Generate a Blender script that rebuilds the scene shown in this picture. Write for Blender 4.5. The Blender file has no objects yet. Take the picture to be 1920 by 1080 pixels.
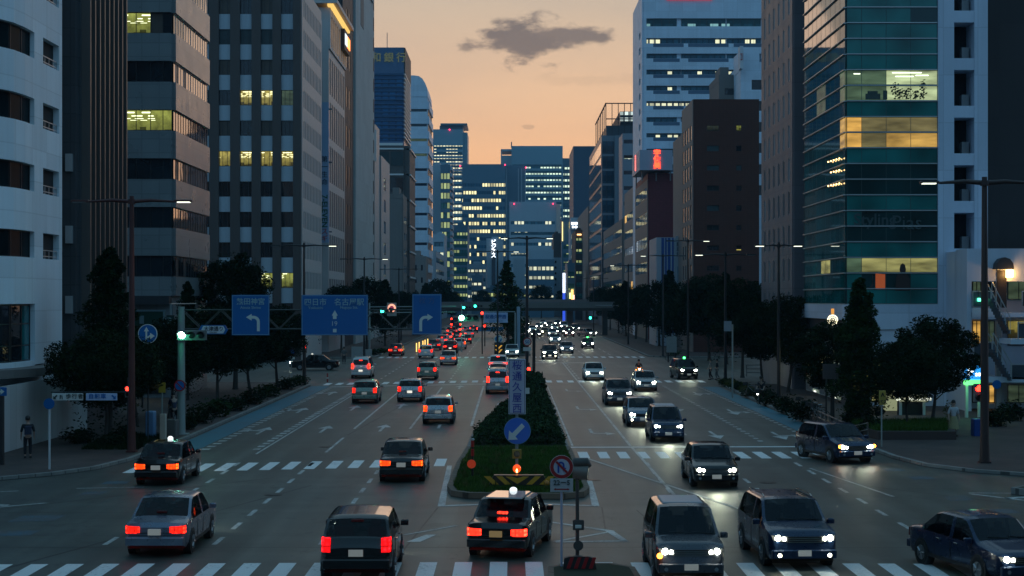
import bpy, math, random
from mathutils import Vector, Matrix, noise
R = math.radians
scene = bpy.context.scene
COL = scene.collection
random.seed(7)
Z = Vector((0, 0, 1))

# ------------------------------------------------------------------ tags
def tag(o, label=None, cat=None, group=None, kind=None):
    if label: o['label'] = label
    if cat: o['category'] = cat
    if group: o['group'] = group
    if kind: o['kind'] = kind
    return o

def empty(name, loc, label, cat, group=None, rz=0):
    o = bpy.data.objects.new(name, None)
    o.location = loc; o.rotation_euler = (0, 0, rz); o.empty_display_size = .3
    COL.objects.link(o)
    return tag(o, label, cat, group)

def kids(o):
    return [c for c in o.children]

def copy_tree(o, parent=None):
    c = o.copy(); COL.objects.link(c)
    if parent is not None: c.parent = parent
    for k in list(o.children): copy_tree(k, c)
    return c

# ------------------------------------------------------------------ mesh builder
class MB:
    def __init__(s): s.v = []; s.f = []; s.m = []; s.cur = 0
    def mat(s, i): s.cur = i; return s
    def add(s, vs, fs, m=None):
        b = len(s.v); s.v += [tuple(v) for v in vs]
        m = s.cur if m is None else m
        for f in fs: s.f.append(tuple(b + i for i in f)); s.m.append(m)
        return s
    def box(s, x0, x1, y0, y1, z0, z1, m=None):
        return s.add([(x0,y0,z0),(x1,y0,z0),(x1,y1,z0),(x0,y1,z0),(x0,y0,z1),(x1,y0,z1),(x1,y1,z1),(x0,y1,z1)],
                     [(0,3,2,1),(4,5,6,7),(0,1,5,4),(1,2,6,5),(2,3,7,6),(3,0,4,7)], m)
    def rbox(s, x0, x1, y0, y1, z0, z1, b=.01, m=None):
        # box with chamfered vertical and top edges
        pts = [(x0+b,y0),(x1-b,y0),(x1,y0+b),(x1,y1-b),(x1-b,y1),(x0+b,y1),(x0,y1-b),(x0,y0+b)]
        cx, cy = (x0+x1)/2, (y0+y1)/2
        def ins(p): return (p[0]+(b if p[0] < cx else -b), p[1]+(b if p[1] < cy else -b))
        lo = [(x,y,z0) for x,y in pts]; mi = [(x,y,z1-b) for x,y in pts]; hi = [(*ins(p), z1) for p in pts]
        n = 8; fs = [tuple(range(n-1,-1,-1)), tuple(range(2*n,3*n))]
        for k in range(2):
            for i in range(n):
                j = (i+1) % n; fs.append((k*n+i, k*n+j, (k+1)*n+j, (k+1)*n+i))
        return s.add(lo+mi+hi, fs, m)
    def prism(s, pts, z0, z1, m=None, top=None):
        n = len(pts)
        s.add([(x,y,z0) for x,y in pts] + [(x,y,z1) for x,y in pts],
              [tuple(range(n-1,-1,-1))] + [(i,(i+1)%n,(i+1)%n+n,i+n) for i in range(n)], m)
        b = len(s.v)-n; s.f.append(tuple(range(b, b+n))); s.m.append(s.cur if (top is None and m is None) else (m if top is None else top))
        return s
    def plate(s, pts, y0, y1, m=None):
        # polygon in x,z (anticlockwise seen from -y) extruded in y
        n = len(pts)
        return s.add([(x,y0,z) for x,z in pts] + [(x,y1,z) for x,z in pts],
              [tuple(range(n)), tuple(range(2*n-1,n-1,-1))] + [(i,i+n,(i+1)%n+n,(i+1)%n) for i in range(n)], m)
    def tube(s, pts, rads, n=8, m=None, cap=True):
        pts = [Vector(p) for p in pts]
        if not hasattr(rads, '__len__'): rads = [rads]*len(pts)
        vs = []; fs = []
        up = None
        for i, p in enumerate(pts):
            d = (pts[min(i+1,len(pts)-1)] - pts[max(i-1,0)]).normalized()
            if up is None: up = Vector((1,0,0)) if abs(d.x) < .7 else Vector((0,1,0))
            a = (up - d*up.dot(d)).normalized(); b = d.cross(a); up = a
            for k in range(n):
                t = 2*math.pi*k/n
                vs.append(p + (a*math.cos(t) + b*math.sin(t))*rads[i])
        for i in range(len(pts)-1):
            for k in range(n):
                j = (k+1) % n
                fs.append((i*n+k, i*n+j, (i+1)*n+j, (i+1)*n+k))
        if cap:
            fs.append(tuple(range(n-1,-1,-1))); fs.append(tuple((len(pts)-1)*n+k for k in range(n)))
        return s.add(vs, fs, m)
    def disc(s, c, r, n=20, d=.01, axis='y', m=None):
        # thin disc facing -axis
        c = Vector(c)
        a = Vector((0,1,0)) if axis == 'y' else (Vector((1,0,0)) if axis == 'x' else Vector((0,0,1)))
        return s.tube([c - a*d/2, c + a*d/2], r, n, m)
    def ball(s, c, r, n=10, k=6, m=None, sz=1.0):
        vs = []; fs = []
        for i in range(k+1):
            t = math.pi*i/k
            for j in range(n):
                p = 2*math.pi*j/n
                vs.append((c[0]+r*math.sin(t)*math.cos(p), c[1]+r*math.sin(t)*math.sin(p), c[2]+r*sz*math.cos(t)))
        for i in range(k):
            for j in range(n):
                q = (j+1) % n; fs.append((i*n+j, (i+1)*n+j, (i+1)*n+q, i*n+q))
        return s.add(vs, fs, m)
    def build(s, name, mats, parent=None, smooth=None, origin=None):
        me = bpy.data.meshes.new(name)
        off = Vector(origin) if origin is not None else Vector((0,0,0))
        if parent is not None and origin is None:
            q = parent
            while q is not None: off = off + q.location; q = q.parent
        me.from_pydata([Vector(v)-off for v in s.v], [], s.f)
        if not isinstance(mats, (list, tuple)): mats = [mats]
        for m in mats: me.materials.append(m)
        me.polygons.foreach_set('material_index', [min(i, len(mats)-1) for i in s.m])
        if smooth is not None:
            me.polygons.foreach_set('use_smooth', [True]*len(me.polygons))
            if smooth < 180: me.set_sharp_from_angle(angle=R(smooth))
        me.validate(); me.update()
        o = bpy.data.objects.new(name, me); COL.objects.link(o)
        if parent is not None: o.parent = parent
        elif origin is not None: o.location = origin
        return o

def P(px, py, Y):   # pixel of the 1920 photo + distance -> world point
    return Vector(((px-957)*Y/3000, Y, 7+(560-py)*Y/3000))
def ZP(py, Y): return 7+(560-py)*Y/3000
def XP(px, Y): return (px-957)*Y/3000
def G(px, py):
    t = py-560
    return Vector(((px-957)*7/t, 21000/t, 0))

# ------------------------------------------------------------------ materials
def newmat(name):
    m = bpy.data.materials.new(name); m.use_nodes = True
    nt = m.node_tree; nt.nodes.clear()
    out = nt.nodes.new('ShaderNodeOutputMaterial')
    b = nt.nodes.new('ShaderNodeBsdfPrincipled')
    nt.links.new(b.outputs[0], out.inputs[0])
    return m, nt, b

class N:  # small node helper
    def __init__(s, nt): s.nt = nt
    def __call__(s, kind, **kw):
        n = s.nt.nodes.new('ShaderNode'+kind)
        for k, v in kw.items():
            if k.startswith('i_'):
                key = k[2:].replace('_', ' ')
                n.inputs[int(key) if key.isdigit() else key].default_value = v
            else: setattr(n, k, v)
        return n
    def link(s, a, b): s.nt.links.new(a, b)
    def math(s, op, a, b=None, c=None, clamp=False):
        n = s.nt.nodes.new('ShaderNodeMath'); n.operation = op; n.use_clamp = clamp
        for i, x in enumerate((a, b, c)):
            if x is None: continue
            if isinstance(x, (int, float)): n.inputs[i].default_value = x
            else: s.nt.links.new(x, n.inputs[i])
        return n.outputs[0]
    def mix(s, fac, a, b, blend='MIX'):
        n = s.nt.nodes.new('ShaderNodeMix'); n.data_type = 'RGBA'; n.blend_type = blend
        for i, x in ((0, fac), (6, a), (7, b)):
            if isinstance(x, (int, float)): n.inputs[i].default_value = x
            elif isinstance(x, (tuple, list)): n.inputs[i].default_value = (*x[:3], 1)
            else: s.nt.links.new(x, n.inputs[i])
        return n.outputs[2]
    def ramp(s, fac, stops, interp='LINEAR'):
        n = s.nt.nodes.new('ShaderNodeValToRGB'); cr = n.color_ramp; cr.interpolation = interp
        while len(cr.elements) < len(stops): cr.elements.new(.5)
        for e, (p, c) in zip(cr.elements, stops):
            e.position = p; e.color = (*c, 1) if len(c) == 3 else c
        s.nt.links.new(fac, n.inputs[0]); return n.outputs[0]

MATS = {}
def mat(name, col, rough=.6, metal=0, spec=.5, var=.12, scale=.6, streak=0, bump=0, coat=0, joint=None, emit=None, es=0):
    """plain real-world surface: base colour with mottling, optional rain streaks, panel joints"""
    if name in MATS: return MATS[name]
    m, nt, b = newmat(name); n = N(nt)
    b.inputs['Roughness'].default_value = rough; b.inputs['Metallic'].default_value = metal
    b.inputs['Specular IOR Level'].default_value = spec
    if coat: b.inputs['Coat Weight'].default_value = coat; b.inputs['Coat Roughness'].default_value = .04
    c = None
    geo = n('NewGeometry')
    if var:
        no = n('TexNoise', i_Scale=scale, i_Detail=5.0, i_Roughness=.6); n.link(geo.outputs['Position'], no.inputs['Vector'])
        f = n.math('MULTIPLY_ADD', no.outputs[0], var*2.4, 1-var*1.2)
        if streak:
            mp = n('Mapping'); mp.inputs['Scale'].default_value = (1.3, 1.3, .05); n.link(geo.outputs['Position'], mp.inputs[0])
            n2 = n('TexNoise', i_Scale=2.2, i_Detail=4.0); n.link(mp.outputs[0], n2.inputs['Vector'])
            f = n.math('MULTIPLY', f, n.math('MULTIPLY_ADD', n2.outputs[0], streak*2, 1-streak))
        c = n.mix(1.0, col, (1,1,1), 'MULTIPLY')
        cc = n('CombineColor')
        for i in range(3): n.link(f, cc.inputs[i])
        mx = n.mix(1.0, col, cc.outputs[0], 'MULTIPLY'); c = mx
        r2 = n.math('MULTIPLY_ADD', no.outputs[0], .25, rough-.12, clamp=True); n.link(r2, b.inputs['Roughness'])
        if bump:
            bp = n('Bump', i_Strength=bump, i_Distance=.02); n3 = n('TexNoise', i_Scale=scale*30, i_Detail=3.0)
            n.link(geo.outputs['Position'], n3.inputs['Vector']); n.link(n3.outputs[0], bp.inputs['Height']); n.link(bp.outputs[0], b.inputs['Normal'])
    if joint:   # (width, height) of facade panels in metres, darker seams
        jw, jh = joint[0], joint[1]; dark = joint[2] if len(joint) > 2 else .55
        sx = n('SeparateXYZ'); n.link(geo.outputs['Position'], sx.inputs[0])
        u = n.math('ADD', sx.outputs[0], sx.outputs[1])
        fu = n.math('ABSOLUTE', n.math('SUBTRACT', n.math('FRACT', n.math('DIVIDE', u, jw)), .5))
        fv = n.math('ABSOLUTE', n.math('SUBTRACT', n.math('FRACT', n.math('DIVIDE', sx.outputs[2], jh)), .5))
        g1 = n.math('GREATER_THAN', fu, .5-.03/jw); g2 = n.math('GREATER_THAN', fv, .5-.03/jh)
        g = n.math('MAXIMUM', g1, g2)
        # slight tone change per panel
        wn = n('TexWhiteNoise', noise_dimensions='2D'); cv = n('CombineXYZ')
        n.link(n.math('FLOOR', n.math('DIVIDE', u, jw)), cv.inputs[0]); n.link(n.math('FLOOR', n.math('DIVIDE', sx.outputs[2], jh)), cv.inputs[1]); n.link(cv.outputs[0], wn.inputs['Vector'])
        fm = n.math('MULTIPLY', n.math('MULTIPLY_ADD', wn.outputs[0], .12, .94), n.math('MULTIPLY_ADD', g, dark-1, 1))
        cc = n('CombineColor')
        for i in range(3): n.link(fm, cc.inputs[i])
        c = n.mix(1.0, c if c is not None else col, cc.outputs[0], 'MULTIPLY')
    if c is not None: n.link(c, b.inputs['Base Color'])
    else: b.inputs['Base Color'].default_value = (*col, 1)
    if emit:
        b.inputs['Emission Color'].default_value = (*emit, 1); b.inputs['Emission Strength'].default_value = es
    MATS[name] = m; return m

def glow(name, col, s):
    return mat(name, (.02,.02,.02), .3, var=0, emit=col, es=s)

def glassmat(name, col=(.012,.018,.024), rough=.04, wob=.15, spec=.8):
    if name in MATS: return MATS[name]
    m, nt, b = newmat(name); n = N(nt)
    geo = n('NewGeometry')
    no = n('TexNoise', i_Scale=.35, i_Detail=2.0); n.link(geo.outputs['Position'], no.inputs['Vector'])
    bp = n('Bump', i_Strength=wob, i_Distance=.06); n.link(no.outputs[0], bp.inputs['Height']); n.link(bp.outputs[0], b.inputs['Normal'])
    # faint things behind the glass: blinds and floors of differing tone
    wn = n('TexVoronoi', i_Scale=.45); n.link(geo.outputs['Position'], wn.inputs['Vector'])
    c = n.mix(n.math('MULTIPLY', wn.outputs['Distance'], .9, clamp=True), tuple(x*.5 for x in col), tuple(x*1.7 for x in col))
    n.link(c, b.inputs['Base Color'])
    b.inputs['Roughness'].default_value = rough; b.inputs['Specular IOR Level'].default_value = spec
    MATS[name] = m; return m

def litmat(name, col, s, axis='x', floor=3.4, lamp=2.0, dim=.3, z0=0.0, lampcol=(1,1,.85)):
    """interior seen through lit panes: dim room with rows of bright ceiling tubes and darker furniture low down"""
    if name in MATS: return MATS[name]
    m, nt, b = newmat(name); n = N(nt)
    geo = n('NewGeometry'); sx = n('SeparateXYZ'); n.link(geo.outputs['Position'], sx.inputs[0])
    u = n.math('ADD', sx.outputs[0], sx.outputs[1])
    v = n.math('FRACT', n.math('DIVIDE', n.math('SUBTRACT', sx.outputs[2], z0), floor))
    # tubes
    tube = None
    for (vc, hw_, per, off) in ((.945,.014,1.5,.1),(.875,.010,1.15,.4),(.82,.007,.9,.7),(.785,.005,.7,.2)):
        on = n.math('LESS_THAN', n.math('ABSOLUTE', n.math('SUBTRACT', v, vc)), hw_)
        du = n.math('LESS_THAN', n.math('FRACT', n.math('ADD', n.math('DIVIDE', u, per), off)), .66)
        t_ = n.math('MULTIPLY', on, du); tube = t_ if tube is None else n.math('MAXIMUM', tube, t_)
    w1 = n('TexNoise', i_Scale=.8, i_Detail=1.0); n.link(geo.outputs['Position'], w1.inputs['Vector'])
    tube = n.math('MULTIPLY', tube, n.math('GREATER_THAN', w1.outputs[0], .42))
    w2 = n('TexNoise', i_Scale=1.4, i_Detail=6.0, i_Roughness=.7); n.link(geo.outputs['Position'], w2.inputs['Vector'])
    room = n.math('MULTIPLY_ADD', w2.outputs[0], 1.3, -.2, clamp=True)
    low = n.math('MULTIPLY_ADD', v, 1.6, -.45, clamp=True)
    ds = n('TexWhiteNoise', noise_dimensions='1D'); n.link(n.math('FLOOR', n.math('MULTIPLY', u, 2.3)), ds.inputs['W'])
    desk = n.math('GREATER_THAN', n.math('MULTIPLY_ADD', ds.outputs[0], .16, .50), v)
    low = n.math('MULTIPLY', low, n.math('MULTIPLY_ADD', desk, -.75, 1))
    e = n.math('MULTIPLY', n.math('MULTIPLY', room, low), s)
    c = n.mix(tube, col, lampcol)
    st = n.math('MULTIPLY_ADD', tube, s*lamp, e)
    n.link(c, b.inputs['Emission Color']); n.link(st, b.inputs['Emission Strength'])
    b.inputs['Base Color'].default_value = (.02,.02,.02,1); b.inputs['Roughness'].default_value = .08
    MATS[name] = m; return m

def blindlit(name, col, s, band=None):
    """drawn blinds or a plain lit wall glowing softly, a little uneven"""
    if name in MATS: return MATS[name]
    m, nt, b = newmat(name); n = N(nt); geo = n('NewGeometry')
    mp = n('Mapping'); mp.inputs['Scale'].default_value = (.35,.35,1.6); n.link(geo.outputs['Position'], mp.inputs[0])
    a = n('TexNoise', i_Scale=1.3, i_Detail=3.0); n.link(mp.outputs[0], a.inputs['Vector'])
    n.link(n.math('MULTIPLY', n.math('MULTIPLY_ADD', a.outputs[0], 1.7, -.25, clamp=True), s), b.inputs['Emission Strength'])
    b.inputs['Emission Color'].default_value = (*col,1); b.inputs['Base Color'].default_value = (.02,.02,.02,1); b.inputs['Roughness'].default_value = .1
    MATS[name] = m; return m

def ribbonmat(name, base, litcol, s, cell=2.4, floor=3.8, z0=0.0, thr=.6, clump=.08, rough=.12, zwin=(0,1)):
    """curtain wall far away: floors of glass, some rooms lit, in clumps"""
    if name in MATS: return MATS[name]
    m, nt, b = newmat(name); n = N(nt)
    geo = n('NewGeometry'); sx = n('SeparateXYZ'); n.link(geo.outputs['Position'], sx.inputs[0])
    u = n.math('DIVIDE', n.math('ADD', sx.outputs[0], n.math('MULTIPLY', sx.outputs[1], .77)), cell)
    fv = n.math('DIVIDE', n.math('SUBTRACT', sx.outputs[2], z0), floor)
    cu, cf = n.math('FLOOR', u), n.math('FLOOR', fv)
    cv = n('CombineXYZ'); n.link(cu, cv.inputs[0]); n.link(cf, cv.inputs[1])
    wn = n('TexWhiteNoise', noise_dimensions='2D'); n.link(cv.outputs[0], wn.inputs['Vector'])
    cl = n('CombineXYZ'); n.link(n.math('MULTIPLY', cu, clump), cl.inputs[0]); n.link(n.math('MULTIPLY', cf, .73), cl.inputs[1])
    no = n('TexNoise', i_Scale=1.0, i_Detail=1.0); n.link(cl.outputs[0], no.inputs['Vector'])
    val = n.math('MULTIPLY_ADD', wn.outputs[0], .22, n.math('MULTIPLY', no.outputs[0], 1.0))
    lit = n.math('GREATER_THAN', val, thr)
    gap = n.math('MULTIPLY', n.math('LESS_THAN', n.math('ABSOLUTE', n.math('SUBTRACT', n.math('FRACT', u), .5)), .36),
                 n.math('LESS_THAN', n.math('ABSOLUTE', n.math('SUBTRACT', n.math('FRACT', fv), .5)), .3))
    e = n.math('MULTIPLY', n.math('MULTIPLY', lit, gap), n.math('MULTIPLY_ADD', wn.outputs[0], s*.9, s*.35))
    b.inputs['Emission Color'].default_value = (*litcol, 1); n.link(e, b.inputs['Emission Strength'])
    b.inputs['Roughness'].default_value = rough
    c = n.mix(n.math('MULTIPLY', wn.outputs[0], .8), base, tuple(x*1.8 for x in base)); c = n.mix(n.math('MULTIPLY_ADD', gap, -.55, .55), c, tuple(x*.35 for x in base)); n.link(c, b.inputs['Base Color'])
    MATS[name] = m; return m

# ------------------------------------------------------------------ camera
cam_d = bpy.data.cameras.new('camera'); cam = bpy.data.objects.new('camera', cam_d); COL.objects.link(cam)
cam.location = (0, 0, 7); cam.rotation_euler = (R(90), 0, 0)
cam_d.sensor_width = 36; cam_d.lens = 56.25
cam_d.shift_x = 3/1920; cam_d.shift_y = 20/1920
cam_d.clip_start = .5; cam_d.clip_end = 9000
scene.camera = cam
scene.view_settings.view_transform = 'Standard'; scene.view_settings.look = 'None'
scene.view_settings.exposure = .15; scene.view_settings.gamma = 1

# ------------------------------------------------------------------ sky: afterglow ahead, blue dusk behind and overhead
w = bpy.data.worlds.new('World'); scene.world = w; w.use_nodes = True
nt = w.node_tree; nt.nodes.clear(); n = N(nt)
out = nt.nodes.new('ShaderNodeOutputWorld'); bg = nt.nodes.new('ShaderNodeBackground'); nt.links.new(bg.outputs[0], out.inputs[0])
tc = n('TexCoord'); sx = n('SeparateXYZ'); n.link(tc.outputs['Generated'], sx.inputs[0])
front = n.ramp(n.math('MULTIPLY_ADD', sx.outputs[2], .5, .5), [
    (.30, (.03,.035,.04)), (.495, (.32,.22,.15)), (.51, (.69,.325,.155)), (.53, (.67,.36,.21)), (.56, (.55,.375,.27)),
    (.592, (.42,.365,.31)), (.70, (.20,.30,.36)), (.99, (.10,.24,.36))])
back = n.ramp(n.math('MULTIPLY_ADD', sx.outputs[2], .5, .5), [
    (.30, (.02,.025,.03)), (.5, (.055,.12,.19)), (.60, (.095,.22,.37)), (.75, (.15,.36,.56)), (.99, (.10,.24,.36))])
f = n.math('MULTIPLY_ADD', sx.outputs[1], .95, .22)
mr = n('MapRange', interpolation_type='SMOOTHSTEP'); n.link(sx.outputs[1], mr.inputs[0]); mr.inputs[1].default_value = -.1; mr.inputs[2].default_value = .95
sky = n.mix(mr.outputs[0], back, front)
# soft high cloud mottling
mp = n('Mapping'); mp.inputs['Scale'].default_value = (3.0, 3.0, 11.0); n.link(tc.outputs['Generated'], mp.inputs[0])
c1 = n('TexNoise', i_Scale=1.5, i_Detail=6.0, i_Roughness=.55); n.link(mp.outputs[0], c1.inputs['Vector'])
mott = n.math('MULTIPLY_ADD', c1.outputs[0], .62, .70)
cc = n('CombineColor')
n.link(mott, cc.inputs[0]); n.link(n.math('MULTIPLY_ADD', c1.outputs[0], .46, .78), cc.inputs[1]); n.link(n.math('MULTIPLY_ADD', c1.outputs[0], .14, .94), cc.inputs[2])
sky = n.mix(1.0, sky, cc.outputs[0], 'MULTIPLY')
# the one dark cloud over the street
def cloud(px, py, sx_, sy_, seed, amt, thr=.44):
    global sky
    d = Vector(((px-957)/3000, 1, (560-py)/3000)).normalized()
    a = n.math('DIVIDE', n.math('SUBTRACT', sx.outputs[0], d.x), sx_)
    bz = n.math('DIVIDE', n.math('SUBTRACT', sx.outputs[2], d.z), sy_)
    rr = n.math('SQRT', n.math('ADD', n.math('MULTIPLY', a, a), n.math('MULTIPLY', bz, bz)))
    fall = n.math('SUBTRACT', 1.0, rr)
    mp2 = n('Mapping'); mp2.inputs['Scale'].default_value = (17, 17, 42); mp2.inputs['Location'].default_value = (seed, 0, seed)
    n.link(tc.outputs['Generated'], mp2.inputs[0])
    c2 = n('TexNoise', i_Scale=1.6, i_Detail=8.0, i_Roughness=.62); n.link(mp2.outputs[0], c2.inputs['Vector'])
    m = n.math('ADD', n.math('MULTIPLY', fall, .70), n.math('MULTIPLY', n.math('SUBTRACT', c2.outputs[0], thr+.13), 1.75))
    mr2 = n('MapRange', interpolation_type='SMOOTHSTEP'); n.link(m, mr2.inputs[0]); mr2.inputs[1].default_value = 0; mr2.inputs[2].default_value = .32
    fwd = n.math('GREATER_THAN', sx.outputs[1], 0)
    k = n.math('MULTIPLY', n.math('MULTIPLY', mr2.outputs[0], fwd), amt)
    sky = n.mix(k, sky, (.06,.088,.125))
cloud(990, 82, .043, .0190, 3.0, 1.0)
cloud(1065, 66, .034, .0095, 1.0, .95)
cloud(873, 88, .010, .0050, 8.0, .7)
cloud(1120, 150, .05, .006, 5.0, .12)
cloud(990, 238, .006, .0022, 4.0, .35)
# a little of the physical twilight sky on top
ns = n('TexSky', sky_type='NISHITA', sun_disc=False, sun_elevation=R(2), sun_rotation=0, altitude=50)
sky2 = n.mix(.06, sky, ns.outputs[0], 'ADD') if False else sky
add = n('VectorMath', operation='MULTIPLY_ADD'); n.link(ns.outputs[0], add.inputs[0]); add.inputs[1].default_value = (.012,.012,.012); n.link(sky, add.inputs[2])
n.link(add.outputs[0], bg.inputs[0]); bg.inputs[1].default_value = 1.0
sd = bpy.data.lights.new('sun', 'SUN'); sd.energy = .10; sd.angle = R(25); sd.color = (1,.62,.4)
so = bpy.data.objects.new('sun', sd); COL.objects.link(so); so.rotation_euler = (R(-86), 0, R(0))
# ------------------------------------------------------------------ ground, road, pavements
def asphalt():
    m, nt, b = newmat('asphalt'); n = N(nt)
    geo = n('NewGeometry')
    a = n('TexNoise', i_Scale=.16, i_Detail=5.0); n.link(geo.outputs['Position'], a.inputs['Vector'])
    mp = n('Mapping'); mp.inputs['Scale'].default_value = (1.15, .035, 1); n.link(geo.outputs['Position'], mp.inputs[0])
    t = n('TexNoise', i_Scale=1.0, i_Detail=4.0); n.link(mp.outputs[0], t.inputs['Vector'])
    g = n('TexNoise', i_Scale=26.0, i_Detail=4.0, i_Roughness=.7); n.link(geo.outputs['Position'], g.inputs['Vector'])
    mp3 = n('Mapping'); mp3.inputs['Scale'].default_value = (.05, .8, 1); n.link(geo.outputs['Position'], mp3.inputs[0])
    h = n('TexNoise', i_Scale=1.0, i_Detail=5.0); n.link(mp3.outputs[0], h.inputs['Vector'])
    v = n.math('ADD', n.math('MULTIPLY', a.outputs[0], .45), n.math('MULTIPLY', t.outputs[0], .5))
    v = n.math('ADD', v, n.math('MULTIPLY', g.outputs[0], .35)); v = n.math('ADD', v, n.math('MULTIPLY', h.outputs[0], .35))
    c = n.ramp(n.math('DIVIDE', v, 1.65), [(.38, (.040,.045,.038)), (.5, (.076,.082,.068)), (.63, (.128,.133,.108))])
    # repaired patches: Voronoi cells stretched along the lanes
    mp4 = n('Mapping'); mp4.inputs['Scale'].default_value = (.10, .035, 1); n.link(geo.outputs['Position'], mp4.inputs[0])
    vo = n('TexVoronoi', distance='MANHATTAN', i_Scale=1.0); n.link(mp4.outputs[0], vo.inputs['Vector'])
    pt = n.ramp(vo.outputs['Color'], [(.0, (.66,.68,.70)), (.45, (.98,.98,.98)), (.55, (1,1,1)), (1, (1.28,1.25,1.2))])
    c = n.mix(1.0, c, pt, 'MULTIPLY')
    sx = n('SeparateXYZ'); n.link(geo.outputs['Position'], sx.inputs[0])
    wv = n.math('COSINE', n.math('MULTIPLY', n.math('ADD', sx.outputs[0], .45), 2*math.pi/1.63))
    wv = n.math('MULTIPLY_ADD', n.math('MULTIPLY', wv, t.outputs[0]), .26, 1.0)
    cc = n('CombineColor')
    for i in range(3): n.link(wv, cc.inputs[i])
    c = n.mix(1.0, c, cc.outputs[0], 'MULTIPLY')
    cr = n('TexVoronoi', feature='DISTANCE_TO_EDGE', i_Scale=.23); wp = n('TexNoise', i_Scale=1.2, i_Detail=6.0); n.link(geo.outputs['Position'], wp.inputs['Vector'])
    vm = n('VectorMath', operation='MULTIPLY_ADD'); n.link(wp.outputs['Color'], vm.inputs[0]); vm.inputs[1].default_value = (2.2,2.2,0); n.link(geo.outputs['Position'], vm.inputs[2]); n.link(vm.outputs[0], cr.inputs['Vector'])
    ck = n.math('MULTIPLY', n.math('LESS_THAN', cr.outputs['Distance'], .0045), n.math('GREATER_THAN', a.outputs[0], .5))
    c = n.mix(n.math('MULTIPLY', ck, .6), c, (.012,.012,.012))
    st = n('TexNoise', i_Scale=.55, i_Detail=7.0, i_Roughness=.7); n.link(geo.outputs['Position'], st.inputs['Vector'])
    c = n.mix(n.math('MULTIPLY', n.math('GREATER_THAN', st.outputs[0], .60), .40), c, (.02,.02,.02))
    n.link(c, b.inputs['Base Color'])
    n.link(n.math('MULTIPLY_ADD', g.outputs[0], .25, .36), b.inputs['Roughness'])
    bp = n('Bump', i_Strength=.35, i_Distance=.012); n.link(g.outputs[0], bp.inputs['Height']); n.link(bp.outputs[0], b.inputs['Normal'])
    return m
ASPH = asphalt()

def paint(name, col, wear=.45, rough=.55):
    m, nt, b = newmat(name); n = N(nt)
    geo = n('NewGeometry')
    a = n('TexNoise', i_Scale=9.0, i_Detail=6.0, i_Roughness=.75); n.link(geo.outputs['Position'], a.inputs['Vector'])
    a2 = n('TexNoise', i_Scale=.7, i_Detail=3.0); n.link(geo.outputs['Position'], a2.inputs['Vector'])
    f = n.math('ADD', a.outputs[0], n.math('MULTIPLY', a2.outputs[0], .5))
    mr = n('MapRange'); n.link(f, mr.inputs[0]); mr.inputs[1].default_value = wear+.12; mr.inputs[2].default_value = wear+.40
    c = n.mix(mr.outputs[0], (.075,.073,.07), col); n.link(c, b.inputs['Base Color'])
    b.inputs['Roughness'].default_value = rough
    return m
WHITE = paint('road_paint_white', (.80,.80,.78), .29)
WORN = paint('road_paint_worn', (.60,.60,.57), .42)
BLUE = paint('road_paint_blue', (.008,.16,.22), .34)

def paving():
    m, nt, b = newmat('paving_brick'); n = N(nt)
    geo = n('NewGeometry')
    br = n('TexBrick', i_Scale=1.0); n.link(geo.outputs['Position'], br.inputs['Vector'])
    br.inputs['Color1'].default_value = (.085,.055,.045,1); br.inputs['Color2'].default_value = (.055,.040,.036,1); br.inputs['Mortar'].default_value = (.03,.027,.025,1)
    br.inputs['Mortar Size'].default_value = .012; br.inputs['Brick Width'].default_value = .4; br.inputs['Row Height'].default_value = .2
    a = n('TexNoise', i_Scale=.4, i_Detail=5.0); n.link(geo.outputs['Position'], a.inputs['Vector'])
    cc = n.ramp(a.outputs[0], [(.3, (.55,.55,.55)), (.7, (1.2,1.2,1.2))])
    n.link(n.mix(1.0, br.outputs[0], cc, 'MULTIPLY'), b.inputs['Base Color']); b.inputs['Roughness'].default_value = .75
    return m
PAVE = paving()
KERB = mat('kerb_concrete', (.22,.215,.20), .8, var=.40, scale=1.5, joint=(1.0, 50, .35))
KERB2 = mat('island_kerb', (.17,.12,.085), .8, var=.45, scale=1.5, joint=(.8, 50, .35))

def sheet(name, x0, x1, y0, y1, z, m, kind='structure'):
    o = MB().add([(x0,y0,z),(x1,y0,z),(x1,y1,z),(x0,y1,z)], [(0,1,2,3)]).build(name, m, origin=((x0+x1)/2, (y0+y1)/2, z))
    return tag(o, kind=kind)
GROUNDM = mat('ground_dark', (.05,.05,.048), .9, var=.2, scale=.02)
sheet('ground', -420, 420, -150, 1500, -.06, GROUNDM)
sheet('road', -90, 90, -60, 700, 0, ASPH)

def arc(cx, cy, r, a0, a1, n=7):
    return [(cx + r*math.cos(R(a0+(a1-a0)*i/(n-1))), cy + r*math.sin(R(a0+(a1-a0)*i/(n-1)))) for i in range(n)]

def offset_in(pts, d):
    # shrink a closed anticlockwise polygon by d
    out = []; k = len(pts)
    for i in range(k):
        a, b, c = Vector(pts[i-1]), Vector(pts[i]), Vector(pts[(i+1)%k])
        e1, e2 = (b-a).normalized(), (c-b).normalized()
        n1, n2 = Vector((-e1.y, e1.x)), Vector((-e2.y, e2.x))
        q = (n1+n2); q = q/max(.3, q.length_squared)*2 if q.length > .01 else n1
        out.append(tuple(b + q*d))
    return out

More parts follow.
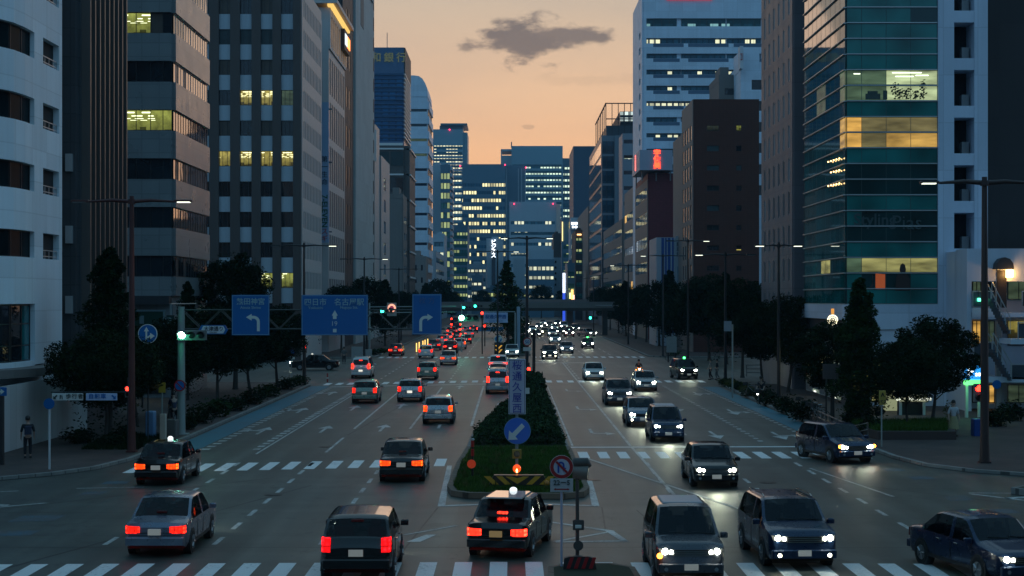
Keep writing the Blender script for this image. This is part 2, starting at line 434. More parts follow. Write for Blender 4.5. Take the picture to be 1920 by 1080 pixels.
def raised(name, pts, h, m, km, kw=.22, kname='kerb'):
    inner = offset_in(pts, kw)
    k = len(pts)
    kb = MB()
    v = [(x,y,0) for x,y in pts] + [(x,y,h) for x,y in pts] + [(x,y,h) for x,y in inner] + [(x,y,0) for x,y in inner]
    fs = []
    for i in range(k):
        j = (i+1) % k
        fs += [(i,j,k+j,k+i), (k+i,k+j,2*k+j,2*k+i), (2*k+i,2*k+j,3*k+j,3*k+i)]
    kb.add(v, fs)
    o1 = kb.build(kname, km, origin=(pts[0][0], pts[0][1], 0)); tag(o1, kind='structure')
    inner2 = offset_in(pts, kw+.004)
    o2 = MB().prism(inner2, .0, h-.006).build(name, m, origin=(inner2[0][0], inner2[0][1], 0)); tag(o2, kind='structure')
    return o2

# pavements, anticlockwise
LA = [(-80,58.6),(-27,58.8),(-22.5,60.0),(-19.8,61.3),(-18.0,63.2),(-16.9,65.4),(-16.3,69),(-16.0,80),(-16.0,124)] + arc(-20,128,4,0,90,6) + [(-80,132.4)]
RA = [(80,60.6),(80,129)] + [(22,128.8)] + arc(21.2,124.6,4.4,100,180,6) + [(16.6,100),(16.6,74),(16.7,70),(17.2,66.6),(18.6,64.2),(20.6,62.6),(24,61.4)]
RA = RA[::1]
LB = [(-80,186.5),(-19,186.8)] + arc(-19,190,3,-90,0,5) + [(-16,340),(-16,640),(-80,640)]
RB = [(80,640),(16.6,640),(16.6,194)] + arc(19.6,193.5,3,180,270,5) + [(80,190)]
raised('pavement', LA, .15, PAVE, KERB)
raised('pavement', RA, .15, PAVE, KERB)
raised('pavement', LB, .15, PAVE, KERB)
raised('pavement', RB, .15, PAVE, KERB)

# median islands
GRASSBED = mat('soil', (.035,.04,.02), .95, var=.3, scale=2)
ISL = [(-1.5,55.9),(1.9,55.7),(2.6,56.3),(2.85,57.6),(2.75,73.4),(-2.0,73.4),(-2.25,66),(-2.3,58.2),(-2.1,56.6)]
raised('median_island', ISL, .22, GRASSBED, KERB2, .2)
MED = [(-2.0,73.7),(2.7,73.7),(2.7,131),(2.2,132.4),(.7,132.4),(.25,131),(.25,108),(-.5,98),(-1.4,88),(-1.95,80)]
raised('median_strip', MED, .2, GRASSBED, KERB, .15)
MED2 = [(-1.3,196),(1.9,195.5),(2.5,197),(2.5,300),(.25,300),(.25,240),(-.7,226),(-1.6,215),(-1.8,199)]
raised('median_strip', MED2, .2, GRASSBED, KERB, .15)
MED3 = [(-.9,312),(2.2,312),(2.4,630),(-1.0,630)]
raised('median_strip', MED3, .2, GRASSBED, KERB, .15)
# noses of the cross street's own islands, one at each border of the view
raised('side_island', [(-34,53.2),(-18.4,53.6),(-17.7,54.6),(-18.4,55.6),(-34,55.8)], .25, GRASSBED, KERB, .15)
raised('side_island', [(34,58.6),(18.9,58.3),(17.9,57.2),(18.6,56.0),(34,55.6)], .25, GRASSBED, KERB, .15)

# ------------------------------------------------------------------ markings (sheets 4 mm apart)
def quads(name, qs, m, z=.004):
    mb = MB()
    for q in qs: mb.add([(x,y,z) for x,y in q], [tuple(range(len(q)))])
    c = mb.v[0]
    return tag(mb.build(name, m, origin=(c[0], c[1], 0)), kind='structure')
def strip(x, y0, y1, w=.15): return [(x-w/2,y0),(x+w/2,y0),(x+w/2,y1),(x-w/2,y1)]
def hstrip(x0, x1, ya, yb, w): return [(x0,ya-w/2),(x1,yb-w/2),(x1,yb+w/2),(x0,ya+w/2)]
def jitter(): return random.uniform(-.02,.02)

# crosswalk close by
q = []
x = -21.0
while x < 21:
    if not (-.2 < x < .2 and False):
        q.append([(x,39.4+jitter()),(x+.46,39.4+jitter()),(x+.46,42.55-abs(x)*.03),(x,42.55-abs(x)*.03)])
    x += .93
quads('crosswalk', q, WHITE)
# crosswalk across the island
q = []
x = -15.6
while x < -2.6:
    y = 70.2 + (x+2)*.21; q.append([(x,y-3.1),(x+.45,y-3.1),(x+.45,y),(x,y)]); x += .885
x = 3.05
while x < 16.2:
    q.append([(x,70.1),(x+.45,70.1),(x+.45,73.1),(x,73.1)]); x += .885
quads('crosswalk', q, WHITE)
q = []
x = -15.2
while x < -1.3:
    y = 129.5 + (x+15)*.35; q.append([(x,y),(x+.5,y),(x+.5,y+3.2),(x,y+3.2)]); x += .92
x = 3.0
while x < 16.2:
    q.append([(x,133.6),(x+.5,133.6),(x+.5,137),(x,137)]); x += .92
quads('crosswalk', q, WHITE)
q = []
x = -15.6
while x < -2.2:
    q.append([(x,188.5),(x+.5,188.5),(x+.5,192.5),(x,192.5)]); x += .92
x = 2.6
while x < 16: q.append([(x,189.5),(x+.5,189.5),(x+.5,193.5),(x,193.5)]); x += .92
quads('crosswalk', q, WHITE)
# stop lines
quads('stop_line', [hstrip(2.75,13.9,75.3,75.6,.4)], WHITE, .008)
quads('stop_line', [hstrip(-14.3,-1.4,126.6,131.4,.42)], WHITE, .008)
quads('stop_line', [hstrip(2.6,9.2,174.5,174.5,.5)], WHITE, .008)
# lane lines
q = [strip(-2.15,88,128,.14), strip(5.7,76,174,.13), strip(2.95,76,130,.1)]
for X_ in (-5.4,-8.4): q.append(strip(X_,86,126,.13)); q.append(strip(X_,72.8,80.5,.13)) if X_ < -8 else None
q += [strip(9.0,y,y+5,.12) for y in range(82,130,10)] + [strip(-5.4,y,y+5,.12) for y in range(200,400,10)] + [strip(-8.6,y,y+5,.12) for y in range(200,400,10)]
q += [strip(-11.8,y,y+5,.12) for y in range(200,400,10)] + [strip(5.7,y,y+6,.12) for y in range(200,400,11)] + [strip(9.1,y,y+6,.12) for y in range(198,400,11)] + [strip(12.4,y,y+6,.12) for y in range(198,400,11)]
quads('lane_line', [a for a in q if a], WORN, .008)
q = []
for y in [74.0+i*1.45 for i in range(38)]:          # blocks beside the kerb lane, the slow-down dots
    q += [[(-11.95,y),(-11.62,y),(-11.62,y+.7),(-11.95,y+.7)]]
    q += [[(-14.35,y),(-13.95,y),(-13.95,y+.6),(-14.35,y+.6)]]
    if y > 77: q += [[(12.15,y),(12.4,y),(12.4,y+.55),(12.15,y+.55)], [(14.85,y),(15.1,y),(15.1,y+.5),(14.85,y+.5)]]
q.append(strip(-11.45,72,128,.1))
quads('lane_blocks', q, WORN, .008)
# guide dashes through the crossing
q = []
for X_ in (-11.55,-8.42,-5.4,5.8,9.1,12.15):
    for y in [45.5+i*3.05 for i in range(8)]:
        q.append(strip(X_ + jitter(), y, y+1.45, .15))
q += [strip(X_,y,y+1.6,.16) for X_ in (-11.3,-8.3,-5.2,-2.0) for y in [135+i*4.6 for i in range(12)]]
q += [strip(6.0,y,y+1.6,.16) for y in [140+i*4.6 for i in range(10)]]
quads('guide_dashes', q, WORN, .004)
quads('guide_line', [[(3.3,70),(3.42,70),(8.0,52),(7.85,52)], [(5.65,75),(5.77,75),(5.9,57),(5.78,57)], [(12.3,66),(12.4,66),(13.6,56.5),(13.45,56.5)]], WORN, .012)
# bike lane and its blue blots in the crossing
quads('bike_lane', [[(-15.9,72.5),(-14.45,72.5),(-14.45,128),(-15.9,128)], [(15.2,74),(16.5,74),(16.5,127),(15.2,127)]], BLUE, .004)
q = []
for (px, py, wx, wy) in ((218,905,.9,1.2),(175,925,.8,1.3),(70,972,1.4,1.6),(20,1000,1.5,1.3),(300,893,.9,1.3),
                         (1675,881,.8,1.2),(1728,896,.9,1.3),(1795,934,.9,1.5),(1865,959,1.5,1.2),(1910,988,1.1,1.6)):
    c = G(px, py); q.append([(c.x-wx/2,c.y-wy/2),(c.x+wx/2,c.y-wy/2+.2),(c.x+wx/2,c.y+wy/2),(c.x-wx/2,c.y+wy/2-.2)])
quads('bike_lane_blots', q, paint('road_paint_blue_worn', (.012,.12,.19), .56), .004)
# painted border round the island nose and hatch bays
q = [[(-2.45,53.9),(-2.2,53.9),(-2.45,67),(-2.65,67)], [(2.75,53.9),(3.0,53.9),(3.15,62),(2.95,62)],
     [(-2.2,53.9),(0,54.55),(0,54.8),(-2.25,54.2)], [(2.75,53.9),(.6,54.55),(.6,54.8),(2.75,54.2)]]
q += [[(1.1,50.4),(1.1,50.15),(2.85,48.2),(3.15,48.2)], [(1.3,46.1),(3.4,46.3),(3.4,46.1),(1.3,45.9)], [(2.85,48.2),(3.1,48.2),(3.4,46.2),(3.2,46.2)],
      [(1.2,46.1),(2.9,48.0),(2.9,47.8),(1.4,46.1)]]
q += [[(-3.2,47.4),(-3.05,47.4),(-1.6,49.3),(-1.75,49.3)], [(-3.0,46.0),(-2.6,46.0),(-2.2,47.4),(-2.5,47.4)]]
q += [hstrip(-22,-19.5,53.9,54.1,.12), hstrip(-22,-17.2,51.6,51.9,.12), [(-19.2,51.9),(-19.0,51.9),(-15.8,54.8),(-16.0,54.8)], hstrip(-19.5,-18.2,53.0,53.0,.3), hstrip(-18.0,-17.0,54.2,54.2,.25), hstrip(-18.7,-17.9,57.9,58.2,.12), hstrip(-16.0,-13.6,59.0,59.4,.12)]
q += [[(16.4,57.3),(16.6,57.3),(19.8,53.0),(19.5,53.0)], hstrip(16.5,18.6,57.6,57.5,.12), hstrip(19.6,24,53.0,53.0,.12), [(17.3,56.2),(18.3,56.6),(18.4,56.3),(17.4,55.9)], [(18.3,55.0),(19.5,55.3),(19.6,55.0),(18.4,54.7)]]
quads('border_lines', q, WORN, .008)

def arrow(cx, cy, d, kind, s=1.0):
    """lane arrow lying on the road; d=+1 points away from the viewer's bridge, -1 towards it"""
    L = 4.6*s; w = .16*s; out = []
    def T(p): return (cx + p[0]*(1 if d > 0 else -1), cy + p[1]*d)
    if kind in ('up', 'upl', 'upr'):
        out.append([T(p) for p in [(-w/2,0),(w/2,0),(w/2,L-1.9),(-w/2,L-1.9)]])
        out.append([T(p) for p in [(-.42*s,L-1.9),(.42*s,L-1.9),(0,L)]])
    if kind in ('upl','upr','l','r'):
        g = -1 if kind in ('upl','l') else 1
        if kind in ('l','r'): out.append([T(p) for p in [(-w/2,0),(w/2,0),(w/2,L-2),(-w/2,L-2)]])
        y = L*.42 if kind in ('upl','upr') else L-2
        out.append([T(p) for p in ([(0,y),(g*.75*s,y+.25),(g*.75*s,y+.6),(0,y+.5)] if g > 0 else [(0,y),(0,y+.5),(g*.75*s,y+.6),(g*.75*s,y+.25)])])
        out.append([T(p) for p in ([(g*.7*s,y-.35),(g*1.2*s,y+.5),(g*.7*s,y+1.3)])])
    return out
q = []
for (x, y, k) in ((-9.95,83.5,'up'),(-6.9,84.3,'up'),(-3.9,86.3,'up'),(-13.1,82.5,'upl'),(-10,100,'up'),(-7.1,102,'up'),(-4,124,'up'),(-.9,92,'r'),(-13.1,98,'upl'),(-13.2,116,'upl'),(-.8,104,'r')):
    q += arrow(x, y, 1, k)
for (x, y, k) in ((4.25,86,'l'),(4.3,104,'l'),(4.3,124,'l'),(7.4,84,'up'),(10.5,84.5,'up'),(13.7,84,'upl'),(13.7,101,'upl'),(13.7,120,'upl'),(10.6,104,'up')):
    q += arrow(x, y, -1, k)
quads('lane_arrows', q, WORN, .008)
# joints, seams and covers in the asphalt
SEAM = mat('tar_seam', (.014,.014,.014), .5, var=.1)
q = [hstrip(-30,30,45.1,44.9,.06), [(-24,44.6),(-23.9,44.6),(-9.2,62.5),(-9.3,62.5)], [(-13.6,40),(-13.5,40),(-7.4,60),(-7.5,60)],
     hstrip(-30,-3.2,52.6,52.2,.04), hstrip(-14,-9,50.9,50.9,.03), [(-3.4,38),(-3.34,38),(-2.4,53.6),(-2.46,53.6)], [(3.05,53.8),(3.1,53.8),(2.9,48.4),(2.85,48.4)],
     [(11.6,62),(11.7,62),(24.0,45.5),(23.9,45.5)], hstrip(6.0,12.4,51.7,51.7,.05), hstrip(-30,-4,47.3,47.2,.03), [(4.8,44),(4.86,44),(4.2,53),(4.15,53)], hstrip(3.5,13,61.4,61.4,.03),
     hstrip(14.5,26,52.4,52.5,.03), hstrip(12.5,30,45.9,45.8,.03), [(-8.4,82),(-8.32,82),(-4.6,150),(-4.65,150)], hstrip(-16,-2,133.5,137,.1)]
quads('tar_seams', q, SEAM, .0025)
IRON = mat('cast_iron', (.03,.03,.03), .45, metal=.6, var=.3, scale=4)
for i, (px, py) in enumerate(((512,928),(1112,900),(700,986),(1440,905),(610,838))):
    c = G(px, py)
    o = MB().disc((c.x,c.y,.006), .32, 18, .008, 'z').disc((c.x,c.y,.011), .22, 18, .008, 'z').build('manhole_cover', IRON, origin=(c.x,c.y,0))
    tag(o, 'round iron cover set in the asphalt ' + ['beside the dashed line before the crosswalk','between the island and the oncoming lanes','in front of the white-roofed taxi lane','under the approaching dark saloon','behind the crosswalk amid the arrows'][i], 'manhole cover')
# ------------------------------------------------------------------ facades
class Path:
    """plan polyline walked so that the outside is on the right-hand side"""
    def __init__(s, pts):
        s.p = [Vector(p) for p in pts]; s.s = [0]
        for a, b in zip(s.p, s.p[1:]): s.s.append(s.s[-1] + (b-a).length)
        s.L = s.s[-1]
        s.n = []
        for i in range(len(s.p)):
            q = Vector((0,0))
            for a, b in ((i-1,i),(i,i+1)):
                if a >= 0 and b < len(s.p):
                    e = (s.p[b]-s.p[a]).normalized(); q += Vector((e.y,-e.x))
            q.normalize(); s.n.append(q)
    def at(s, u, d):
        u = min(max(u, 0), s.L)
        for i in range(len(s.p)-1):
            if u <= s.s[i+1] or i == len(s.p)-2:
                t = (u-s.s[i])/(s.s[i+1]-s.s[i])
                c = s.p[i].lerp(s.p[i+1], t)
                e = (s.p[i+1]-s.p[i]).normalized(); n0 = Vector((e.y,-e.x))
                if len(s.p) == 2: return c + n0*d
                nn = s.n[i].lerp(s.n[i+1], t); nn.normalize()
                return c + nn*(d/max(.5, nn.dot(n0)))
    def box(s, mb, u0, u1, z0, z1, d0, d1, m=0):
        us = [u0] + [x for x in s.s if u0+.01 < x < u1-.01] + [u1]
        vs = []; fs = []
        for u in us:
            a, b = s.at(u, d0), s.at(u, d1)
            vs += [(a.x,a.y,z0),(b.x,b.y,z0),(b.x,b.y,z1),(a.x,a.y,z1)]
        for i in range(len(us)-1):
            k = i*4
            for j in range(4): fs.append((k+j, k+4+j, k+4+(j+1)%4, k+(j+1)%4))
        fs.append((0,1,2,3)); k = (len(us)-1)*4; fs.append((k+3,k+2,k+1,k))
        mb.add(vs, fs, m)

FRAME = mat('window_frame', (.05,.05,.055), .4, metal=.5, var=.05)
FRAMEL = mat('window_frame_light', (.35,.36,.37), .4, metal=.3, var=.05)
GLASS = glassmat('glass_dark')
GLASSN = glassmat('glass_near', (.006,.014,.017), .18, .05, spec=.5)
[x for x in GLASSN.node_tree.nodes if x.type == 'BSDF_PRINCIPLED'][0].inputs['IOR'].default_value = 1.07
GLASSB = glassmat('glass_blue', (.010,.030,.050))
GLASST = glassmat('glass_teal', (.008,.13,.14), .10, spec=.5)
BLIND = mat('blind_brown', (.10,.08,.068), .45, var=.3, scale=1.2, spec=.3); SLIT = mat('slit_glass', (.008,.010,.012), .35, var=.2, scale=.6, spec=.15)
BLINDG = mat('blind_grey', (.045,.065,.07), .4, var=.3, scale=1.2, spec=.3)
LITG = litmat('lit_office_green', (.50,.55,.12), 1.0, lamp=1.6, floor=3.37, z0=23.46, lampcol=(.95,1,.6))
LITY = litmat('lit_office_yellow', (.72,.60,.14), 1.0, lamp=1.8, floor=3.42, z0=23.6, lampcol=(1,.95,.5))
LITW = litmat('lit_office_white', (.50,.62,.45), 1.1, lamp=1.8, floor=3.0, z0=.66)
LITO = blindlit('lit_room_amber', (1.0,.55,.12), .9)
LITD = blindlit('lit_office_dim', (.20,.30,.18), .28)

WINCAP = {}
def window(root, path, u0, u1, z0, z1, d, pane, mull=1, fw=.05, frame=FRAME, trans=(), fd=.05):
    """a window of its own: frame with mullions, and its pane as a sub-part"""
    k = WINCAP.setdefault(root.name, [0, MB(), {}]); k[0] += 1
    stuff = k[0] > 96
    mb = k[1] if stuff else MB()
    if stuff and len(k[1].v) == 0: k.append(frame)
    path.box(mb, u0, u0+fw, z0, z1, d, d+fd); path.box(mb, u1-fw, u1, z0, z1, d, d+fd)
    path.box(mb, u0+fw, u1-fw, z0, z0+fw, d, d+fd); path.box(mb, u0+fw, u1-fw, z1-fw, z1, d, d+fd)
    ms = mull if hasattr(mull, '__len__') else [i/mull for i in range(1, mull)]
    for t in ms:
        u = u0 + (u1-u0)*t; path.box(mb, u-fw*.5, u+fw*.5, z0+fw, z1-fw, d, d+fd*.9)
    for t in trans:
        z = z0 + (z1-z0)*t; path.box(mb, u0+fw, u1-fw, z-fw*.4, z+fw*.4, d, d+fd*.8)
    if stuff:
        if pane.name not in k[2]: k[2][pane.name] = (MB(), pane)
        path.box(k[2][pane.name][0], u0+.01, u1-.01, z0+.01, z1-.01, d-.03, d+.02); return
    o = mb.build('window', frame, root)
    if isinstance(pane, (list, tuple)):      # several tones across the mullions
        pm = MB(); ed = [0]+list(ms)+[1]
        for i in range(len(ed)-1):
            path.box(pm, u0+(u1-u0)*ed[i], u0+(u1-u0)*ed[i+1], z0+.01, z1-.01, d-.03, d+.02, i)
        pm.build('pane', [pane[i % len(pane)] for i in range(len(ed)-1)], o)
    else:
        pm = MB(); path.box(pm, u0+.01, u1-.01, z0+.01, z1-.01, d-.03, d+.02); pm.build('pane', pane, o)
    return o
def flush_windows():
    for rn, k in WINCAP.items():
        root = bpy.data.objects[rn]
        if k[0] > 96:
            fm = k[3] if len(k) > 3 else FRAME
            allm = [fm]; mb = MB()
            base = k[1]
            mb.add(base.v, base.f, 0)
            for nm, (pm, pane) in k[2].items():
                allm.append(pane); mb.add(pm.v, pm.f, len(allm)-1)
            tag(mb.build('window', allm, root), kind='stuff')

def grid(root, wall, path, cols, rows, z0, z1, pd=.30, sd=.29, pm=0, sm=0, d=.02, pane=None, mull=1, frame=FRAME, fw=.05, trans=(), skip=None, ends=(0,None)):
    """openings cols x rows (intervals) framed by full-height piers and spandrels standing proud of the core"""
    L = path.L if ends[1] is None else ends[1]
    xs = [ends[0]] + [a for c in cols for a in c] + [L]
    for i in range(0, len(xs), 2):
        if xs[i+1]-xs[i] > .02: path.box(wall, xs[i], xs[i+1], z0, z1, -.06, pd, pm)
    zs = [z0] + [a for r in sorted(rows) for a in r] + [z1]
    for i in range(0, len(zs), 2):
        if zs[i+1]-zs[i] > .02: path.box(wall, ends[0]+.01, L-.01, zs[i], zs[i+1], -.05, sd, sm)
    for j, (za, zb) in enumerate(rows):
        for i, (ua, ub) in enumerate(cols):
            if skip and skip(i, j): continue
            p = pane(i, j) if callable(pane) else pane
            window(root, path, ua, ub, za, zb, d, p, mull(i) if callable(mull) else mull, fw, frame, trans)

def building(label, x0, x1, y0, y1, cat='building', name='building', group=None, h=.15):
    return empty(name, ((x0+x1)/2, (y0+y1)/2, 0), label, cat, group)

def front_path(x0, x1, y): return Path([(x0, y), (x1, y)])          # walks +x, faces the viewer (-y)
def left_side(x, y0, y1): return Path([(x, y0), (x, y1)])            # walks +y on the left blocks, faces +x
def right_side(x, y0, y1): return Path([(x, y1), (x, y0)])           # walks -y on the right blocks, faces -x

def roofline(mb, x0, x1, y0, y1, z, h=.9, t=.25, m=0):
    mb.box(x0-.04, x1+.04, y0-.04, y0+t, z, z+h, m); mb.box(x0-.04, x1+.04, y1-t, y1+.04, z, z+h, m)
    mb.box(x0-.04, x0+t, y0+t, y1-t, z, z+h, m); mb.box(x1-t, x1+.04, y0+t, y1-t, z, z+h, m)

def text(s, size, mat_, parent=None, loc=(0,0,0), rot=(R(90),0,0), name='lettering', ext=.01, align='CENTER', sx=1.0, bold=0.0, vertical=False, sp=1.0):
    cu = bpy.data.curves.new('t', 'FONT'); cu.body = '\n'.join(s) if vertical else s
    cu.size = size; cu.extrude = ext; cu.align_x = align; cu.align_y = 'CENTER'; cu.offset = bold; cu.resolution_u = 3
    if vertical: cu.space_line = sp
    else: cu.space_character = sp
    to = bpy.data.objects.new('t', cu); COL.objects.link(to)
    dg = bpy.context.evaluated_depsgraph_get()
    me = bpy.data.meshes.new_from_object(to.evaluated_get(dg))
    bpy.data.objects.remove(to); bpy.data.curves.remove(cu)
    xs = [v.co.x for v in me.vertices]; ys = [v.co.y for v in me.vertices]
    if xs:
        cx = (min(xs)+max(xs))/2 if align == 'CENTER' else 0; cy = (min(ys)+max(ys))/2
        M = Matrix.Rotation(rot[2], 4, 'Z') @ Matrix.Rotation(rot[1], 4, 'Y') @ Matrix.Rotation(rot[0], 4, 'X')
        for v in me.vertices: v.co = M @ Vector(((v.co.x-cx)*sx, v.co.y-cy, v.co.z))
    me.materials.clear(); me.materials.append(mat_); me.name = name
    o = bpy.data.objects.new(name, me); COL.objects.link(o); o.location = loc
    if parent is not None:
        o.parent = parent; q = Vector(loc); pp = parent
        while pp is not None: q -= pp.location; pp = pp.parent
        o.location = q
    return o
# ------------------------------------------------------------------ near buildings
def cols_n(L, n, ratio, m0=.4, m1=.4):
    w_ = (L-m0-m1)/n; g = w_*(1-ratio)/2
    return [(m0+i*w_+g, m0+(i+1)*w_-g) for i in range(n)]
def rows_down(ztop, pitch, h, zmin):
    r = []; z = ztop
    while z-h > zmin: r.append((z-h, z)); z -= pitch
    return r

def block(label, x0, x1, y0, y1, z1, walls, side=None, front=None, sidef=None, group=None, roof=True, name='building', z0=0, cat='building', core=0):
    b = building(label, x0, x1, y0, y1, cat, name, group)
    wall = MB(); e = .06
    wall.box(x0, x1, y0, y1, z0, z1-.01, core)
    fp = front_path(x0, x1, y0)
    sp = left_side(x1, y0, y1) if side == 'L' else right_side(x0, y0, y1)
    out = 0
    if front:
        f = dict(front); zt = f.pop('z1', z1-.02); zb = f.pop('z0', z0)
        if isinstance(f['cols'], tuple): f['cols'] = cols_n(x1-x0, *f['cols'])
        grid(b, wall, fp, f.pop('cols'), f.pop('rows'), zb, zt, **f)
    if sidef:
        f = dict(sidef); zt = f.pop('z1', z1-.03); zb = f.pop('z0', z0)
        if isinstance(f['cols'], tuple): f['cols'] = cols_n(y1-y0, *f['cols'])
        grid(b, wall, sp, f.pop('cols'), f.pop('rows'), zb, zt, **f)
    wall.build('wall', walls, b)
    if roof:
        rf = MB(); rf.box(x0+.3, x1-.3, y0+.3, y1-.3, z1-.012, z1+.1)
        roofline(rf, x0, x1, y0, y1, z1-.005, 1.0, .3)
        cx, cy = (x0+x1)/2, (y0+y1)/2; qx, qy = min(3, (x1-x0)*.3), min(3, (y1-y0)*.3)
        rf.box(cx-qx, cx+qx*.6, cy-qy, cy+qy, z1+.1, z1+2.6); rf.box(cx+qx*.7, cx+qx, cy-qy*.5, cy+qy*.4, z1+.1, z1+1.4)
        rf.build('roof', walls[0], b)
    return b, fp, sp

W_BLUE = mat('wall_white_panel', (.64,.73,.84), .55, var=.06, streak=.10, joint=(2.4, 1.6, .86))
W_DGREY = mat('wall_dark_grey', (.065,.066,.072), .6, var=.10, streak=.12, joint=(1.75, 1.55, .7))
W_FIN = mat('fin_bronze', (.13,.11,.10), .4, metal=.3, var=.1)
W_GREY = mat('wall_grey_panel', (.215,.24,.25), .30, var=.05, streak=.07, joint=(1.2, .95, .75), spec=.9)
W_BROWN = mat('pier_brown', (.085,.064,.058), .6, var=.10, streak=.08)
W_SPAN = mat('spandrel_blue_grey', (.42,.48,.54), .5, var=.07, streak=.12)
W_PINK = mat('wall_pinkish_stone', (.52,.48,.47), .5, var=.08, streak=.06)
W_CONC = mat('wall_concrete', (.45,.47,.46), .75, var=.12, streak=.14, joint=(3, 3.2, .82))
W_WARM = mat('wall_warm_grey', (.19,.175,.165), .7, var=.1, streak=.1)
W_RED = mat('wall_brown_brick', (.090,.028,.019), .75, var=.15, joint=(.45, .25, .8), streak=.08)
W_CRIM = mat('wall_crimson_tile', (.17,.032,.042), .6, var=.12, joint=(.6, .4, .8))
W_STONE = mat('wall_beige_stone', (.25,.215,.20), .65, var=.1, streak=.1)
W_CHAR = mat('wall_charcoal', (.035,.035,.04), .6, var=.1, streak=.15)
W_MAUVE = mat('wall_mauve_stone', (.165,.15,.165), .5, var=.08, joint=(1.6,2.6,.8))
DARKV = mat('void_dark', (.012,.012,.014), .8, var=0)
STEEL = mat('steel_grey', (.22,.23,.24), .45, metal=.6, var=.1)
TRIM = mat('aluminium_trim', (.55,.57,.58), .35, metal=.6, var=.05)

# -- white block with the rounded corner
b = building('white panelled block with rounded corner and small balcony openings, hoarding at its foot', -45, -23.5, 71.5, 84)
pts = [(-45,71.5),(-29.85,71.5)] + arc(-29.85, 77.5, 6, -78, -12, 6) + [(-23.85,77.5),(-23.85,83.9)]
p = Path(pts); sA = p.s[-2]
inner = [tuple(v) for v in p.p] + [(-45,83.9)]
wall = MB(); wall.prism(inner, 0, 34)
rws = [(18.85+3.28*k, 20.15+3.28*k) for k in (3,2,1,0,-1,-2,-3)]
ucols = [(7.0, 13.5), (14.2, sA+1.55), (sA+3.0, sA+5.85)]
def pane1(i, j): return [GLASS, glassmat('glass_faint', (.03,.045,.045)), GLASS, glassmat('glass_faint')][j % 4] if i < 2 else DARKV
for j, (za, zb) in enumerate(rws + [(3.95, 6.65)]):
    pass
zs = [7.9] + [a for r in sorted(rws) for a in r] + [34]
for i in range(0, len(zs), 2): p.box(wall, 0, p.L, zs[i], zs[i+1], -.05, .34, 0)
for (za, zb) in rws:
    xs = [0] + [a for c in ucols for a in c] + [p.L]
    for i in range(0, len(xs), 2): p.box(wall, xs[i], xs[i+1], za, zb, -.05, .34, 0)
    for i, (ua, ub) in enumerate(ucols):
        if i < 2:
            k = int((ub-ua)/1.25)
            window(b, p, ua, ub, za, zb, .06, GLASSN, max(2, k), .05)
        else:
            o = MB(); p.box(o, ua, ub, za, zb, -.04, .03); o = o.build('balcony_opening', DARKV, b)  # near-black panel carries the shade inside the balcony as colour
            r = MB()
            for zz in (za+.12, za+.42): p.box(r, ua, ub, zz, zz+.04, .2, .24)
            for k in range(5): p.box(r, ua+(ub-ua)*k/4-.02, ua+(ub-ua)*k/4+.02, za, za+.4, .21, .235)
            r.build('railing', TRIM, o)
# big first-floor window and its bay
p.box(wall, 0, sA+1.75, 6.75, 7.9, -.05, .34, 0); p.box(wall, sA+1.62, p.L, 3.75, 6.75, -.05, .34, 0)
p.box(wall, sA+1.75, p.L, 6.75, 7.9, -.05, .34, 0)
SHOP = mat('shop_reflections', (.02,.04,.045), .06, var=.2)
for (ua, ub) in ((2, 8.5), (8.7, 14.4), (14.6, sA-1.2), (sA-1.1, sA+1.6)):
    window(b, p, ua, ub, 3.95, 6.72, .06, [GLASS, GLASST, GLASS], 3 if ub-ua > 3 else 2, .07, FRAME, (.28,.66))
p.box(wall, 0, sA+1.62, 3.7, 3.95, -.05, .34, 0)
cn = MB(); p.box(cn, 0, sA+3.4, 3.3, 3.69, .0, 1.5, 0); cn.build('canopy', W_WARM, b)
p.box(wall, 0, p.L, 0, 3.3, -.05, .10, 0); p.box(wall, sA+3.5, p.L, 3.3, 3.75, -.05, .2, 0)
wall.build('wall', [mat('wall_bright_white', (.80,.85,.90), .55, var=.05, streak=.10, joint=(2.4, 1.6, .86))], b)
# hoarding in front of its ground floor
hd = MB(); hp = Path([(-38,68.8),(-24.2,68.8),(-22.6,70.5),(-22.4,84.4)])
hp.box(hd, 0, hp.L, .15, 3.1, 0, .08, 0)
o = tag(hd.build('site_hoarding', mat('hoarding_white', (.50,.52,.52), .6, var=.08, joint=(.9, 9, .85)), origin=(-22.5,76,0.15)), 'tall pale site hoarding running along the pavement behind the standing person', 'hoarding')

# -- dark grey block with bronze fins
b = building('dark grey block with tall bronze fins between the rounded white block and the banded block', -34, -23.6, 87.1, 96.2)
wall = MB(); wall.box(-34,-23.6,87.1,96.2,0,38,0); fp = front_path(-34,-23.6,87.1); sp = left_side(-23.6,87.1,96.2)
fp.box(wall, 0, 10.4, 0, 38, -.05, .2, 0)
rws = rows_down(32.6, 3.12, 1.95, 4)
grid(b, wall, sp, cols_n(8.4, 8, .62, .5, .1), rws, 3.4, 38, .12, .11, 0, 0, .02, pane=lambda i, j: GLASS, mull=1, fw=.04, ends=(.3, 9.1))
wall.build('wall', [W_DGREY], b)
for k in range(9):
    u = .55 + k*8.0/8*1.03
    f = MB(); sp.box(f, u-.09, u+.09, 3.2, 38, .12, .62); f.build('fin', W_FIN, b)
for zz in (6.2, 10.0, 13.9):
    f = MB(); fp.box(f, 9.9, 10.25, zz, zz+.95, .2, .5); f.build('air_unit', TRIM, b)
for zz in (7.9,):
    f = MB(); f.box(-25.1,-24.9,86.6,86.9,0,30); f.build('drain_pipe', W_CHAR, b)

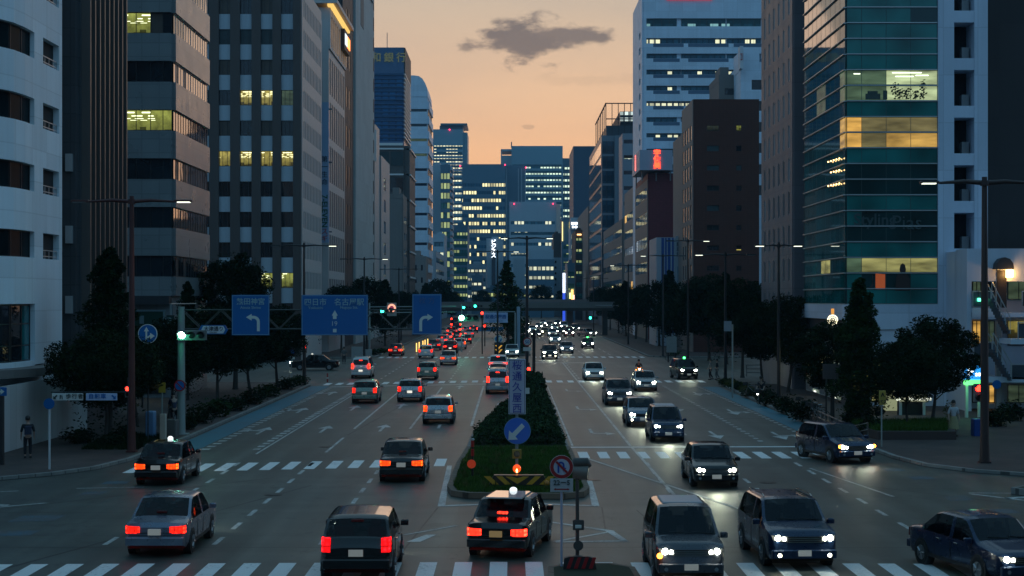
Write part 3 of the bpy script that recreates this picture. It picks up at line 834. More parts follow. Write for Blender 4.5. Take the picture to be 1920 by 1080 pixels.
# -- banded grey and white block
def p3(i, j):
    if j == 3: return [LITG, LITG, GLASS, GLASS]
    if j == 5: return [LITG, LITG, LITG, LITG]
    return [GLASS, GLASSB, GLASS, GLASS]
b, fp, sp = block('glossy grey block with ribbon windows, two floors of the front glowing yellow green', -31, -23.5, 111, 123.5, 38, [W_GREY], 'L', roof=False)
rws = rows_down(26.83+3.37*3, 3.37, 1.45, 8.2)
wall = MB()
zs = [7.2] + [a for r in sorted(rws) for a in r] + [38]
for i in range(0, len(zs), 2):
    fp.box(wall, .0, 7.5+.30, zs[i], zs[i+1], -.05, .30, 0); sp.box(wall, .0, 12.5, zs[i], zs[i+1], -.05, .298, 0)
for j, (za, zb) in enumerate(rws):
    for (ua, ub, pn, ml) in ((.0, 1.2, 0, 1),(1.2, 3.75, 1, 1),(3.75, 7.62, 2, [.34,.60,.82])):
        pn_ = GLASS
        if j == 3: pn_ = [LITG, LITG, BLIND, GLASS] if pn == 2 else LITG
        elif j == 5: pn_ = [LITG, LITG, LITG, LITG] if pn == 2 else LITG
        window(b, fp, ua, ub, za, zb, .08, pn_, ml, .05)
    window(b, sp, -.06, 6.1, za, zb, .08, GLASS if j % 2 else [GLASS, BLINDG, GLASS], 7, .06, TRIM if j < 5 else FRAME)
    window(b, sp, 6.1, 12.4, za, zb, .08, GLASS, 7, .06, TRIM if j < 5 else FRAME)
fp.box(wall, 0, 7.5, 0, 6.6, -.05, .1, 0); sp.box(wall, 0, 12.5, 0, 6.6, -.05, .1, 0)
wall.build('wall', [W_GREY], b)
sf = MB(); fp.box(sf, 0, 7.6, 6.6, 7.2, -.05, .9, 0); sf.build('canopy', W_CHAR, b)
for k in range(3):
    window(b, fp, .8+k*2.2, 2.7+k*2.2, .4, 3.4, .12, [LITD, GLASS, LITY][k], 2, .07)

# -- brown pier office block
colx = [(380,389),(411.5,433),(451,473),(490,512),(528,550.5)]
x0 = XP(345, 180); x1 = -23.5-.02
cols = [(XP(a,180)-x0, XP(c,180)-x0) for a, c in [(345,352),(372,393.5)] + colx[1:]]
rws = rows_down(23.6+3.42*5, 3.42, 1.72, 4.5)
def pane4(i, j):
    if j == 5: return LITY if i != 3 or True else LITG
    if j == 3 and i in (3, 4): return LITY
    if j == 3 and i == 5: return LITD
    if j == 9 and i in (4, 5): return LITG
    if i == 5: return GLASS
    return [BLIND, GLASS, BLIND, BLINDG][(i*7+j*3+j*i) % 4] if j < 6 else GLASS
sr = [(za-.1, zb+.2) for za, zb in rws]
block('tall office block of dark brown piers and pale spandrels, one floor fully lit yellow', x0, x1, 180, 198.6, 41.6, [W_PINK, W_BROWN, W_SPAN], 'L',
      front=dict(cols=cols, rows=rws, pd=.55, sd=.22, pm=1, sm=2, pane=pane4, mull=lambda i: [.3,.7] if i else 1, fw=.05, d=.04),
      sidef=dict(cols=(12, .62, .8, .4), rows=sr, pd=.10, sd=.095, pm=0, sm=0, pane=lambda i, j: SLIT if (i*5+j) % 3 else BLINDG, mull=2, fw=.07, frame=TRIM, d=.01), core=1)

# -- pale block with slit windows and glowing eaves
b, fp, sp = block('pale block of tall slit windows with a glowing yellow eave above its top floor', -33, -23.5, 206, 226, 44.5, [W_PINK], 'L', roof=False,
      sidef=dict(cols=(8, .62, .46, .3), rows=rows_down(38.2, 5.72, 4.7, 2), pd=.10, sd=.095, pane=lambda i, j: SLIT, mull=1, fw=.05, d=.01, z1=39.2))
wall = MB()
grid(b, wall, sp, cols_n(20, 8, .7, .8, .3), [(39.6, 43.6)], 39.2, 44.5, .3, .28, 0, 0, .04, pane=lambda i, j: LITO, mull=1, fw=.06)
fp.box(wall, 0, 9.5, 0, 44.5, -.04, .02, 0); wall.build('wall', [W_PINK], b)
ev = MB(); ev.box(-33,-22.2,205,227,44.9,45.4); ev.build('eave', W_PINK, b)
gl = MB(); gl.box(-23.5,-22.75,205.4,226.8,44.6,44.89); gl.build('cove_light', glow('cove_yellow', (1,.62,.16), .95), b)
bd = MB(); bd.box(-23.5,-22.7,219,226,41.2,44); s_ = bd.build('sign_band', W_CHAR, b)
text('銀行 Resona', .001, W_CHAR, None) if False else None
sg = MB(); sg.box(-22.69,-22.6,219.4,222,41.9,43.4,0); sg.box(-22.69,-22.6,222.4,225.6,41.9,43.4,1)
sg.build('sign_light', [glow('sign_pale', (.8,.9,1), 1.0), glow('sign_orange', (1,.22,.04), 3.0)], s_)

# blade sign on it
b = empty('blade_sign', (XP(609,204),204,ZP(455,204)), 'tall blue white blade sign with vertical lettering on the pale slit window block', 'sign')
fr = MB(); Xa, Xb = XP(601.5,204), XP(617,204)
fr.box(Xa, Xb, 203.7, 204.5, ZP(455,204), ZP(192,204)); BS = mat('blade_blue_white', (.30,.42,.60), .4, var=.05)
fr.build('panel', BS, b)
TXD = mat('ink_dark', (.02,.03,.05), .6, var=0); TXR = mat('ink_red', (.45,.03,.03), .6, var=0)
xc = (Xa+Xb)/2
text('第一生命', .85, TXD, b, (xc, 203.66, ZP(320,204)), vertical=True, sp=1.15)
text('7-ELEVEN', 1.0, mat('ink_green', (.02,.10,.06), .6, var=0), b, (xc, 203.66, ZP(396,204)), rot=(R(90),R(90),0), bold=.02)
text('スギ', .9, TXR, b, (xc, 203.66, ZP(441,204)), vertical=True)
for zz in (200, 300, 430):
    a = MB(); a.box(Xb, Xb+.35, 204.0, 204.2, ZP(zz+6,204), ZP(zz+3,204)); a.build('bracket', STEEL, b)

# -- tall blank concrete block
b, fp, sp = block('very tall blank concrete block with a smooth windowless street side', -32, -23.5, 243, 276, 64, [W_CONC], 'L', roof=False)
wall = MB()
for k in range(17): sp.box(wall, 31.0, 32.2, 4+k*3.5, 6.2+k*3.5, -.01, .06, 0)
sp.box(wall, 8, 13, 50, 64, -.02, .05, 1)  # darker flat panel puts the shade of a dim recess into colour
wall.build('louvre_strip', [W_CHAR, W_WARM], b)
lg = MB(); sp.box(lg, 22, 29, 57.2, 60.6, 0, .25); s_ = lg.build('sign_board', W_CONC, b)
ring = MB()
for k in range(20):
    a0, a1 = 2*math.pi*k/20, 2*math.pi*(k+1)/20
    ring.add([(-23.22, 268+1.5*math.cos(a)*s, 58.9+1.5*math.sin(a)*s) for a, s in ((a0,1),(a1,1),(a1,.7),(a0,.7))], [(0,1,2,3)])
ring.build('emblem', mat('emblem_white', (.8,.8,.8), .4, var=0), s_)
b, fp, sp = block('narrow charcoal service tower pressed between the slit window block and the concrete one', -30, -23.9, 227, 242.5, 60, [W_CHAR], 'L', roof=False,
      sidef=dict(cols=[(5,7),(9,11)], rows=rows_down(55, 5.7, 3, 4), pd=.10, sd=.095, pane=lambda i, j: SLIT, mull=1))

# -- small white blocks
b, fp, sp = block('slim white block with a small blade panel at its roof corner', -27.4, -23.7, 280, 289.5, 37.6, [W_PINK], 'L', roof=False)
s_ = MB(); s_.box(-24.2,-23.4,279.2,279.9,31,36.5); s_.build('roof_sign', mat('sign_white', (.7,.7,.7), .5, var=.05), b)
block('low white block with square dark windows stepping down the street', -29, -23.5, 290, 310, 33, [W_PINK], 'L',
      sidef=dict(cols=[(6,10.5)], rows=rows_down(29.4, 4.0, 2.3, 2), pd=.10, sd=.095, pane=lambda i, j: GLASS, mull=2), roof=False)
block('plain dark grey slab building in front of the blue bank tower', -26.3, -23.2, 345, 358, 28.6, [W_WARM], 'L', roof=True,
      sidef=dict(cols=[(3,6),(8,11)], rows=rows_down(25, 3.6, 1.6, 2), pd=.10, sd=.095, pane=lambda i, j: GLASS, mull=1))

# -- blue bank tower
W_NAVY = mat('wall_navy', (.05,.12,.24), .35, var=.06, spec=.8)
GBANK = ribbonmat('bank_glass', (.008,.09,.22), (.7,.75,.5), 1.0, cell=1.6, floor=3.2, thr=.80)
b, fp, sp = block('blue striped glass bank tower rising from a dark stone base', -34, -24.1, 362, 383, 63.8, [W_NAVY, mat('base_stone', (.10,.092,.088), .6, var=.1), mat('bank_band', (.03,.10,.21), .3, var=.05), mat('bank_sidefin', (.75,.72,.70), .4, var=.05)], 'L', roof=False)
wall = MB(); k = 0; z = 43.0
rws = rows_down(57.6, .95, .62, 42.6)
for za, zb in rws: window(b, fp, .05, 9.85, za, zb, .05, GBANK, 1, .03, FRAME)
for za, zb in rws:
    fp.box(wall, 0, 9.9, zb, zb+.33, -.05, .28, 2); sp.box(wall, 0, 21, zb, zb+.36, -.05, .3, 3)
    sp.box(wall, .1, 20.9, za, zb, -.05, .04, 1)
fp.box(wall, 0, 9.95, 57.95, 63.8, -.05, .3, 0); sp.box(wall, 0, 21, 57.99, 63.8, -.05, .3, 1)
fp.box(wall, 0, 11.2, 0, 41.6, -.05, .9, 1); sp.box(wall, -.88, 21, 0, 41.58, -.05, 1.3, 1)
for zz in rows_down(41.0, 5.8, .35, 2): fp.box(wall, -.02, 11.4, zz[0], zz[1], .5, 1.15, 3); sp.box(wall, -.9, 21, zz[0], zz[1]-.01, .5, 1.6, 3)
fp.box(wall, 0, 9.7, 41.62, 42.2, -.05, .5, 3)
wall.build('wall', [W_NAVY, MATS['base_stone'], MATS['bank_band'], MATS['bank_sidefin']], b)
for kx in range(3):
    window(b, fp, .6+kx*3.2, 3.4+kx*3.2, 37.0, 40.2, .93, BLINDG, 2, .06)
    for kz in range(4): window(b, fp, .6+kx*3.2, 3.4+kx*3.2, 31.2-5.8*kz, 34.4-5.8*kz, .93, GLASS, 2, .06)
text('大和銀行', 2.3, glow('letters_dim', (.45,.55,.28), .14), b, (-28.9, 361.5, ZP(108,362)), sp=1.45, bold=.03)
a = MB(); a.tube([(-28.5,370,63.8),(-28.5,370,68.5)], .08, 6); a.build('antenna', STEEL, b)

# -- striped white tower
b, fp, sp = block('slender white striped tower with curved roof cap beside the blue bank tower', -34, -24, 464, 488, 65, [W_BLUE], 'L', roof=False)
wall = MB(); rws = rows_down(62.0, 4.3, .8, 6)
for za, zb in rws:
    window(b, fp, .05, 9.8, za, zb, .05, GLASSB if random.random() < .8 else LITD, 5, .05)
    window(b, sp, .3, 23.5, za-1.3, zb, .05, BLIND, 9, .12, TRIM)
    fp.box(wall, 0, 10, zb, zb+3.5, -.05, .4, 0); sp.box(wall, 0, 24, zb, zb+2.2, -.05, .42, 0)
wall.build('wall', [W_BLUE], b)
cp = MB()
prof = [(-34.2,65.4),(-23.9,65.4)] + [(-23.9 - 3.2*(1-math.cos(R(a))), 65.4+6.2*math.sin(R(a))) for a in (20,40,60,80)] + [(-27.8,71.7),(-34.2,71.7)]
cp.add([(x,463.6,z) for x,z in prof]+[(x,488,z) for x,z in prof], [tuple(range(len(prof))), tuple(range(2*len(prof)-1,len(prof)-1,-1))] + [(i,i+len(prof),(i+1)%len(prof)+len(prof),(i+1)%len(prof)) for i in range(len(prof))])
cp.build('roof', W_BLUE, b)
a = MB()
for xx in (-33.0,-32.2): a.tube([(xx,470,71),(xx,470,76 if xx < -32.5 else 74)], .1, 6)
a.build('antenna', STEEL, b)
block('low cream building with a flat roof at the foot of the white striped tower', -29, -23.2, 440, 452, ZP(487,440), [W_STONE], 'L',
      front=dict(cols=(3,.3,.5,.3), rows=rows_down(ZP(497,440),3.4,1.5,2), pd=.2, sd=.19, pane=lambda i, j: GLASS, mull=2))
# ------------------------------------------------------------------ right side of the street
# -- teal glass corner building
Y0 = 102.4; X0 = 21.5; X1 = XP(1757, Y0); X2 = XP(1850, Y0)
W_COL = mat('wall_lilac_white', (.56,.61,.72), .5, var=.06, streak=.08, joint=(2.2, 3.04, .85))
G_SP = glassmat('glass_teal_panel', (.012,.155,.145), .12, .08, spec=.6)
G_DK = glassmat('glass_teal_dark', (.004,.035,.038), .04, .1, spec=.6)
b = building('teal glass corner building with lit office floors and a pale column stack', X0, X2, Y0, 116.6)
fp = front_path(X0, X1, Y0); sp = right_side(X0, Y0, 116.6)
wall = MB(); wall.box(X0, X1, Y0, 116.6, 0, 40, 0)
vx = [0] + [XP(v, Y0)-X0 for v in (1615,1661,1707,1757)]
step = 29.3*Y0/3000
lines = [ZP(283/2.0*1.0+0,Y0)]
zl = [ZP(131, Y0) + step*k for k in range(8,-17,-1)]       # horizontal transoms; index 8 is the top of the white-lit floor
LOF = blindlit('lit_room_teal', (.20,.34,.20), .42); O1 = blindlit('lit_room_pale', (.58,.70,.38), 1.0)
AMB = blindlit('lit_amber_blind', (.85,.50,.12), .75); AMBD = blindlit('lit_amber_dim', (.45,.38,.16), .42)
YEL = blindlit('lit_shop_yellow', (.65,.62,.22), .60)
def pcell(i, j):
    # j: row index downwards from the top transom, i: column
    r = j-8
    if r in (0,1): return [LOF, LOF, O1, O1][i]
    if r in (3,4): return [LITO if r == 3 else LITO, AMBD if r == 3 else AMBD, AMBD if r == 3 else AMB, AMBD if r == 3 else AMB][i]
    if r in (6,7): return G_DK
    if r in (9,10): return G_DK if not (r == 9 and i == 0) else G_SP
    if r == 12: return [LOF, YEL, YEL, YEL][i]
    if r == 13: return [G_SP, G_DK, G_DK, G_SP][i]
    if r < 0 and r % 3 != 0: return G_DK if i == 3 and r in (-4,) else G_SP
    return G_SP
bands = 0
for j in range(len(zl)-1):
    za, zb = zl[j+1], zl[j]
    if za < 6.2: break
    pn = [pcell(i, j) for i in range(4)]
    window(b, fp, 0, X1-X0, za+.03, zb-.03, .06, pn, [v/(X1-X0) for v in vx[1:4]], .03, mat('frame_teal', (.03,.07,.07), .4, var=.05), fd=.03)
    fp.box(wall, -.12, X1-X0, za-.028, za+.028, -.05, .17, 1)
    bot = za
sl = [0] + [i*14.2/9 for i in range(1,10)]
SIDEG = glassmat('glass_side', (.006,.11,.115), .03, .06)
for j in range(len(zl)-1):
    za, zb = zl[j+1], zl[j]
    if za < 6.2: break
    r = j-8
    pn = [SIDEG]*9
    if r in (0,1): pn = [SIDEG, SIDEG, SIDEG, LITD, LITD, SIDEG, SIDEG, SIDEG, LOF]
    if r in (3,4): pn = [SIDEG]*8 + [AMB]
    if r in (12,): pn = [SIDEG]*4 + [YEL, YEL] + [SIDEG]*3
    window(b, sp, 0, 14.2, za+.03, zb-.03, .06, pn, [v/14.2 for v in sl[1:9]], .03, MATS['frame_teal'], fd=.03)
    sp.box(wall, 0, 14.2+.12, za-.028, za+.028, -.05, .20, 1)
# pale base under the glass
fp.box(wall, 0, X1-X0, bot-1.6, bot-.03, -.05, .25, 2); fp.box(wall, 1.0, X1-X0, 0, bot-1.6, -.05, .12, 2); sp.box(wall, 0, 14.2, bot-1.0, bot-.03, -.05, .25, 2)
# column stack with balcony openings
cx = [XP(v, Y0) for v in (1757,1787,1825,1850)]
for (a, c) in ((cx[0]+.005,cx[1]),(cx[2],cx[3])): wall.box(a, c, Y0-.25, 112, 0, 40, 2)
wall.box(cx[1]-.02, cx[2]+.02, Y0+1.6, 111, 0, 40, 3)
for (xa, xb, yy) in ((1672,1727,136),(1678,1712,143),(1716,1740,141),(1600,1612,138)):
    m_ = MB(); m_.box(XP(xa,Y0), XP(xb,Y0), Y0-.13, Y0-.10, ZP(yy+1.6,Y0), ZP(yy,Y0)); m_.build('ceiling_light', glow('ceiling_tube', (.9,1,.75), 2.6 ), b)
for (xa, xb, ya, yb) in ((1622,1650,176,187),(1655,1663,170,187),(1626,1645,171,176)):
    m_ = MB(); m_.box(XP(xa,Y0), XP(xb,Y0), Y0-.10, Y0-.095, ZP(yb,Y0), ZP(ya,Y0)); m_.build('desk', mat('desk_shape', (.05,.07,.06), .6, var=.3, scale=6), b)
for yy, n_ in ((296,5),(318,4),(343,5)):
    m_ = MB()
    for k in range(n_): Yb = 103.4+k*.9; m_.ball((X0-.24, Yb, ZP(yy-k*.6,103)), .055, 6, 4)
    m_.build('interior_lamp', glow('lamp_warm_dot', (1,.62,.25), 5), b)  # glowing beads on the glass stand in for reflected interior lights
z = ZP(220/2+1.5, Y0)
k = -8
while k < 9:
    zz = ZP(110,Y0) + k*3.04
    if zz > 1 : wall.box(cx[1]+.001, cx[2]-.001, Y0-.2, Y0+1.62, zz-.75, zz, 2)
    k += 1
wall.build('wall', [W_CHAR, TRIM, W_COL, DARKV], b)
for k in range(-6, 9):
    zz = ZP(110,Y0) + k*3.04
    if zz < 3: continue
    r = MB(); r.box(cx[1]+.7, cx[1]+1.15, Y0+.5, Y0+1.0, zz+.0, zz+.8); r.build('air_unit', STEEL, b)
# things inside and on the glass
pl = MB(); random.seed(3)
for (cx_, hh) in ((24.6,.9),(25.3,.6),(26.4,1.1),(25.9,.5),(24.9,.5)):
    for k in range(46):
        a = random.uniform(0,6.28); rr = random.uniform(0,.32); zc = ZP(187,Y0)+random.uniform(.05,hh*1.2)
        x = cx_+rr*math.cos(a); w_ = random.uniform(.03,.08)
        pl.add([(x-w_,Y0-.10,zc-w_*.6),(x+w_,Y0-.10,zc-w_*.2),(x+w_*.6,Y0-.09,zc+w_),(x-w_*.8,Y0-.09,zc+w_*.5)], [(0,1,2,3)])
    pl.box(cx_-.015,cx_+.015,Y0-.10,Y0-.09,ZP(187,Y0),ZP(187,Y0)+hh)
pl.build('potted_plants', mat('plant_dark', (.010,.022,.012), .8, var=0), b)
pr = MB()
Zb = ZP(545,Y0)
fig = [(0,0),(.95,0),(.92,.75),(.8,1.0),(.62,1.1),(.68,1.35),(.62,1.65),(.47,1.75),(.33,1.65),(.27,1.35),(.33,1.1),(.12,1.0),(.04,.75)]
pr.plate([(XP(1678,Y0)+x, Zb+z_) for x, z_ in fig], Y0-.11, Y0-.09, 0)
tf = [(0,0),(.3,.0),(.55,.25),(.62,.25),(.62,1.15),(.5,1.15),(.5,.4),(.3,.2),(.1,.12)]
pr.plate([(XP(1627,Y0)+x*.55, Zb+.1+z_*.9) for x, z_ in tf], Y0-.11, Y0-.09, 0)
pr.plate([(XP(1641,Y0), Zb+.1),(XP(1659,Y0), Zb+.1),(XP(1659,Y0), Zb+1.05),(XP(1641,Y0), Zb+1.1)], Y0-.11, Y0-.09, 1)
pr.plate([(XP(1626,Y0), Zb+1.12),(XP(1644,Y0), Zb+1.12),(XP(1644,Y0), Zb+1.2),(XP(1626,Y0), Zb+1.2)], Y0-.115, Y0-.112, 0)
pr.build('window_poster', [mat('poster_dark', (.035,.018,.015), .6, var=0), mat('poster_red', (.28,.06,.02), .6, var=.1, emit=(.6,.12,.03), es=.35)], b)
text('Styling', 1.05, mat('letters_teal', (.035,.07,.075), .4, var=0), b, (XP(1640,Y0), Y0-.12, ZP(415,Y0)), bold=.015)
sc_ = text('Pias', 1.3, MATS['letters_teal'], b, (XP(1700,Y0), Y0-.13, ZP(417,Y0)), bold=-.005)
# lit shop fronts and the watch advertisement at the street corner
for k in range(4):
    window(b, fp, .3+k*1.25, 1.45+k*1.25, .4, 3.2, .14, [LITY, YEL, LITY, LITD][k], 2, .05)
for k in range(5):
    window(b, sp, 1+k*2.4, 3+k*2.4, .4, 4.6, .08, LITW if k in (1,4) else LITY, 5, .05, TRIM)
ad = MB(); ad.box(XP(1549,108),XP(1573,108),101.0,101.2,ZP(617,101),ZP(577,101)); ad_o = ad.build('advert_panel', DARKV, b)
cl = MB()
c_ = Vector((XP(1561,101.0),100.97,ZP(600,101)))
for k in range(24):
    a0, a1 = 2*math.pi*k/24, 2*math.pi*(k+1)/24
    for (r0, r1, m) in ((.34,.27,0),(.20,.16,0),(.08,0.0,0)):
        cl.add([(c_.x+r*math.cos(a), c_.y, c_.z+r*math.sin(a)) for a, r in ((a0,r0),(a1,r0),(a1,r1),(a0,r1))], [(0,1,2,3)], m)
for k in range(12):
    a = math.pi*k/6; cl.add([(c_.x+math.cos(a)*.22-.02, c_.y-.005, c_.z+math.sin(a)*.22-.02),(c_.x+math.cos(a)*.22+.02, c_.y-.005, c_.z+math.sin(a)*.22-.02),(c_.x+math.cos(a)*.22+.02, c_.y-.005, c_.z+math.sin(a)*.22+.02),(c_.x+math.cos(a)*.22-.02, c_.y-.005, c_.z+math.sin(a)*.22+.02)], [(0,1,2,3)], 0)
cl.box(c_.x-.1,c_.x+.1,c_.y,c_.y+.01,c_.z+.38,c_.z+.72,1)
cl.build('watch_dial', [glow('dial_cream', (1,.9,.6), 2.2), glow('strap_amber', (.9,.4,.08), .8)], ad_o)

# -- dark block behind it to the right
b, fp, sp = block('huge plain dark grey block with tiny wall openings behind the pale column stack', X2+.6, 52, 108, 125, 42, [mat('wall_umber', (.038,.029,.028), .7, var=.15, streak=.12, joint=(3,3.2,.85))], 'R', roof=False)
for k in range(9):
    zz = ZP(38+57.5*k+8, 108); o = MB(); fp.box(o, .15, .62, zz-.55, zz+.35, -.05, .02, 0); o.build('opening', DARKV, b)

# -- low white building with outside stairs
YW = 97.5; XA = XP(1813, YW)
W_WH = mat('wall_white_render', (.55,.57,.66), .6, var=.06, streak=.06)
b = building('low white building with glass-railed balconies and outside stairs', XA, 42, YW, 104)
wall = MB(); H_ = ZP(466,YW)
wall.box(XA, 42, YW+2.4, YW+9, 0, H_-.1, 0); wall.box(XA, 42, YW, YW+2.45, H_-2.0, H_, 0)
wall.box(XA, XA+.28, YW, YW+2.45, 0, H_-2.0, 0)
wall.box(XA+.28, XA+1.7, YW-.1, YW+2.42, ZP(598,YW), ZP(577,YW), 0)
wall.box(XA+.28, 42, YW-.12, YW+2.42, ZP(590,YW)-.15, ZP(586,YW), 0)
wall.box(XA+1.65, XA+1.95, YW-.5, YW-.2, 0, ZP(600,YW), 1)
wall.box(XA+.28, 42, YW-1.4, YW+2.42, ZP(715,YW), ZP(705,YW), 0)
wall.box(XA+1.8, 42, YW-2.8, YW-.2, ZP(640,YW)-.1, ZP(634,YW), 0)
wall.build('wall', [W_WH, W_STONE], b)
for i, (u, v_, m) in enumerate(((.35,.95,GLASS),(1.0,1.55,LITD),(1.7,2.4,GLASS),(3.2,4.6,LITD))):
    window(b, Path([(XA,YW+2.4),(42,YW+2.4)]), u, v_, ZP(562,YW), ZP(500,YW), .04, m, 2, .05)
    window(b, Path([(XA,YW+2.4),(42,YW+2.4)]), u, v_, ZP(650,YW), ZP(602,YW), .04, [LITO, LITO, LITD, LITY][i], 2, .05)
    window(b, Path([(XA,YW+2.4),(42,YW+2.4)]), u, v_, .5, ZP(725,YW), .04, [LITD, LITY, LITO, LITD][i], 2, .05)
RAILG = glassmat('rail_glass', (.05,.07,.09), .1)
for (xa, xb, zb, yb) in ((XA+.3, XA+1.6, ZP(577,YW), YW-.1), (XA+2.2, 42, ZP(634,YW), YW-2.8), (XA+.3,XA+1.6, ZP(672,YW), YW-.3), (XA+2.2,42, ZP(712,YW), YW-1.4), (XA+3.3,42, ZP(577,YW), YW-.1)):
    r = MB(); r.box(xa, xb, yb, yb+.02, zb+.1, zb+.95); ro = r.build('balcony_glass', RAILG, b)
    r = MB(); r.box(xa, xb, yb-.02, yb+.04, zb+.97, zb+1.03)
    x = xa
    while x < min(xb, xa+9): r.box(x, x+.05, yb-.03, yb+.0, zb, zb+.97); x += 1.1
    r.build('handrail', TRIM, ro)
def flight(x0, z0, x1, z1, y):
    n_ = max(6, int(abs(z1-z0)/.18)); s = MB()
    for k in range(n_):
        xa = x0+(x1-x0)*k/n_; xb = x0+(x1-x0)*(k+1)/n_; zz = z0+(z1-z0)*(k+1)/n_
        s.box(min(xa,xb), max(xa,xb)+.02, y, y+1.1, zz-.22, zz)
    o = s.build('stair_flight', mat('stair_dark', (.05,.06,.08), .6, var=.1), b)
    h = MB()
    for yy in (y, y+1.1):
        h.tube([(x0,yy,z0+1.0),(x1,yy,z1+1.0)], .035, 6)
        for k in range(5):
            t = k/4; h.tube([(x0+(x1-x0)*t,yy,z0+(z1-z0)*t),(x0+(x1-x0)*t,yy,z0+(z1-z0)*t+1.0)], .02, 5)
    h.build('handrail', TRIM, o)
flight(XP(1890,96), ZP(625,96), XP(1856,96), ZP(560,96), 95.6)
flight(XP(1893,96), ZP(712,96), XP(1858,96), ZP(655,96), 95.6)
aw = MB()
for k in range(6):
    a0 = R(90+90*k/6*1.0); 
prof = [(-.55,0),(.55,0),(.5,.35),(.3,.62),(0,.72),(-.3,.62),(-.5,.35)]
aw.plate([(XP(1878,YW)+x, ZP(505,YW)+z_) for x, z_ in prof], YW-.7, YW-.01); aw.build('awning', W_CHAR, b)
dr = MB(); dr.box(XP(1869,YW), XP(1887,YW), YW-.05, YW+.0, ZP(577,YW), ZP(507,YW)); dr.build('door', mat('door_dark', (.03,.022,.02), .4, var=.1), b)
lm = MB(); lm.box(XP(1885,YW), XP(1897,YW), YW-.32, YW-.08, ZP(520,YW), ZP(506,YW)); lmo = lm.build('wall_lantern', glow('lantern', (1,.55,.15), 14), b)
def point(name, loc, e, col, r=.1, parent=None):
    l = bpy.data.lights.new(name, 'POINT'); l.energy = e; l.color = col; l.shadow_soft_size = r
    o = bpy.data.objects.new(name, l); COL.objects.link(o); o.location = loc
    if parent: 
        o.parent = parent; q = Vector(loc); pp = parent
        while pp is not None: q -= pp.location; pp = pp.parent
        o.location = q
    return o
point('lantern_light', (XP(1890,YW), YW-.8, ZP(514,YW)), 28, (1,.55,.2), .1, b)

# -- mauve stone block with tall bright windows
rws = rows_down(ZP(20,131)+2.56*5, 2.56, 1.75, 4)
zrow = [r[0] for r in rws]
def p5(i, j):
    return MATS['glass_reflect'] if (zrow[j] > 17.5 or (i*5+j*3) % 11 == 0) else SLIT
MATS['glass_reflect'] = mat('glass_coated', (.62,.60,.60), .12, metal=1, var=.1, scale=.5)  # bright mirror metal stands in for sky reflected in the upper panes
block('mauve stone block of tall paired windows next to the teal glass building', 21.5, 24.1, 121.5, 136.4, 38, [W_MAUVE], 'R', roof=False,
      front=dict(cols=[(.9,1.9)], rows=rws, pd=.25, sd=.24, pane=lambda i, j: GLASSB if j % 3 else LITD, mull=1),
      sidef=dict(cols=(6,.3,.66,.3), rows=rws, pd=.10, sd=.095, pane=p5, mull=1, fw=.05, d=.01, frame=TRIM))

# -- brown brick block
Y0 = 205.5
fx = lambda a: XP(a, Y0)-23.5
rws = [(ZP(y1_,Y0), ZP(y0_,Y0)) for y0_, y1_ in ((235,246),(273,284),(310,320),(348,358),(385,396),(422,432),(460,470),(498,508))]
block('dark brown brick block with few small windows under the office towers', 23.5, XP(1423,Y0), Y0, 218.5, ZP(186,Y0), [W_RED, W_STONE], 'R', roof=False,
      front=dict(cols=[(fx(1325),fx(1348)),(fx(1380),fx(1390))], rows=rws, pd=.16, sd=.158, pm=0, sm=0, mull=lambda i: 2 if i == 0 else 1, d=.03, fw=.05,
                 pane=lambda i, j: [LITW, BLINDG, BLINDG, DARKV, BLINDG, DARKV, GLASS, GLASS][j] if i == 0 else [LITG, GLASS, BLINDG, GLASS, GLASS, GLASS, LITY, GLASS][j]),
      sidef=dict(cols=(4,.5,.52,.5), rows=[(a-1.0, c+.2) for a, c in rws], pd=.10, sd=.095, pm=1, sm=1, pane=lambda i, j: GLASS, mull=1, d=.01))
block('narrow grey stone block between the brown brick block and the neon-topped one', 24.2, 28, 225, 238, ZP(250,225), [W_STONE], 'R', roof=False)
# -- crimson block with roof box sign
Y0 = 270
b, fp, sp = block('crimson tiled block carrying the white box sign with red neon characters', 23.2, XP(1265,Y0), Y0, 296, ZP(336,Y0), [W_CRIM, W_STONE], 'R', roof=True,
      sidef=dict(cols=(4,1,.5,1), rows=rows_down(ZP(350,Y0),4.2,2.0,3), pd=.10, sd=.095, pm=1, sm=1, pane=lambda i, j: GLASS, mull=1))
xa, xb, za, zb = XP(1203,Y0-2), XP(1261,Y0-2), ZP(319,Y0-2), ZP(281,Y0-2)
s = empty('rooftop_sign', ((xa+xb)/2, Y0+3, ZP(336,Y0)), 'white rooftop box sign with three red neon characters above the crimson block', 'sign')
m_ = MB(); m_.box(xa-.35, xb, Y0-2, Y0+14, za, zb); m_.build('panel', mat('signbox_white', (.42,.46,.56), .5, var=.05), s)
for x in (xa+.2, (xa+xb)/2, xb-.2):
    for yy in (Y0-.5, Y0+12): MB().box(x-.1, x+.1, yy, yy+.2, ZP(336,Y0)-.3, za-.003).build('leg', STEEL, s)
NEON = glow('neon_red', (1,.05,.015), 4.5)
text('宇佐美', 1.15, NEON, s, (XP(1232,Y0-2), Y0-2.06, ZP(300,Y0)), vertical=True, bold=.03, sp=.92, ext=.05)
t_ = text('宇佐美', .95, glow('neon_pink', (1,.12,.10), 3.0), s, (xa-.42, Y0+6, ZP(300,Y0)), rot=(R(90),0,R(-90)), vertical=True, bold=.02, sp=.95, ext=.04)
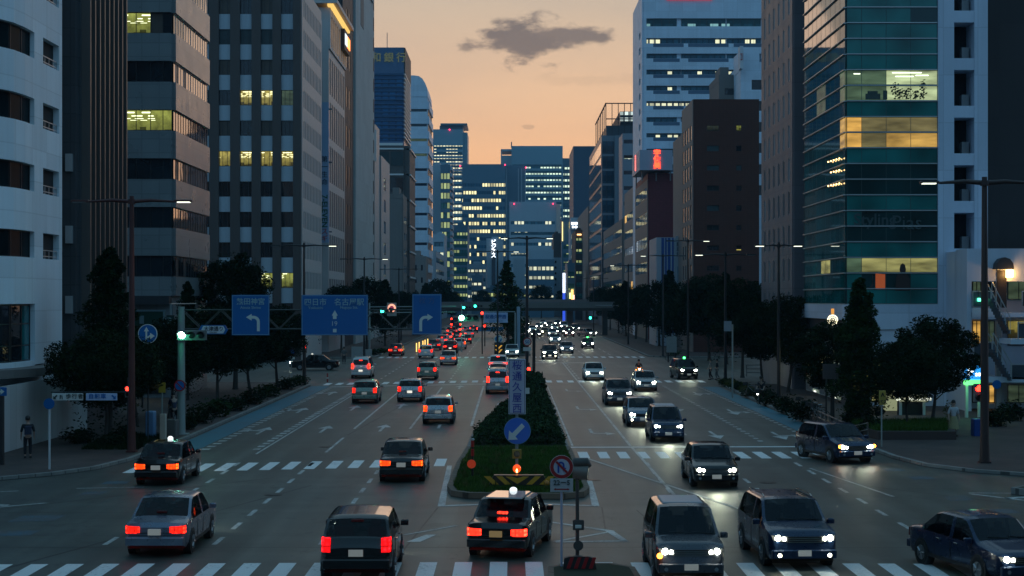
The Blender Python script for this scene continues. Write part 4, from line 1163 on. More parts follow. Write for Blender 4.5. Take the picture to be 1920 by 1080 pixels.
# low building with blue stripes and its blade sign
Y0 = 232
b, fp, sp = block('low white shop building with vertical blue stripes', XP(1231,Y0), XP(1266,Y0), Y0, 244, ZP(445,Y0), [mat('stripe_white', (.45,.50,.58), .5, var=.05)], 'R', roof=False)
for k, x in enumerate((1240,1247,1252,1260)):
    m_ = MB(); m_.box(XP(x,Y0), XP(x+(3 if k % 2 else 5),Y0), Y0-.06, Y0, 2, ZP(446,Y0)); m_.build('stripe', mat('stripe_blue', (.03,.10,.35), .4, var=.05), b)
s = empty('blade_sign', (XP(1272,Y0-1), Y0-1, ZP(555,Y0)), 'white and grey vertical blade sign beside the blue striped shop building', 'sign')
m_ = MB(); m_.box(XP(1266,Y0-1), XP(1278.5,Y0-1), Y0-1.4, Y0-.8, ZP(547,Y0), ZP(443,Y0)); m_.build('panel', mat('blade_grey', (.35,.40,.46), .5, var=.05), s)
text('駐車場', .7, TXD, s, (XP(1272,Y0-1), Y0-1.44, ZP(468,Y0)), vertical=True)
m_ = MB(); m_.box(XP(1269,Y0-1), XP(1276,Y0-1), Y0-1.45, Y0-1.41, ZP(540,Y0), ZP(500,Y0)); m_.build('light_patch', mat('sign_bluegrey', (.2,.28,.36), .5, var=0), s)

# -- big white tower with stripes
Y0 = 282
RB_ = ribbonmat('tower_ribbon', (.02,.08,.12), (.80,.80,.50), .9, cell=1.05, floor=2.8, thr=.69, clump=.05)
RTEAL = ribbonmat('tower_teal', (.02,.09,.11), (.3,.6,.6), .5, cell=2.0, floor=2.8, thr=.62)
b, fp, sp = block('very tall white tower with broken dark ribbon windows and a red rooftop stripe', 23.5, 50, Y0, 303, 61, [W_BLUE], 'R', roof=False)
wall = MB()
ys = [(35,50),(72,82),(101,110),(131,140),(161,170),(190,199),(220,229),(250,258)] + [(279+29.3*k, 287+29.3*k) for k in range(8)]
prev = 61
for k, (ya, yb) in enumerate(ys):
    zb, za = ZP(ya,Y0), ZP(yb,Y0)
    fp.box(wall, 0, 26.5, zb, prev, -.05, .35, 0); fp.box(wall, 0, .45, za, zb, -.05, .35, 0); prev = za
    for (a, c) in ((.45, 6.5 if k % 2 else 5.8), (6.6, 14.4), (14.6, 20.6), (20.8, 26)):
        if a > 20 and k > 9: continue
        window(b, fp, a, c, za, zb, .05, RTEAL if k == 0 else RB_, max(3, int((c-a)/1.1)), .05)
        if a < 15 and k: fp.box(wall, a+1.2, min(c+.5, 26), za-.62, za-.02, -.0, .37, 1)  # dull blue bands below the ribbon windows
fp.box(wall, 0, 26.5, 0, prev, -.05, .35, 0)
sr = [(ZP(y_+10,Y0), ZP(y_-2,Y0)) for y_ in [55+29*k for k in range(14)]]
grid(b, wall, sp, [(14.2,17.4)], sr, 0, 61, .3, .28, 0, 0, .03, pane=lambda i, j: GLASS, mull=1)
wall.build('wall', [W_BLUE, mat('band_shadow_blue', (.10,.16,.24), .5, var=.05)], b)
m_ = MB(); m_.box(27.5, 35.5, Y0-.6, Y0-.36, ZP(1,Y0), ZP(1,Y0)+1.6); m_.build('roof_sign', glow('sign_red_tower', (.75,.05,.10), .9), b)
# -- two rooftops behind the brown block
b, fp, sp = block('pale block with a red number sign above the brown brick roof', XP(1388,243), XP(1440,243), 243, 258, ZP(132,243), [W_BLUE], 'R', roof=True,
   front=dict(cols=[(1.7,4.4)], rows=rows_down(ZP(150,243),3.2,1.5,20), pd=.2, sd=.19, pane=lambda i, j: GLASS, mull=2))
m_ = MB(); m_.box(XP(1385,242), XP(1391,242), 240.5, 242.6, ZP(131,242), ZP(89,242)); mo = m_.build('blade_panel', mat('sign_white2', (.6,.62,.66), .5, var=0), b)
m_ = MB(); m_.box(XP(1391,243), XP(1424,243), 243, 252, ZP(132,243), ZP(92,243)); m_.build('plant_room', W_BLUE, b)
text('21', 1.5, TXR, mo, (XP(1388,242), 240.45, ZP(109,242)), rot=(R(90),0,0), sx=.3, bold=.02)
block('small grey rooftop block peeping over the brown brick building', XP(1348,250), XP(1382,250), 250, 262, ZP(152,250), [W_WARM], 'R', roof=True,
   front=dict(cols=[(.9,2.4)], rows=rows_down(ZP(166,250),3.2,1.0,28), pd=.15, sd=.14, pane=lambda i, j: GLASS, mull=2))

# -- glass tower on the right where the street narrows
Y0 = 412
RG = ribbonmat('tower_glassy', (.015,.05,.08), (.9,.85,.6), 1.3, cell=1.5, floor=3.8, thr=.72)
b, fp, sp = block('slate blue glass tower with an open steel frame around its lit top floors', 23.5, 36, Y0, 476, 49, [mat('wall_slate_blue', (.13,.17,.21), .4, var=.07, spec=.8)], 'R', roof=False)
wall = MB(); rws = rows_down(47.5, 3.8, 3.2, 4)
for za, zb in rws:
    window(b, fp, .2, 3.2, za, zb, .04, RG, 3, .06); window(b, fp, 5.2, 12, za, zb, .04, RG, 5, .06)
    window(b, sp, 2, 30, za, zb, .04, GLASSB, 8, .08); window(b, sp, 30, 62, za, zb, .04, GLASSB, 8, .08)
fp.box(wall, 3.3, 5.1, 0, 49, -.05, .5, 0); wall.build('pier', MATS['wall_slate_blue'], b)
up = MB(); up.box(25, 36, Y0+4, 470, 49, 52); up.build('upper_floor', mat('upper_dark', (.05,.07,.09), .4, var=.05), b)
lt = MB(); lt.box(28.5, 35.8, Y0+3.8, Y0+4, 52.6, 55.6)
lt.build('lit_floor', ribbonmat('top_lit', (.03,.05,.06), (.75,.9,.85), 1.1, cell=1.3, floor=1.6, thr=.35), b)
bd = MB(); bd.box(28.5,36,Y0+4.01,468,52,55.7); bd.build('roof', W_CHAR, b)
fr = MB()
for x in [24.5+i*1.6 for i in range(8)]: fr.box(x, x+.18, Y0+.2, Y0+.4, 49, 57.4)
for zz in (53.2, 57.2): fr.box(24.5, 36, Y0+.15, Y0+.45, zz, zz+.25); 
for yy in range(0, 50, 8): fr.box(24.5,24.7,Y0+yy,Y0+yy+.2,49,57.4)
fr.box(24.45,24.75,Y0,462,57.2,57.45)
fr.build('steel_frame', W_CHAR, b)
Y0 = 372
b, fp, sp = block('slim pale office block with one lit strip before the slate glass tower', XP(1167,Y0), XP(1196,Y0), Y0, 384, ZP(250,Y0), [mat('wall_steel_blue', (.22,.26,.31), .5, var=.07)], 'R', roof=False,
   front=dict(cols=[(.3,3.3)], rows=rows_down(ZP(262,Y0),3.6,.9,4), pd=.2, sd=.19, pane=lambda i, j: LITW if j in (1,) else GLASSB, mull=3))
# -- dark navy slab and grey neighbours farther on
block('plain navy slab block with rooftop masts at the far bend', XP(1075,600), 34, 600, 640, ZP(279,600), [mat('wall_navy2', (.06,.10,.15), .5, var=.06)], 'R', roof=True)
block('grey blank-sided block beside the slate glass tower', 23.4, 30, 482, 560, ZP(386,482), [W_WARM], 'R', roof=False)
block('low stone block with a lit side strip next to the crimson one', 23.6, 27, 300, 330, ZP(345,300), [W_STONE], 'R', roof=False,
      sidef=dict(cols=(5,1,.6,1), rows=rows_down(24,3.4,1.6,3), pd=.10, sd=.095, pane=lambda i, j: LITO if (i+j) % 7 == 0 else GLASS, mull=1))
# ------------------------------------------------------------------ the far end of the street
def tower(label, pa, pb, ptop, Y, depth, wallm, ribbon, floor=3.8, gh=.62, rows_=True, margin=.03, pd=.4, top=3.0, sidepx=None, zmin=3, cap=True, piers=0):
    x0, x1 = XP(pa, Y), XP(pb, Y); zt = ZP(ptop, Y)
    b = building(label, x0, x1, Y, Y+depth)
    wall = MB(); wall.box(x0, x1, Y, Y+depth, 0, zt, 0)
    fp = front_path(x0, x1, Y); L = x1-x0
    if rows_:
        z = zt-top; prev = zt
        while z-floor > zmin:
            za, zb = z-floor*gh, z
            fp.box(wall, 0, L, zb, prev, -.05, pd, 0); fp.box(wall, 0, L*margin, za, zb, -.05, pd-.004, 0); fp.box(wall, L*(1-margin), L, za, zb, -.05, pd-.004, 0)
            o = MB(); fp.box(o, L*margin, L*(1-margin), za, zb, -.02, .06); o.build('window', ribbon, b)
            prev = za; z -= floor
        fp.box(wall, 0, L, 0, prev, -.05, pd, 0)
        for k in range(piers):
            u = L*(margin+(1-2*margin)*(k+1)/(piers+1)); fp.box(wall, u-.35, u+.35, 0, zt-top*.5, -.04, pd+.12, 0)
    wall.build('wall', wallm, b)
    if cap:
        rf = MB(); roofline(rf, x0, x1, Y, Y+depth, zt-.01, 1.2, .4); rf.box(x0+L*.3, x1-L*.3, Y+depth*.3, Y+depth*.7, zt, zt+2.2); rf.build('roof', wallm, b)
    return b, fp

FW = mat('far_wall_blue', (.20,.34,.42), .45, var=.05, spec=.7)
FW2 = mat('far_wall_navy', (.08,.17,.24), .4, var=.05, spec=.7)
FW3 = mat('far_wall_pale', (.36,.44,.50), .55, var=.06)
FW4 = mat('far_wall_brownish', (.10,.085,.08), .6, var=.06)
RA_ = ribbonmat('rib_a', (.04,.16,.23), (.95,.90,.55), 1.2, cell=1.9, floor=3.9, thr=.50)
RB2 = ribbonmat('rib_b', (.015,.09,.15), (1,.88,.42), 1.15, cell=1.45, floor=4.1, thr=.555, clump=.09)
RC_ = ribbonmat('rib_c', (.03,.15,.20), (.75,.95,.70), 1.1, cell=2.0, floor=4.1, thr=.49, clump=.07)
RD_ = ribbonmat('rib_d', (.05,.15,.20), (.9,.9,.6), .8, cell=1.6, floor=3.4, thr=.58)
RE_ = ribbonmat('rib_e', (.04,.17,.17), (.75,.85,.30), .5, cell=1.2, floor=3.6, thr=.52, clump=.2)

b, fp = tower('distant pale blue tower with an overhanging roof slab', 812, 868, 246, 1000, 40, FW, RA_, 4.0, margin=.02, pd=.3, top=9)
x1 = XP(868,1000); sh = MB(); sh.box(x1, XP(876,1000), 1004, 1036, 0, ZP(247,1000)); sh.build('service_shaft', FW, b)
rs = MB(); rs.box(XP(824,1000), XP(868,1000), 1002, 1030, ZP(246,1000)-.1, ZP(235,1000)); rs.box(XP(826,1000), XP(876,1000), 999, 1034, ZP(235,1000), ZP(231.5,1000)); rs.build('roof_slab', FW2, b)
def beacon(px, py, Y, parent):
    o = MB().ball(P(px, py, Y), Y*.00045, 8, 5).build('beacon', glow('beacon_red', (1,.03,.10), 5), parent)
beacon(843,243,999,b); beacon(863,311,998,b)
b, fp = tower('distant dark hulk with rows of warm lit offices in its middle floors', 866, 948, 312, 850, 50, FW2, RB2, 4.1, gh=.42, margin=.01, pd=.15, top=9, piers=0)
beacon(947,309,849,b)
b, fp = tower('distant dark slab with two pale vertical seams beside the warm lit hulk', 949, 986, 314, 860, 40, FW2, RB2, 4, rows_=False)
for px in (950,972,978,985):
    m_ = MB(); m_.box(XP(px-.8,860), XP(px+.8,860), 859.4, 860.1, 0, ZP(316,860)); m_.build('seam', FW3, b)
beacon(986,314,858,b)
b, fp = tower('distant broad glass tower with cut-away upper corners and greenish lit floors', 959, 1055, 277, 1050, 40, FW, RC_, 4.1, margin=.02, pd=.3, top=11)
sd_ = MB(); sd_.box(XP(939,1060), XP(959,1060), 1062, 1090, 0, ZP(291,1060)); sd_.box(XP(939,1060), XP(941,1060), 1062, 1064, ZP(291,1060), ZP(281,1060)); sd_.box(XP(939,1060), XP(959,1060), 1062, 1088, ZP(283,1060), ZP(279,1060)); sd_.build('side_wing', FW3, b)
m_ = MB(); m_.tube([P(959,277,1055), P(959,266,1055)], .35, 6); m_.build('antenna', FW2, b)
b, fp = tower('distant slim tower of green lit windows peeping from behind the broad glass one', 1055, 1077, 300, 1090, 40, FW2, RC_, 4.1, margin=.05, pd=.3, top=5)
b, fp = tower('grey mid-distance slab with thin window bands and a bright edge strip', 955, 1043, 383, 750, 60, FW3, RD_, 5.0, gh=.28, margin=.03, pd=.3, top=8)
m_ = MB(); m_.box(XP(1043,750)+.01, XP(1051,750), 749, 780, 0, ZP(383,750)); m_.build('edge_strip', mat('edge_peach', (.55,.45,.40), .5, var=.05), b)  # peach colour stands in for orange light on this edge
beacon(964,382,748,b); beacon(1037,382,748,b)
b, fp = tower('green banded glass building with yellowish rooms beyond the street trees', 848, 877, 427, 660, 30, FW2, RE_, 3.6, gh=.72, margin=.02, pd=.25, top=2)
b, fp = tower('grey slab tower standing behind the white striped tower', 811, 826, 312, 610, 30, FW3, RD_, 3.6, rows_=False)
b, fp = tower('narrow tower of small lit rooms with a serrated bright edge', 826, 844, 315, 590, 30, FW2, RE_, 3.6, gh=.6, margin=.05, pd=.3, top=2)
m_ = MB()
for k in range(22): m_.box(XP(844,590)+.02, XP(848,590), 590, 608, 4+k*2.4, 4+k*2.4+1.4)
m_.build('edge_louvre', FW3, b)
b, fp = tower('grey block of square windows below the serrated narrow tower', 812, 833, 445, 560, 24, FW3, RD_, 3.6, gh=.45, margin=.08, pd=.25, top=1.6)
b, fp = tower('pale panelled block with a tall white lit sign on its front', 912, 943, 452, 700, 24, FW3, RD_, 4, rows_=False)
m_ = MB(); m_.box(XP(922,700), XP(929,700), 699.5, 700.1, 3, ZP(453,700)); so_ = m_.build('glass_strip', GLASSB, b)
text('ビジネス', 2.3, glow('sign_white_far', (.8,.9,1), 2.5), so_, (XP(925.5,700), 699.3, ZP(466,700)), vertical=True, bold=.06, sp=.85)
b, fp = tower('pale low office block behind the conical tree', 876, 912, 500, 640, 20, FW3, RD_, 3.4, gh=.4, margin=.05, pd=.2, top=1.2)
b, fp = tower('darker low block with a billboard roof near the conical tree', 884, 905, 522, 600, 14, FW2, RD_, 3.4, gh=.4, margin=.05, pd=.2, top=1.2)
b, fp = tower('pale plain slab to one side of the twin arm median lamp', 962, 984, 489, 690, 20, FW3, RD_, 4, rows_=False)
b, fp = tower('dark low block with a pale upper floor beside the median lamp', 990, 1039, 492, 600, 30, FW2, RD_, 3.6, gh=.4, margin=.03, pd=.2, top=1.6)
m_ = MB(); m_.box(XP(991,605), XP(1038,605), 606, 628, ZP(492,605), ZP(468,605)); m_.build('upper_floor', FW3, b)
b, fp = tower('white and brown block with a column of small square windows', 1038, 1052, 443, 640, 24, FW4, GLASS, 3.6, rows_=False)
m_ = MB(); m_.box(XP(1038,640)-.02, XP(1052,640)+.02, 639.2, 639.99, 0, ZP(483,640)); m_.build('pale_front', FW3, b)
for k in range(5):
    o = MB(); o.box(XP(1040,640), XP(1043,640), 639.0, 639.3, ZP(493+10.7*k,640), ZP(489+10.7*k,640)); o.build('window', GLASS, b)
b, fp = tower('thin dark tower with two yellow light strips down its edges', 1053, 1070, 415, 680, 24, FW2, RE_, 3.6, gh=.5, margin=.2, pd=.25, top=10)
m_ = MB(); m_.box(XP(1053.6,680), XP(1055.4,680), 679.2, 679.7, ZP(452,680), ZP(416,680)); m_.box(XP(1067.3,680), XP(1068.3,680), 679.2, 679.7, ZP(436,680), ZP(416,680)); m_.build('light_strip', glow('strip_yellow', (1,.75,.30), 1.6), b)
b, fp = tower('pale blue block with a bright white roof sign by the bend', 1070, 1099, 432, 560, 20, FW3, RD_, 3.6, gh=.45, margin=.05, pd=.25, top=1.5)
m_ = MB(); m_.box(XP(1070,559), XP(1098,559), 559, 566, ZP(432,559)+.3, ZP(408,559)); so_ = m_.build('roof_sign', FW3, b)
text('DAISHIN', .92, glow('sign_white_far2', (.85,.92,1), 3.5), so_, (XP(1080.5,559), 558.8, ZP(419,559)), bold=.05)
text('D-SHIP', .92, MATS['sign_white_far2'], so_, (XP(1080.5,559), 558.8, ZP(425.5,559)), bold=.05)
b, fp = tower('black block with a few warm windows under the white roof sign', 1079, 1096, 438, 520, 30, W_CHAR, RE_, 3.6, gh=.4, margin=.1, pd=.25, top=1.5)
m_ = MB(); m_.box(XP(1082,519), XP(1090,519), 519, 519.5, ZP(441,519), ZP(438.5,519)); m_.build('roof_light', glow('roof_amber', (1,.55,.2), 3), b)
s = empty('lit_pylon_sign', (XP(1057.5,500),500,0), 'tall white and blue illuminated pylon sign beyond the footbridge', 'sign')
m_ = MB(); m_.box(XP(1055.5,500), XP(1059.5,500), 500, 501, ZP(549,500), ZP(512,500)); m_.build('panel', glow('pylon_white', (.75,.85,1), 3.2), s)
m_ = MB(); m_.box(XP(1055.0,500), XP(1060.5,500), 499.9, 501.1, 0, ZP(549.2,500)); m_.build('base', glow('pylon_blue', (.03,.08,.6), 1.2), s)
b, fp = tower('shop block with glowing amber signboards at street level beyond the footbridge', 1064, 1078, 500, 480, 20, FW2, RE_, 3.6, gh=.5, margin=.1, pd=.25, top=1.5)
for (xa, xb, ya, yb, c) in ((1068,1070,549,560,0),(1071,1075,543,562,1),(1073.5,1077,553,563,2)):
    m_ = MB(); m_.box(XP(xa,479), XP(xb,479), 478.6, 479.6, ZP(yb,479), ZP(ya,479)); m_.build('signboard', [glow('amber_board', (1,.7,.3), 3.0), glow('amber_board2', (1,.55,.15), 2.2), glow('pink_board', (1,.45,.35), 2.5)][c], b)
FILL = [('grey terrace of low shops closing the street beyond the footbridge', 895, 975, 545, 640, FW2), ('dim low blocks at the far end behind the oncoming queue', 975, 1075, 548, 640, FW2),
        ('blank grey flank of an office beyond the cream building', 780, 815, 505, 620, FW3)]
for l, a, c, t, Y, m in FILL: tower(l, a, c, t, Y, 20, m, RE_, 3.4, gh=.4, margin=.05, pd=.2, top=1.0)
# side-street backdrops seen through the gaps of the near blocks
block('plain dim office wall seen through the side street gap by the bronze fins', -60, -33, 128, 140, 26, [W_WARM], 'L', roof=False, front=dict(cols=(8,1,.6,1), rows=rows_down(24,3.4,1.6,3), pd=.2, sd=.19, pane=lambda i, j: GLASS, mull=2))
block('dim stone office set back behind the mauve stone block', 27, 60, 150, 165, 27, [W_STONE], 'R', roof=False, front=dict(cols=(8,1,.6,1), rows=rows_down(24,3.4,1.6,3), pd=.2, sd=.19, pane=lambda i, j: GLASS if (i+j) % 9 else LITY, mull=2))
block('long dim row of offices behind the street trees past the crimson block', 23.8, 40, 340, 408, 24, [W_WARM], 'R', roof=False,
      sidef=dict(cols=(14,1,.6,1), rows=rows_down(22,3.6,1.6,3), pd=.10, sd=.095, pane=lambda i, j: GLASS if (i*3+j) % 8 else LITY, mull=1))
block('plain grey office flank between the striped tower and the green banded building', -30, -23.3, 500, 580, ZP(470,500), [FW3], 'L', roof=False,
      sidef=dict(cols=(14,1,.5,1), rows=rows_down(20,3.6,1.6,3), pd=.10, sd=.095, pane=lambda i, j: GLASS, mull=1))

# ------------------------------------------------------------------ footbridge and expressway deck
b = empty('footbridge', (0,300,0), 'long concrete footbridge spanning the whole street behind the traffic lights', 'footbridge')
d = MB(); d.box(-19, 19.5, 300, 304, 4.7, 5.25); d.build('deck', mat('bridge_girder', (.06,.063,.06), .6, var=.15), b)
d = MB()
for i in range(-19, 19): 
    d.box(i+.02, i+.98, 299.86, 299.98, 5.27, 6.25)
d.build('parapet', mat('bridge_panel', (.20,.21,.20), .6, var=.12), b)
d = MB(); d.box(-19,19.5,299.8,299.95,6.3,6.42); d.box(-19,19.5,303.9,304.0,5.3,6.4); d.build('handrail', STEEL, b)
for x in (-17.5, 1.0, 17.8):
    d = MB(); d.box(x-.5, x+.5, 301.3, 302.7, 0, 4.69); d.build('pillar', mat('bridge_girder', (.10,.105,.10)), b)
d = MB(); d.tube([(16,299.7,5.7),(21,296,5.7),(26,292,0)], .12, 6); d.build('stair_rail', STEEL, b)
b = empty('road_bridge', (8,420,0), 'dark road bridge crossing low behind the footbridge over the oncoming queue', 'bridge')
d = MB(); d.box(-2, 30, 425, 440, 4.4, 6.0); d.build('deck', W_WARM, b)
d = MB(); d.box(-2, 30, 424.7, 424.99, 5.2, 6.8); d.build('parapet', W_STONE, b)
for x in (-1.5, 16):
    d = MB(); d.box(x-.8, x+.8, 430, 432, 0, 4.4); d.build('pillar', W_WARM, b)
d = MB()
for x in (2, 6, 11): d.box(x, x+.7, 424.3, 424.6, 3.9, 4.1)
d.build('under_lamp', glow('lamp_orange', (1,.45,.12), 5), b)
# low blue barrier where the far roadway dips
b = MB(); b.box(-11,-1.5,345,345.3,0,.9); o = tag(b.build('barrier', mat('barrier_blue', (.05,.18,.35), .5, var=.1), origin=(-6,345,0)), 'low blue barrier panel across the far lanes under the footbridge', 'barrier')

block('plain pale office beside the near end of the street on the receding side', -60, -25, -70, 38, 32, [W_STONE], 'L', roof=False)  # two added blocks out of view, keeping low sky light off the street
block('plain pale office beside the near end of the street on the oncoming side', 25, 60, -70, 36, 32, [W_WARM], 'R', roof=False)
# ------------------------------------------------------------------ street furniture
POLE_RED = mat('pole_dark_red', (.075,.018,.016), .45, var=.1)
POLE_DK = mat('pole_dark', (.022,.022,.024), .45, var=.1)
POLE_GY = mat('pole_galvanised', (.30,.34,.33), .5, metal=.3, var=.12)
POLE_WH = mat('pole_white', (.55,.57,.58), .45, var=.08)
LAMPON = glow('lamp_lens_on', (.95,1,.80), 2.0); LAMPOFF = mat('lamp_lens_off', (.12,.12,.12), .3, var=0)
def lamp(x, y, h, arm, lit, label, m=POLE_DK, r=.10, group='street lamps along the street', dirs=(-1,1), tilt=0, li=90):
    b = empty('street_lamp', (x,y,.15), label, 'street lamp', group)
    p_ = MB(); p_.tube([(x,y,.15),(x,y,1.2),(x,y,h+.25)], [r*1.5,r*1.25,r*.75], 10); p_.tube([(x,y,h-.12),(x,y,h+.1)], r*1.25, 10); p_.box(x-.22,x+.22,y-.22,y+.22,.15,.22); p_.build('pole', m, b, smooth=40)
    for d in dirs:
        a = MB(); a.tube([(x,y,h),(x+d*arm*.45,y,h+.06),(x+d*arm,y,h+tilt)], [r*.7,r*.6,r*.35], 8); ao = a.build('arm', m, b, smooth=60)
        hd = MB(); xa = x+d*arm; hd.rbox(min(xa,xa+d*.8), max(xa,xa+d*.8), y-.14, y+.14, h-.03+tilt, h+.08+tilt, .03); ho = hd.build('lamp_head', m, b)
        on = d in lit
        l = MB(); l.box(min(xa+d*.15,xa+d*.72), max(xa+d*.15,xa+d*.72), y-.145, y+.08, h-.05+tilt, h-.01+tilt); l.build('lens', LAMPON if on else LAMPOFF, ho)
        if on and y < 160:
            L = bpy.data.lights.new('lamp_light', 'SPOT'); L.energy = li; L.spot_size = R(130); L.spot_blend = .8; L.color = (.95,1,.85); L.shadow_soft_size = .2
            lo = bpy.data.objects.new('lamp_light', L); COL.objects.link(lo); lo.parent = b; lo.location = (xa+d*.5-x, 0, h-.35)
    return b
def lampat(px, ptop, Y, label, **k):
    return lamp(XP(px,Y), Y, ZP(ptop,Y), k.pop('arm',2.1), k.pop('lit',(1,)), label, **k)
lampat(247, 378, 71.5, 'dark red street lamp by the round-crowned tree at the corner pavement', m=POLE_RED, arm=1.9, r=.13)
lampat(1846, 343, 66.8, 'tall dark street lamp standing before the white building with stairs', m=mat('pole_brown', (.05,.028,.025), .45, var=.1), arm=1.9, lit=(-1,), dirs=(-1,1), r=.15, li=60)
lampat(570, 461, 130, 'street lamp in front of the pale slit window block', arm=1.9)
lampat(683, 486, 178, 'street lamp in front of the tall blank concrete block', arm=1.9)
lampat(748, 505, 235, 'street lamp in front of the plain dark grey slab', arm=2.0, lit=())
lampat(988, 447, 150, 'tall median lamp with both arms lit above the round speed sign', arm=1.7, lit=(-1,1), r=.13)
lampat(933, 472, 184, 'slighter median lamp just beside the conical tree', arm=1.7, lit=(1,), r=.1)
lampat(1360, 478, 130, 'street lamp against the foot of the brown brick block', arm=1.7, lit=(-1,), li=40)
lampat(1290, 452, 160, 'thin lamp before the blue striped shop building', arm=1.4, lit=(1,))
lampat(1243, 480, 190, 'lamp rising from the trees beside the crimson block', arm=1.9, lit=(-1,))
lampat(1178, 498, 240, 'lamp rising from the trees beside the slim pale office block', arm=2.0, lit=(-1,))
lampat(1113, 522, 330, 'farthest lamp on the oncoming side near the footbridge stair', arm=2.2, lit=())
lampat(1460, 461, 112, 'lamp in front of the mauve stone block', arm=.9, lit=(-1,1), li=25)

# signals (horizontal Japanese heads)
GREEN = glow('signal_green', (.02,1,.55), 16); REDL = glow('signal_red', (1,.02,.01), 10); SOFF = mat('signal_off', (.02,.02,.02), .3, var=0)
GREENC = glow('signal_green_core', (.35,1,.80), 30)
HOUS = mat('signal_housing', (.16,.17,.16), .5, var=.05)
def sighead(parent, x, y, z, on=0, s=1.0, n_=3, horiz=True, cols=None, back=False):
    hb = MB(); r = .15*s; st = .42*s
    if horiz: hb.rbox(x-r-.07*s, x+st*(n_-1)+r+.07*s, y, y+.2*s, z-r-.07*s, z+r+.07*s, .03)
    else: hb.rbox(x-r-.05*s, x+r+.05*s, y, y+.2*s, z-st*(n_-1)-r-.05*s, z+r+.05*s, .03)
    ho = hb.build('signal_head', HOUS if not back else POLE_DK, parent)
    for i in range(n_):
        cx_, cz_ = (x+st*i, z) if horiz else (x, z-st*i)
        l = MB(); l.tube([(cx_,y+.01,cz_),(cx_,y-.03,cz_),(cx_,y-.06,cz_)], [r,r*.95,r*.5], 14)
        m = SOFF
        if i == on: m = (cols or [GREEN, SOFF, REDL])[i]
        l.build('lens', m, ho)
        v = MB()
        for k in range(7):
            a0, a1 = R(10+160*k/7), R(10+160*(k+1)/7)
            q = [(cx_+math.cos(a)*r*1.1, yy, cz_+math.sin(a)*r*1.1) for a, yy in ((a0,y),(a1,y),(a1,y-.24*s),(a0,y-.24*s))]
            v.add(q, [(0,1,2,3)])
        v.build('visor', POLE_DK, ho)
    return ho

# the sign gantry with its three blue direction signs
YG = 80.8
g = empty('sign_gantry', (XP(340,YG), YG, .15), 'grey cantilever gantry of steel lattice holding the blue direction signs', 'gantry')
m_ = MB(); xg = XP(340,YG); m_.tube([(xg,YG,.15),(xg,YG,ZP(575,YG))], [.21,.17], 12); m_.box(xg-.35,xg+.35,YG-.35,YG+.35,.15,.2); m_.build('pole', POLE_GY, g, smooth=40)
m_ = MB(); xe = XP(834,YG); zt, zb = ZP(581,YG), ZP(617,YG)
for zz in (zt, zb):
    for yy in (YG-.0, YG+.5): m_.tube([(xg,yy,zz),(xe,yy,zz)], .04, 6)
k = 0; x = xg
while x < xe-1:
    for yy in (YG, YG+.5): m_.tube([(x,yy,zb if k % 2 else zt),(x+.98,yy,zt if k % 2 else zb)], .025, 5)
    m_.tube([(x,YG,zt),(x,YG+.5,zt)], .02, 5); x += .98; k += 1
m_.build('truss', mat('truss_dark', (.075,.08,.075), .5, metal=.2, var=.1), g, smooth=60)
SB = mat('sign_blue', (.003,.12,.37), .35, var=.03); SW = mat('sign_white_sheet', (.66,.70,.66), .35, var=.02); SBW = mat('sign_border', (.14,.28,.42), .4, var=0)
SGT = mat('sign_text_dim', (.30,.46,.50), .4, var=0)
def bsign(pa, pb, ya, yb, Y, label, z_=.0):
    x0, x1, z0, z1 = XP(pa,Y), XP(pb,Y), ZP(yb,Y), ZP(ya,Y)
    s = empty('direction_sign', ((x0+x1)/2, Y, z0), label, 'road sign')
    m = MB(); m.rbox(x0, x1, Y-.08, Y-.03, z0, z1, .012); m.build('panel', SB, s)
    m = MB(); w_ = .035; yf = Y-.084
    for q in ((x0+.02,x1-.02,z0+.02,z0+.02+w_),(x0+.02,x1-.02,z1-.02-w_,z1-.02),(x0+.02,x0+.02+w_,z0+.02+w_,z1-.02-w_),(x1-.02-w_,x1-.02,z0+.02+w_,z1-.02-w_)): m.box(q[0],q[1],yf,Y-.078,q[2],q[3])
    m.build('border', SBW, s)
    return s, x0, x1, z0, z1
def plate(parent, pts, Y, m, name='arrow', t=.012):
    o = MB().plate(pts, Y-t, Y).build(name, m, parent); return o
def turn_arrow(parent, x, z, Y, d=-1, s=1.0, m=None):
    # shaft rising, bending to one side, with a head
    w_ = .085*s; pts_o, pts_i = [], []
    mb = MB()
    mb.box(x-w_, x+w_, Y-.012, Y, z, z+.55*s)
    c = (x+d*.28*s, z+.55*s); ro, ri = .28*s+w_, .28*s-w_
    for k in range(8):
        a0, a1 = R(90*k/8), R(90*(k+1)/8)
        q = [(c[0]-d*math.cos(a)*r, c[1]+math.sin(a)*r) for a, r in ((a0,ro),(a1,ro),(a1,ri),(a0,ri))]
        if d < 0: q = q[::-1]
        mb.plate(q, Y-.012, Y)
    zc = c[1]+.28*s
    xa, xb = sorted((c[0], c[0]+d*.12*s)); mb.box(xa, xb, Y-.012, Y, zc-w_, zc+w_)
    q = [(c[0]+d*.12*s, zc-.2*s),(c[0]+d*.45*s, zc),(c[0]+d*.12*s, zc+.2*s)]
    if d < 0: q = q[::-1]
    mb.plate(q, Y-.012, Y); return mb.build('arrow', m or SW, parent)
Ys = YG-.2
s, x0, x1, z0, z1 = bsign(435,505.5,553,628.5,Ys, 'narrow blue direction sign with a left turn arrow, hung on the gantry')
text('熱田神宮', .36, SGT, s, ((x0+x1)/2, Ys-.09, ZP(565,Ys)), bold=.004); text('Atsuta Shrine', .19, SGT, s, ((x0+x1)/2, Ys-.09, ZP(576.5,Ys)))
turn_arrow(s, XP(485,Ys), ZP(621,Ys), Ys-.085, -1, .85)
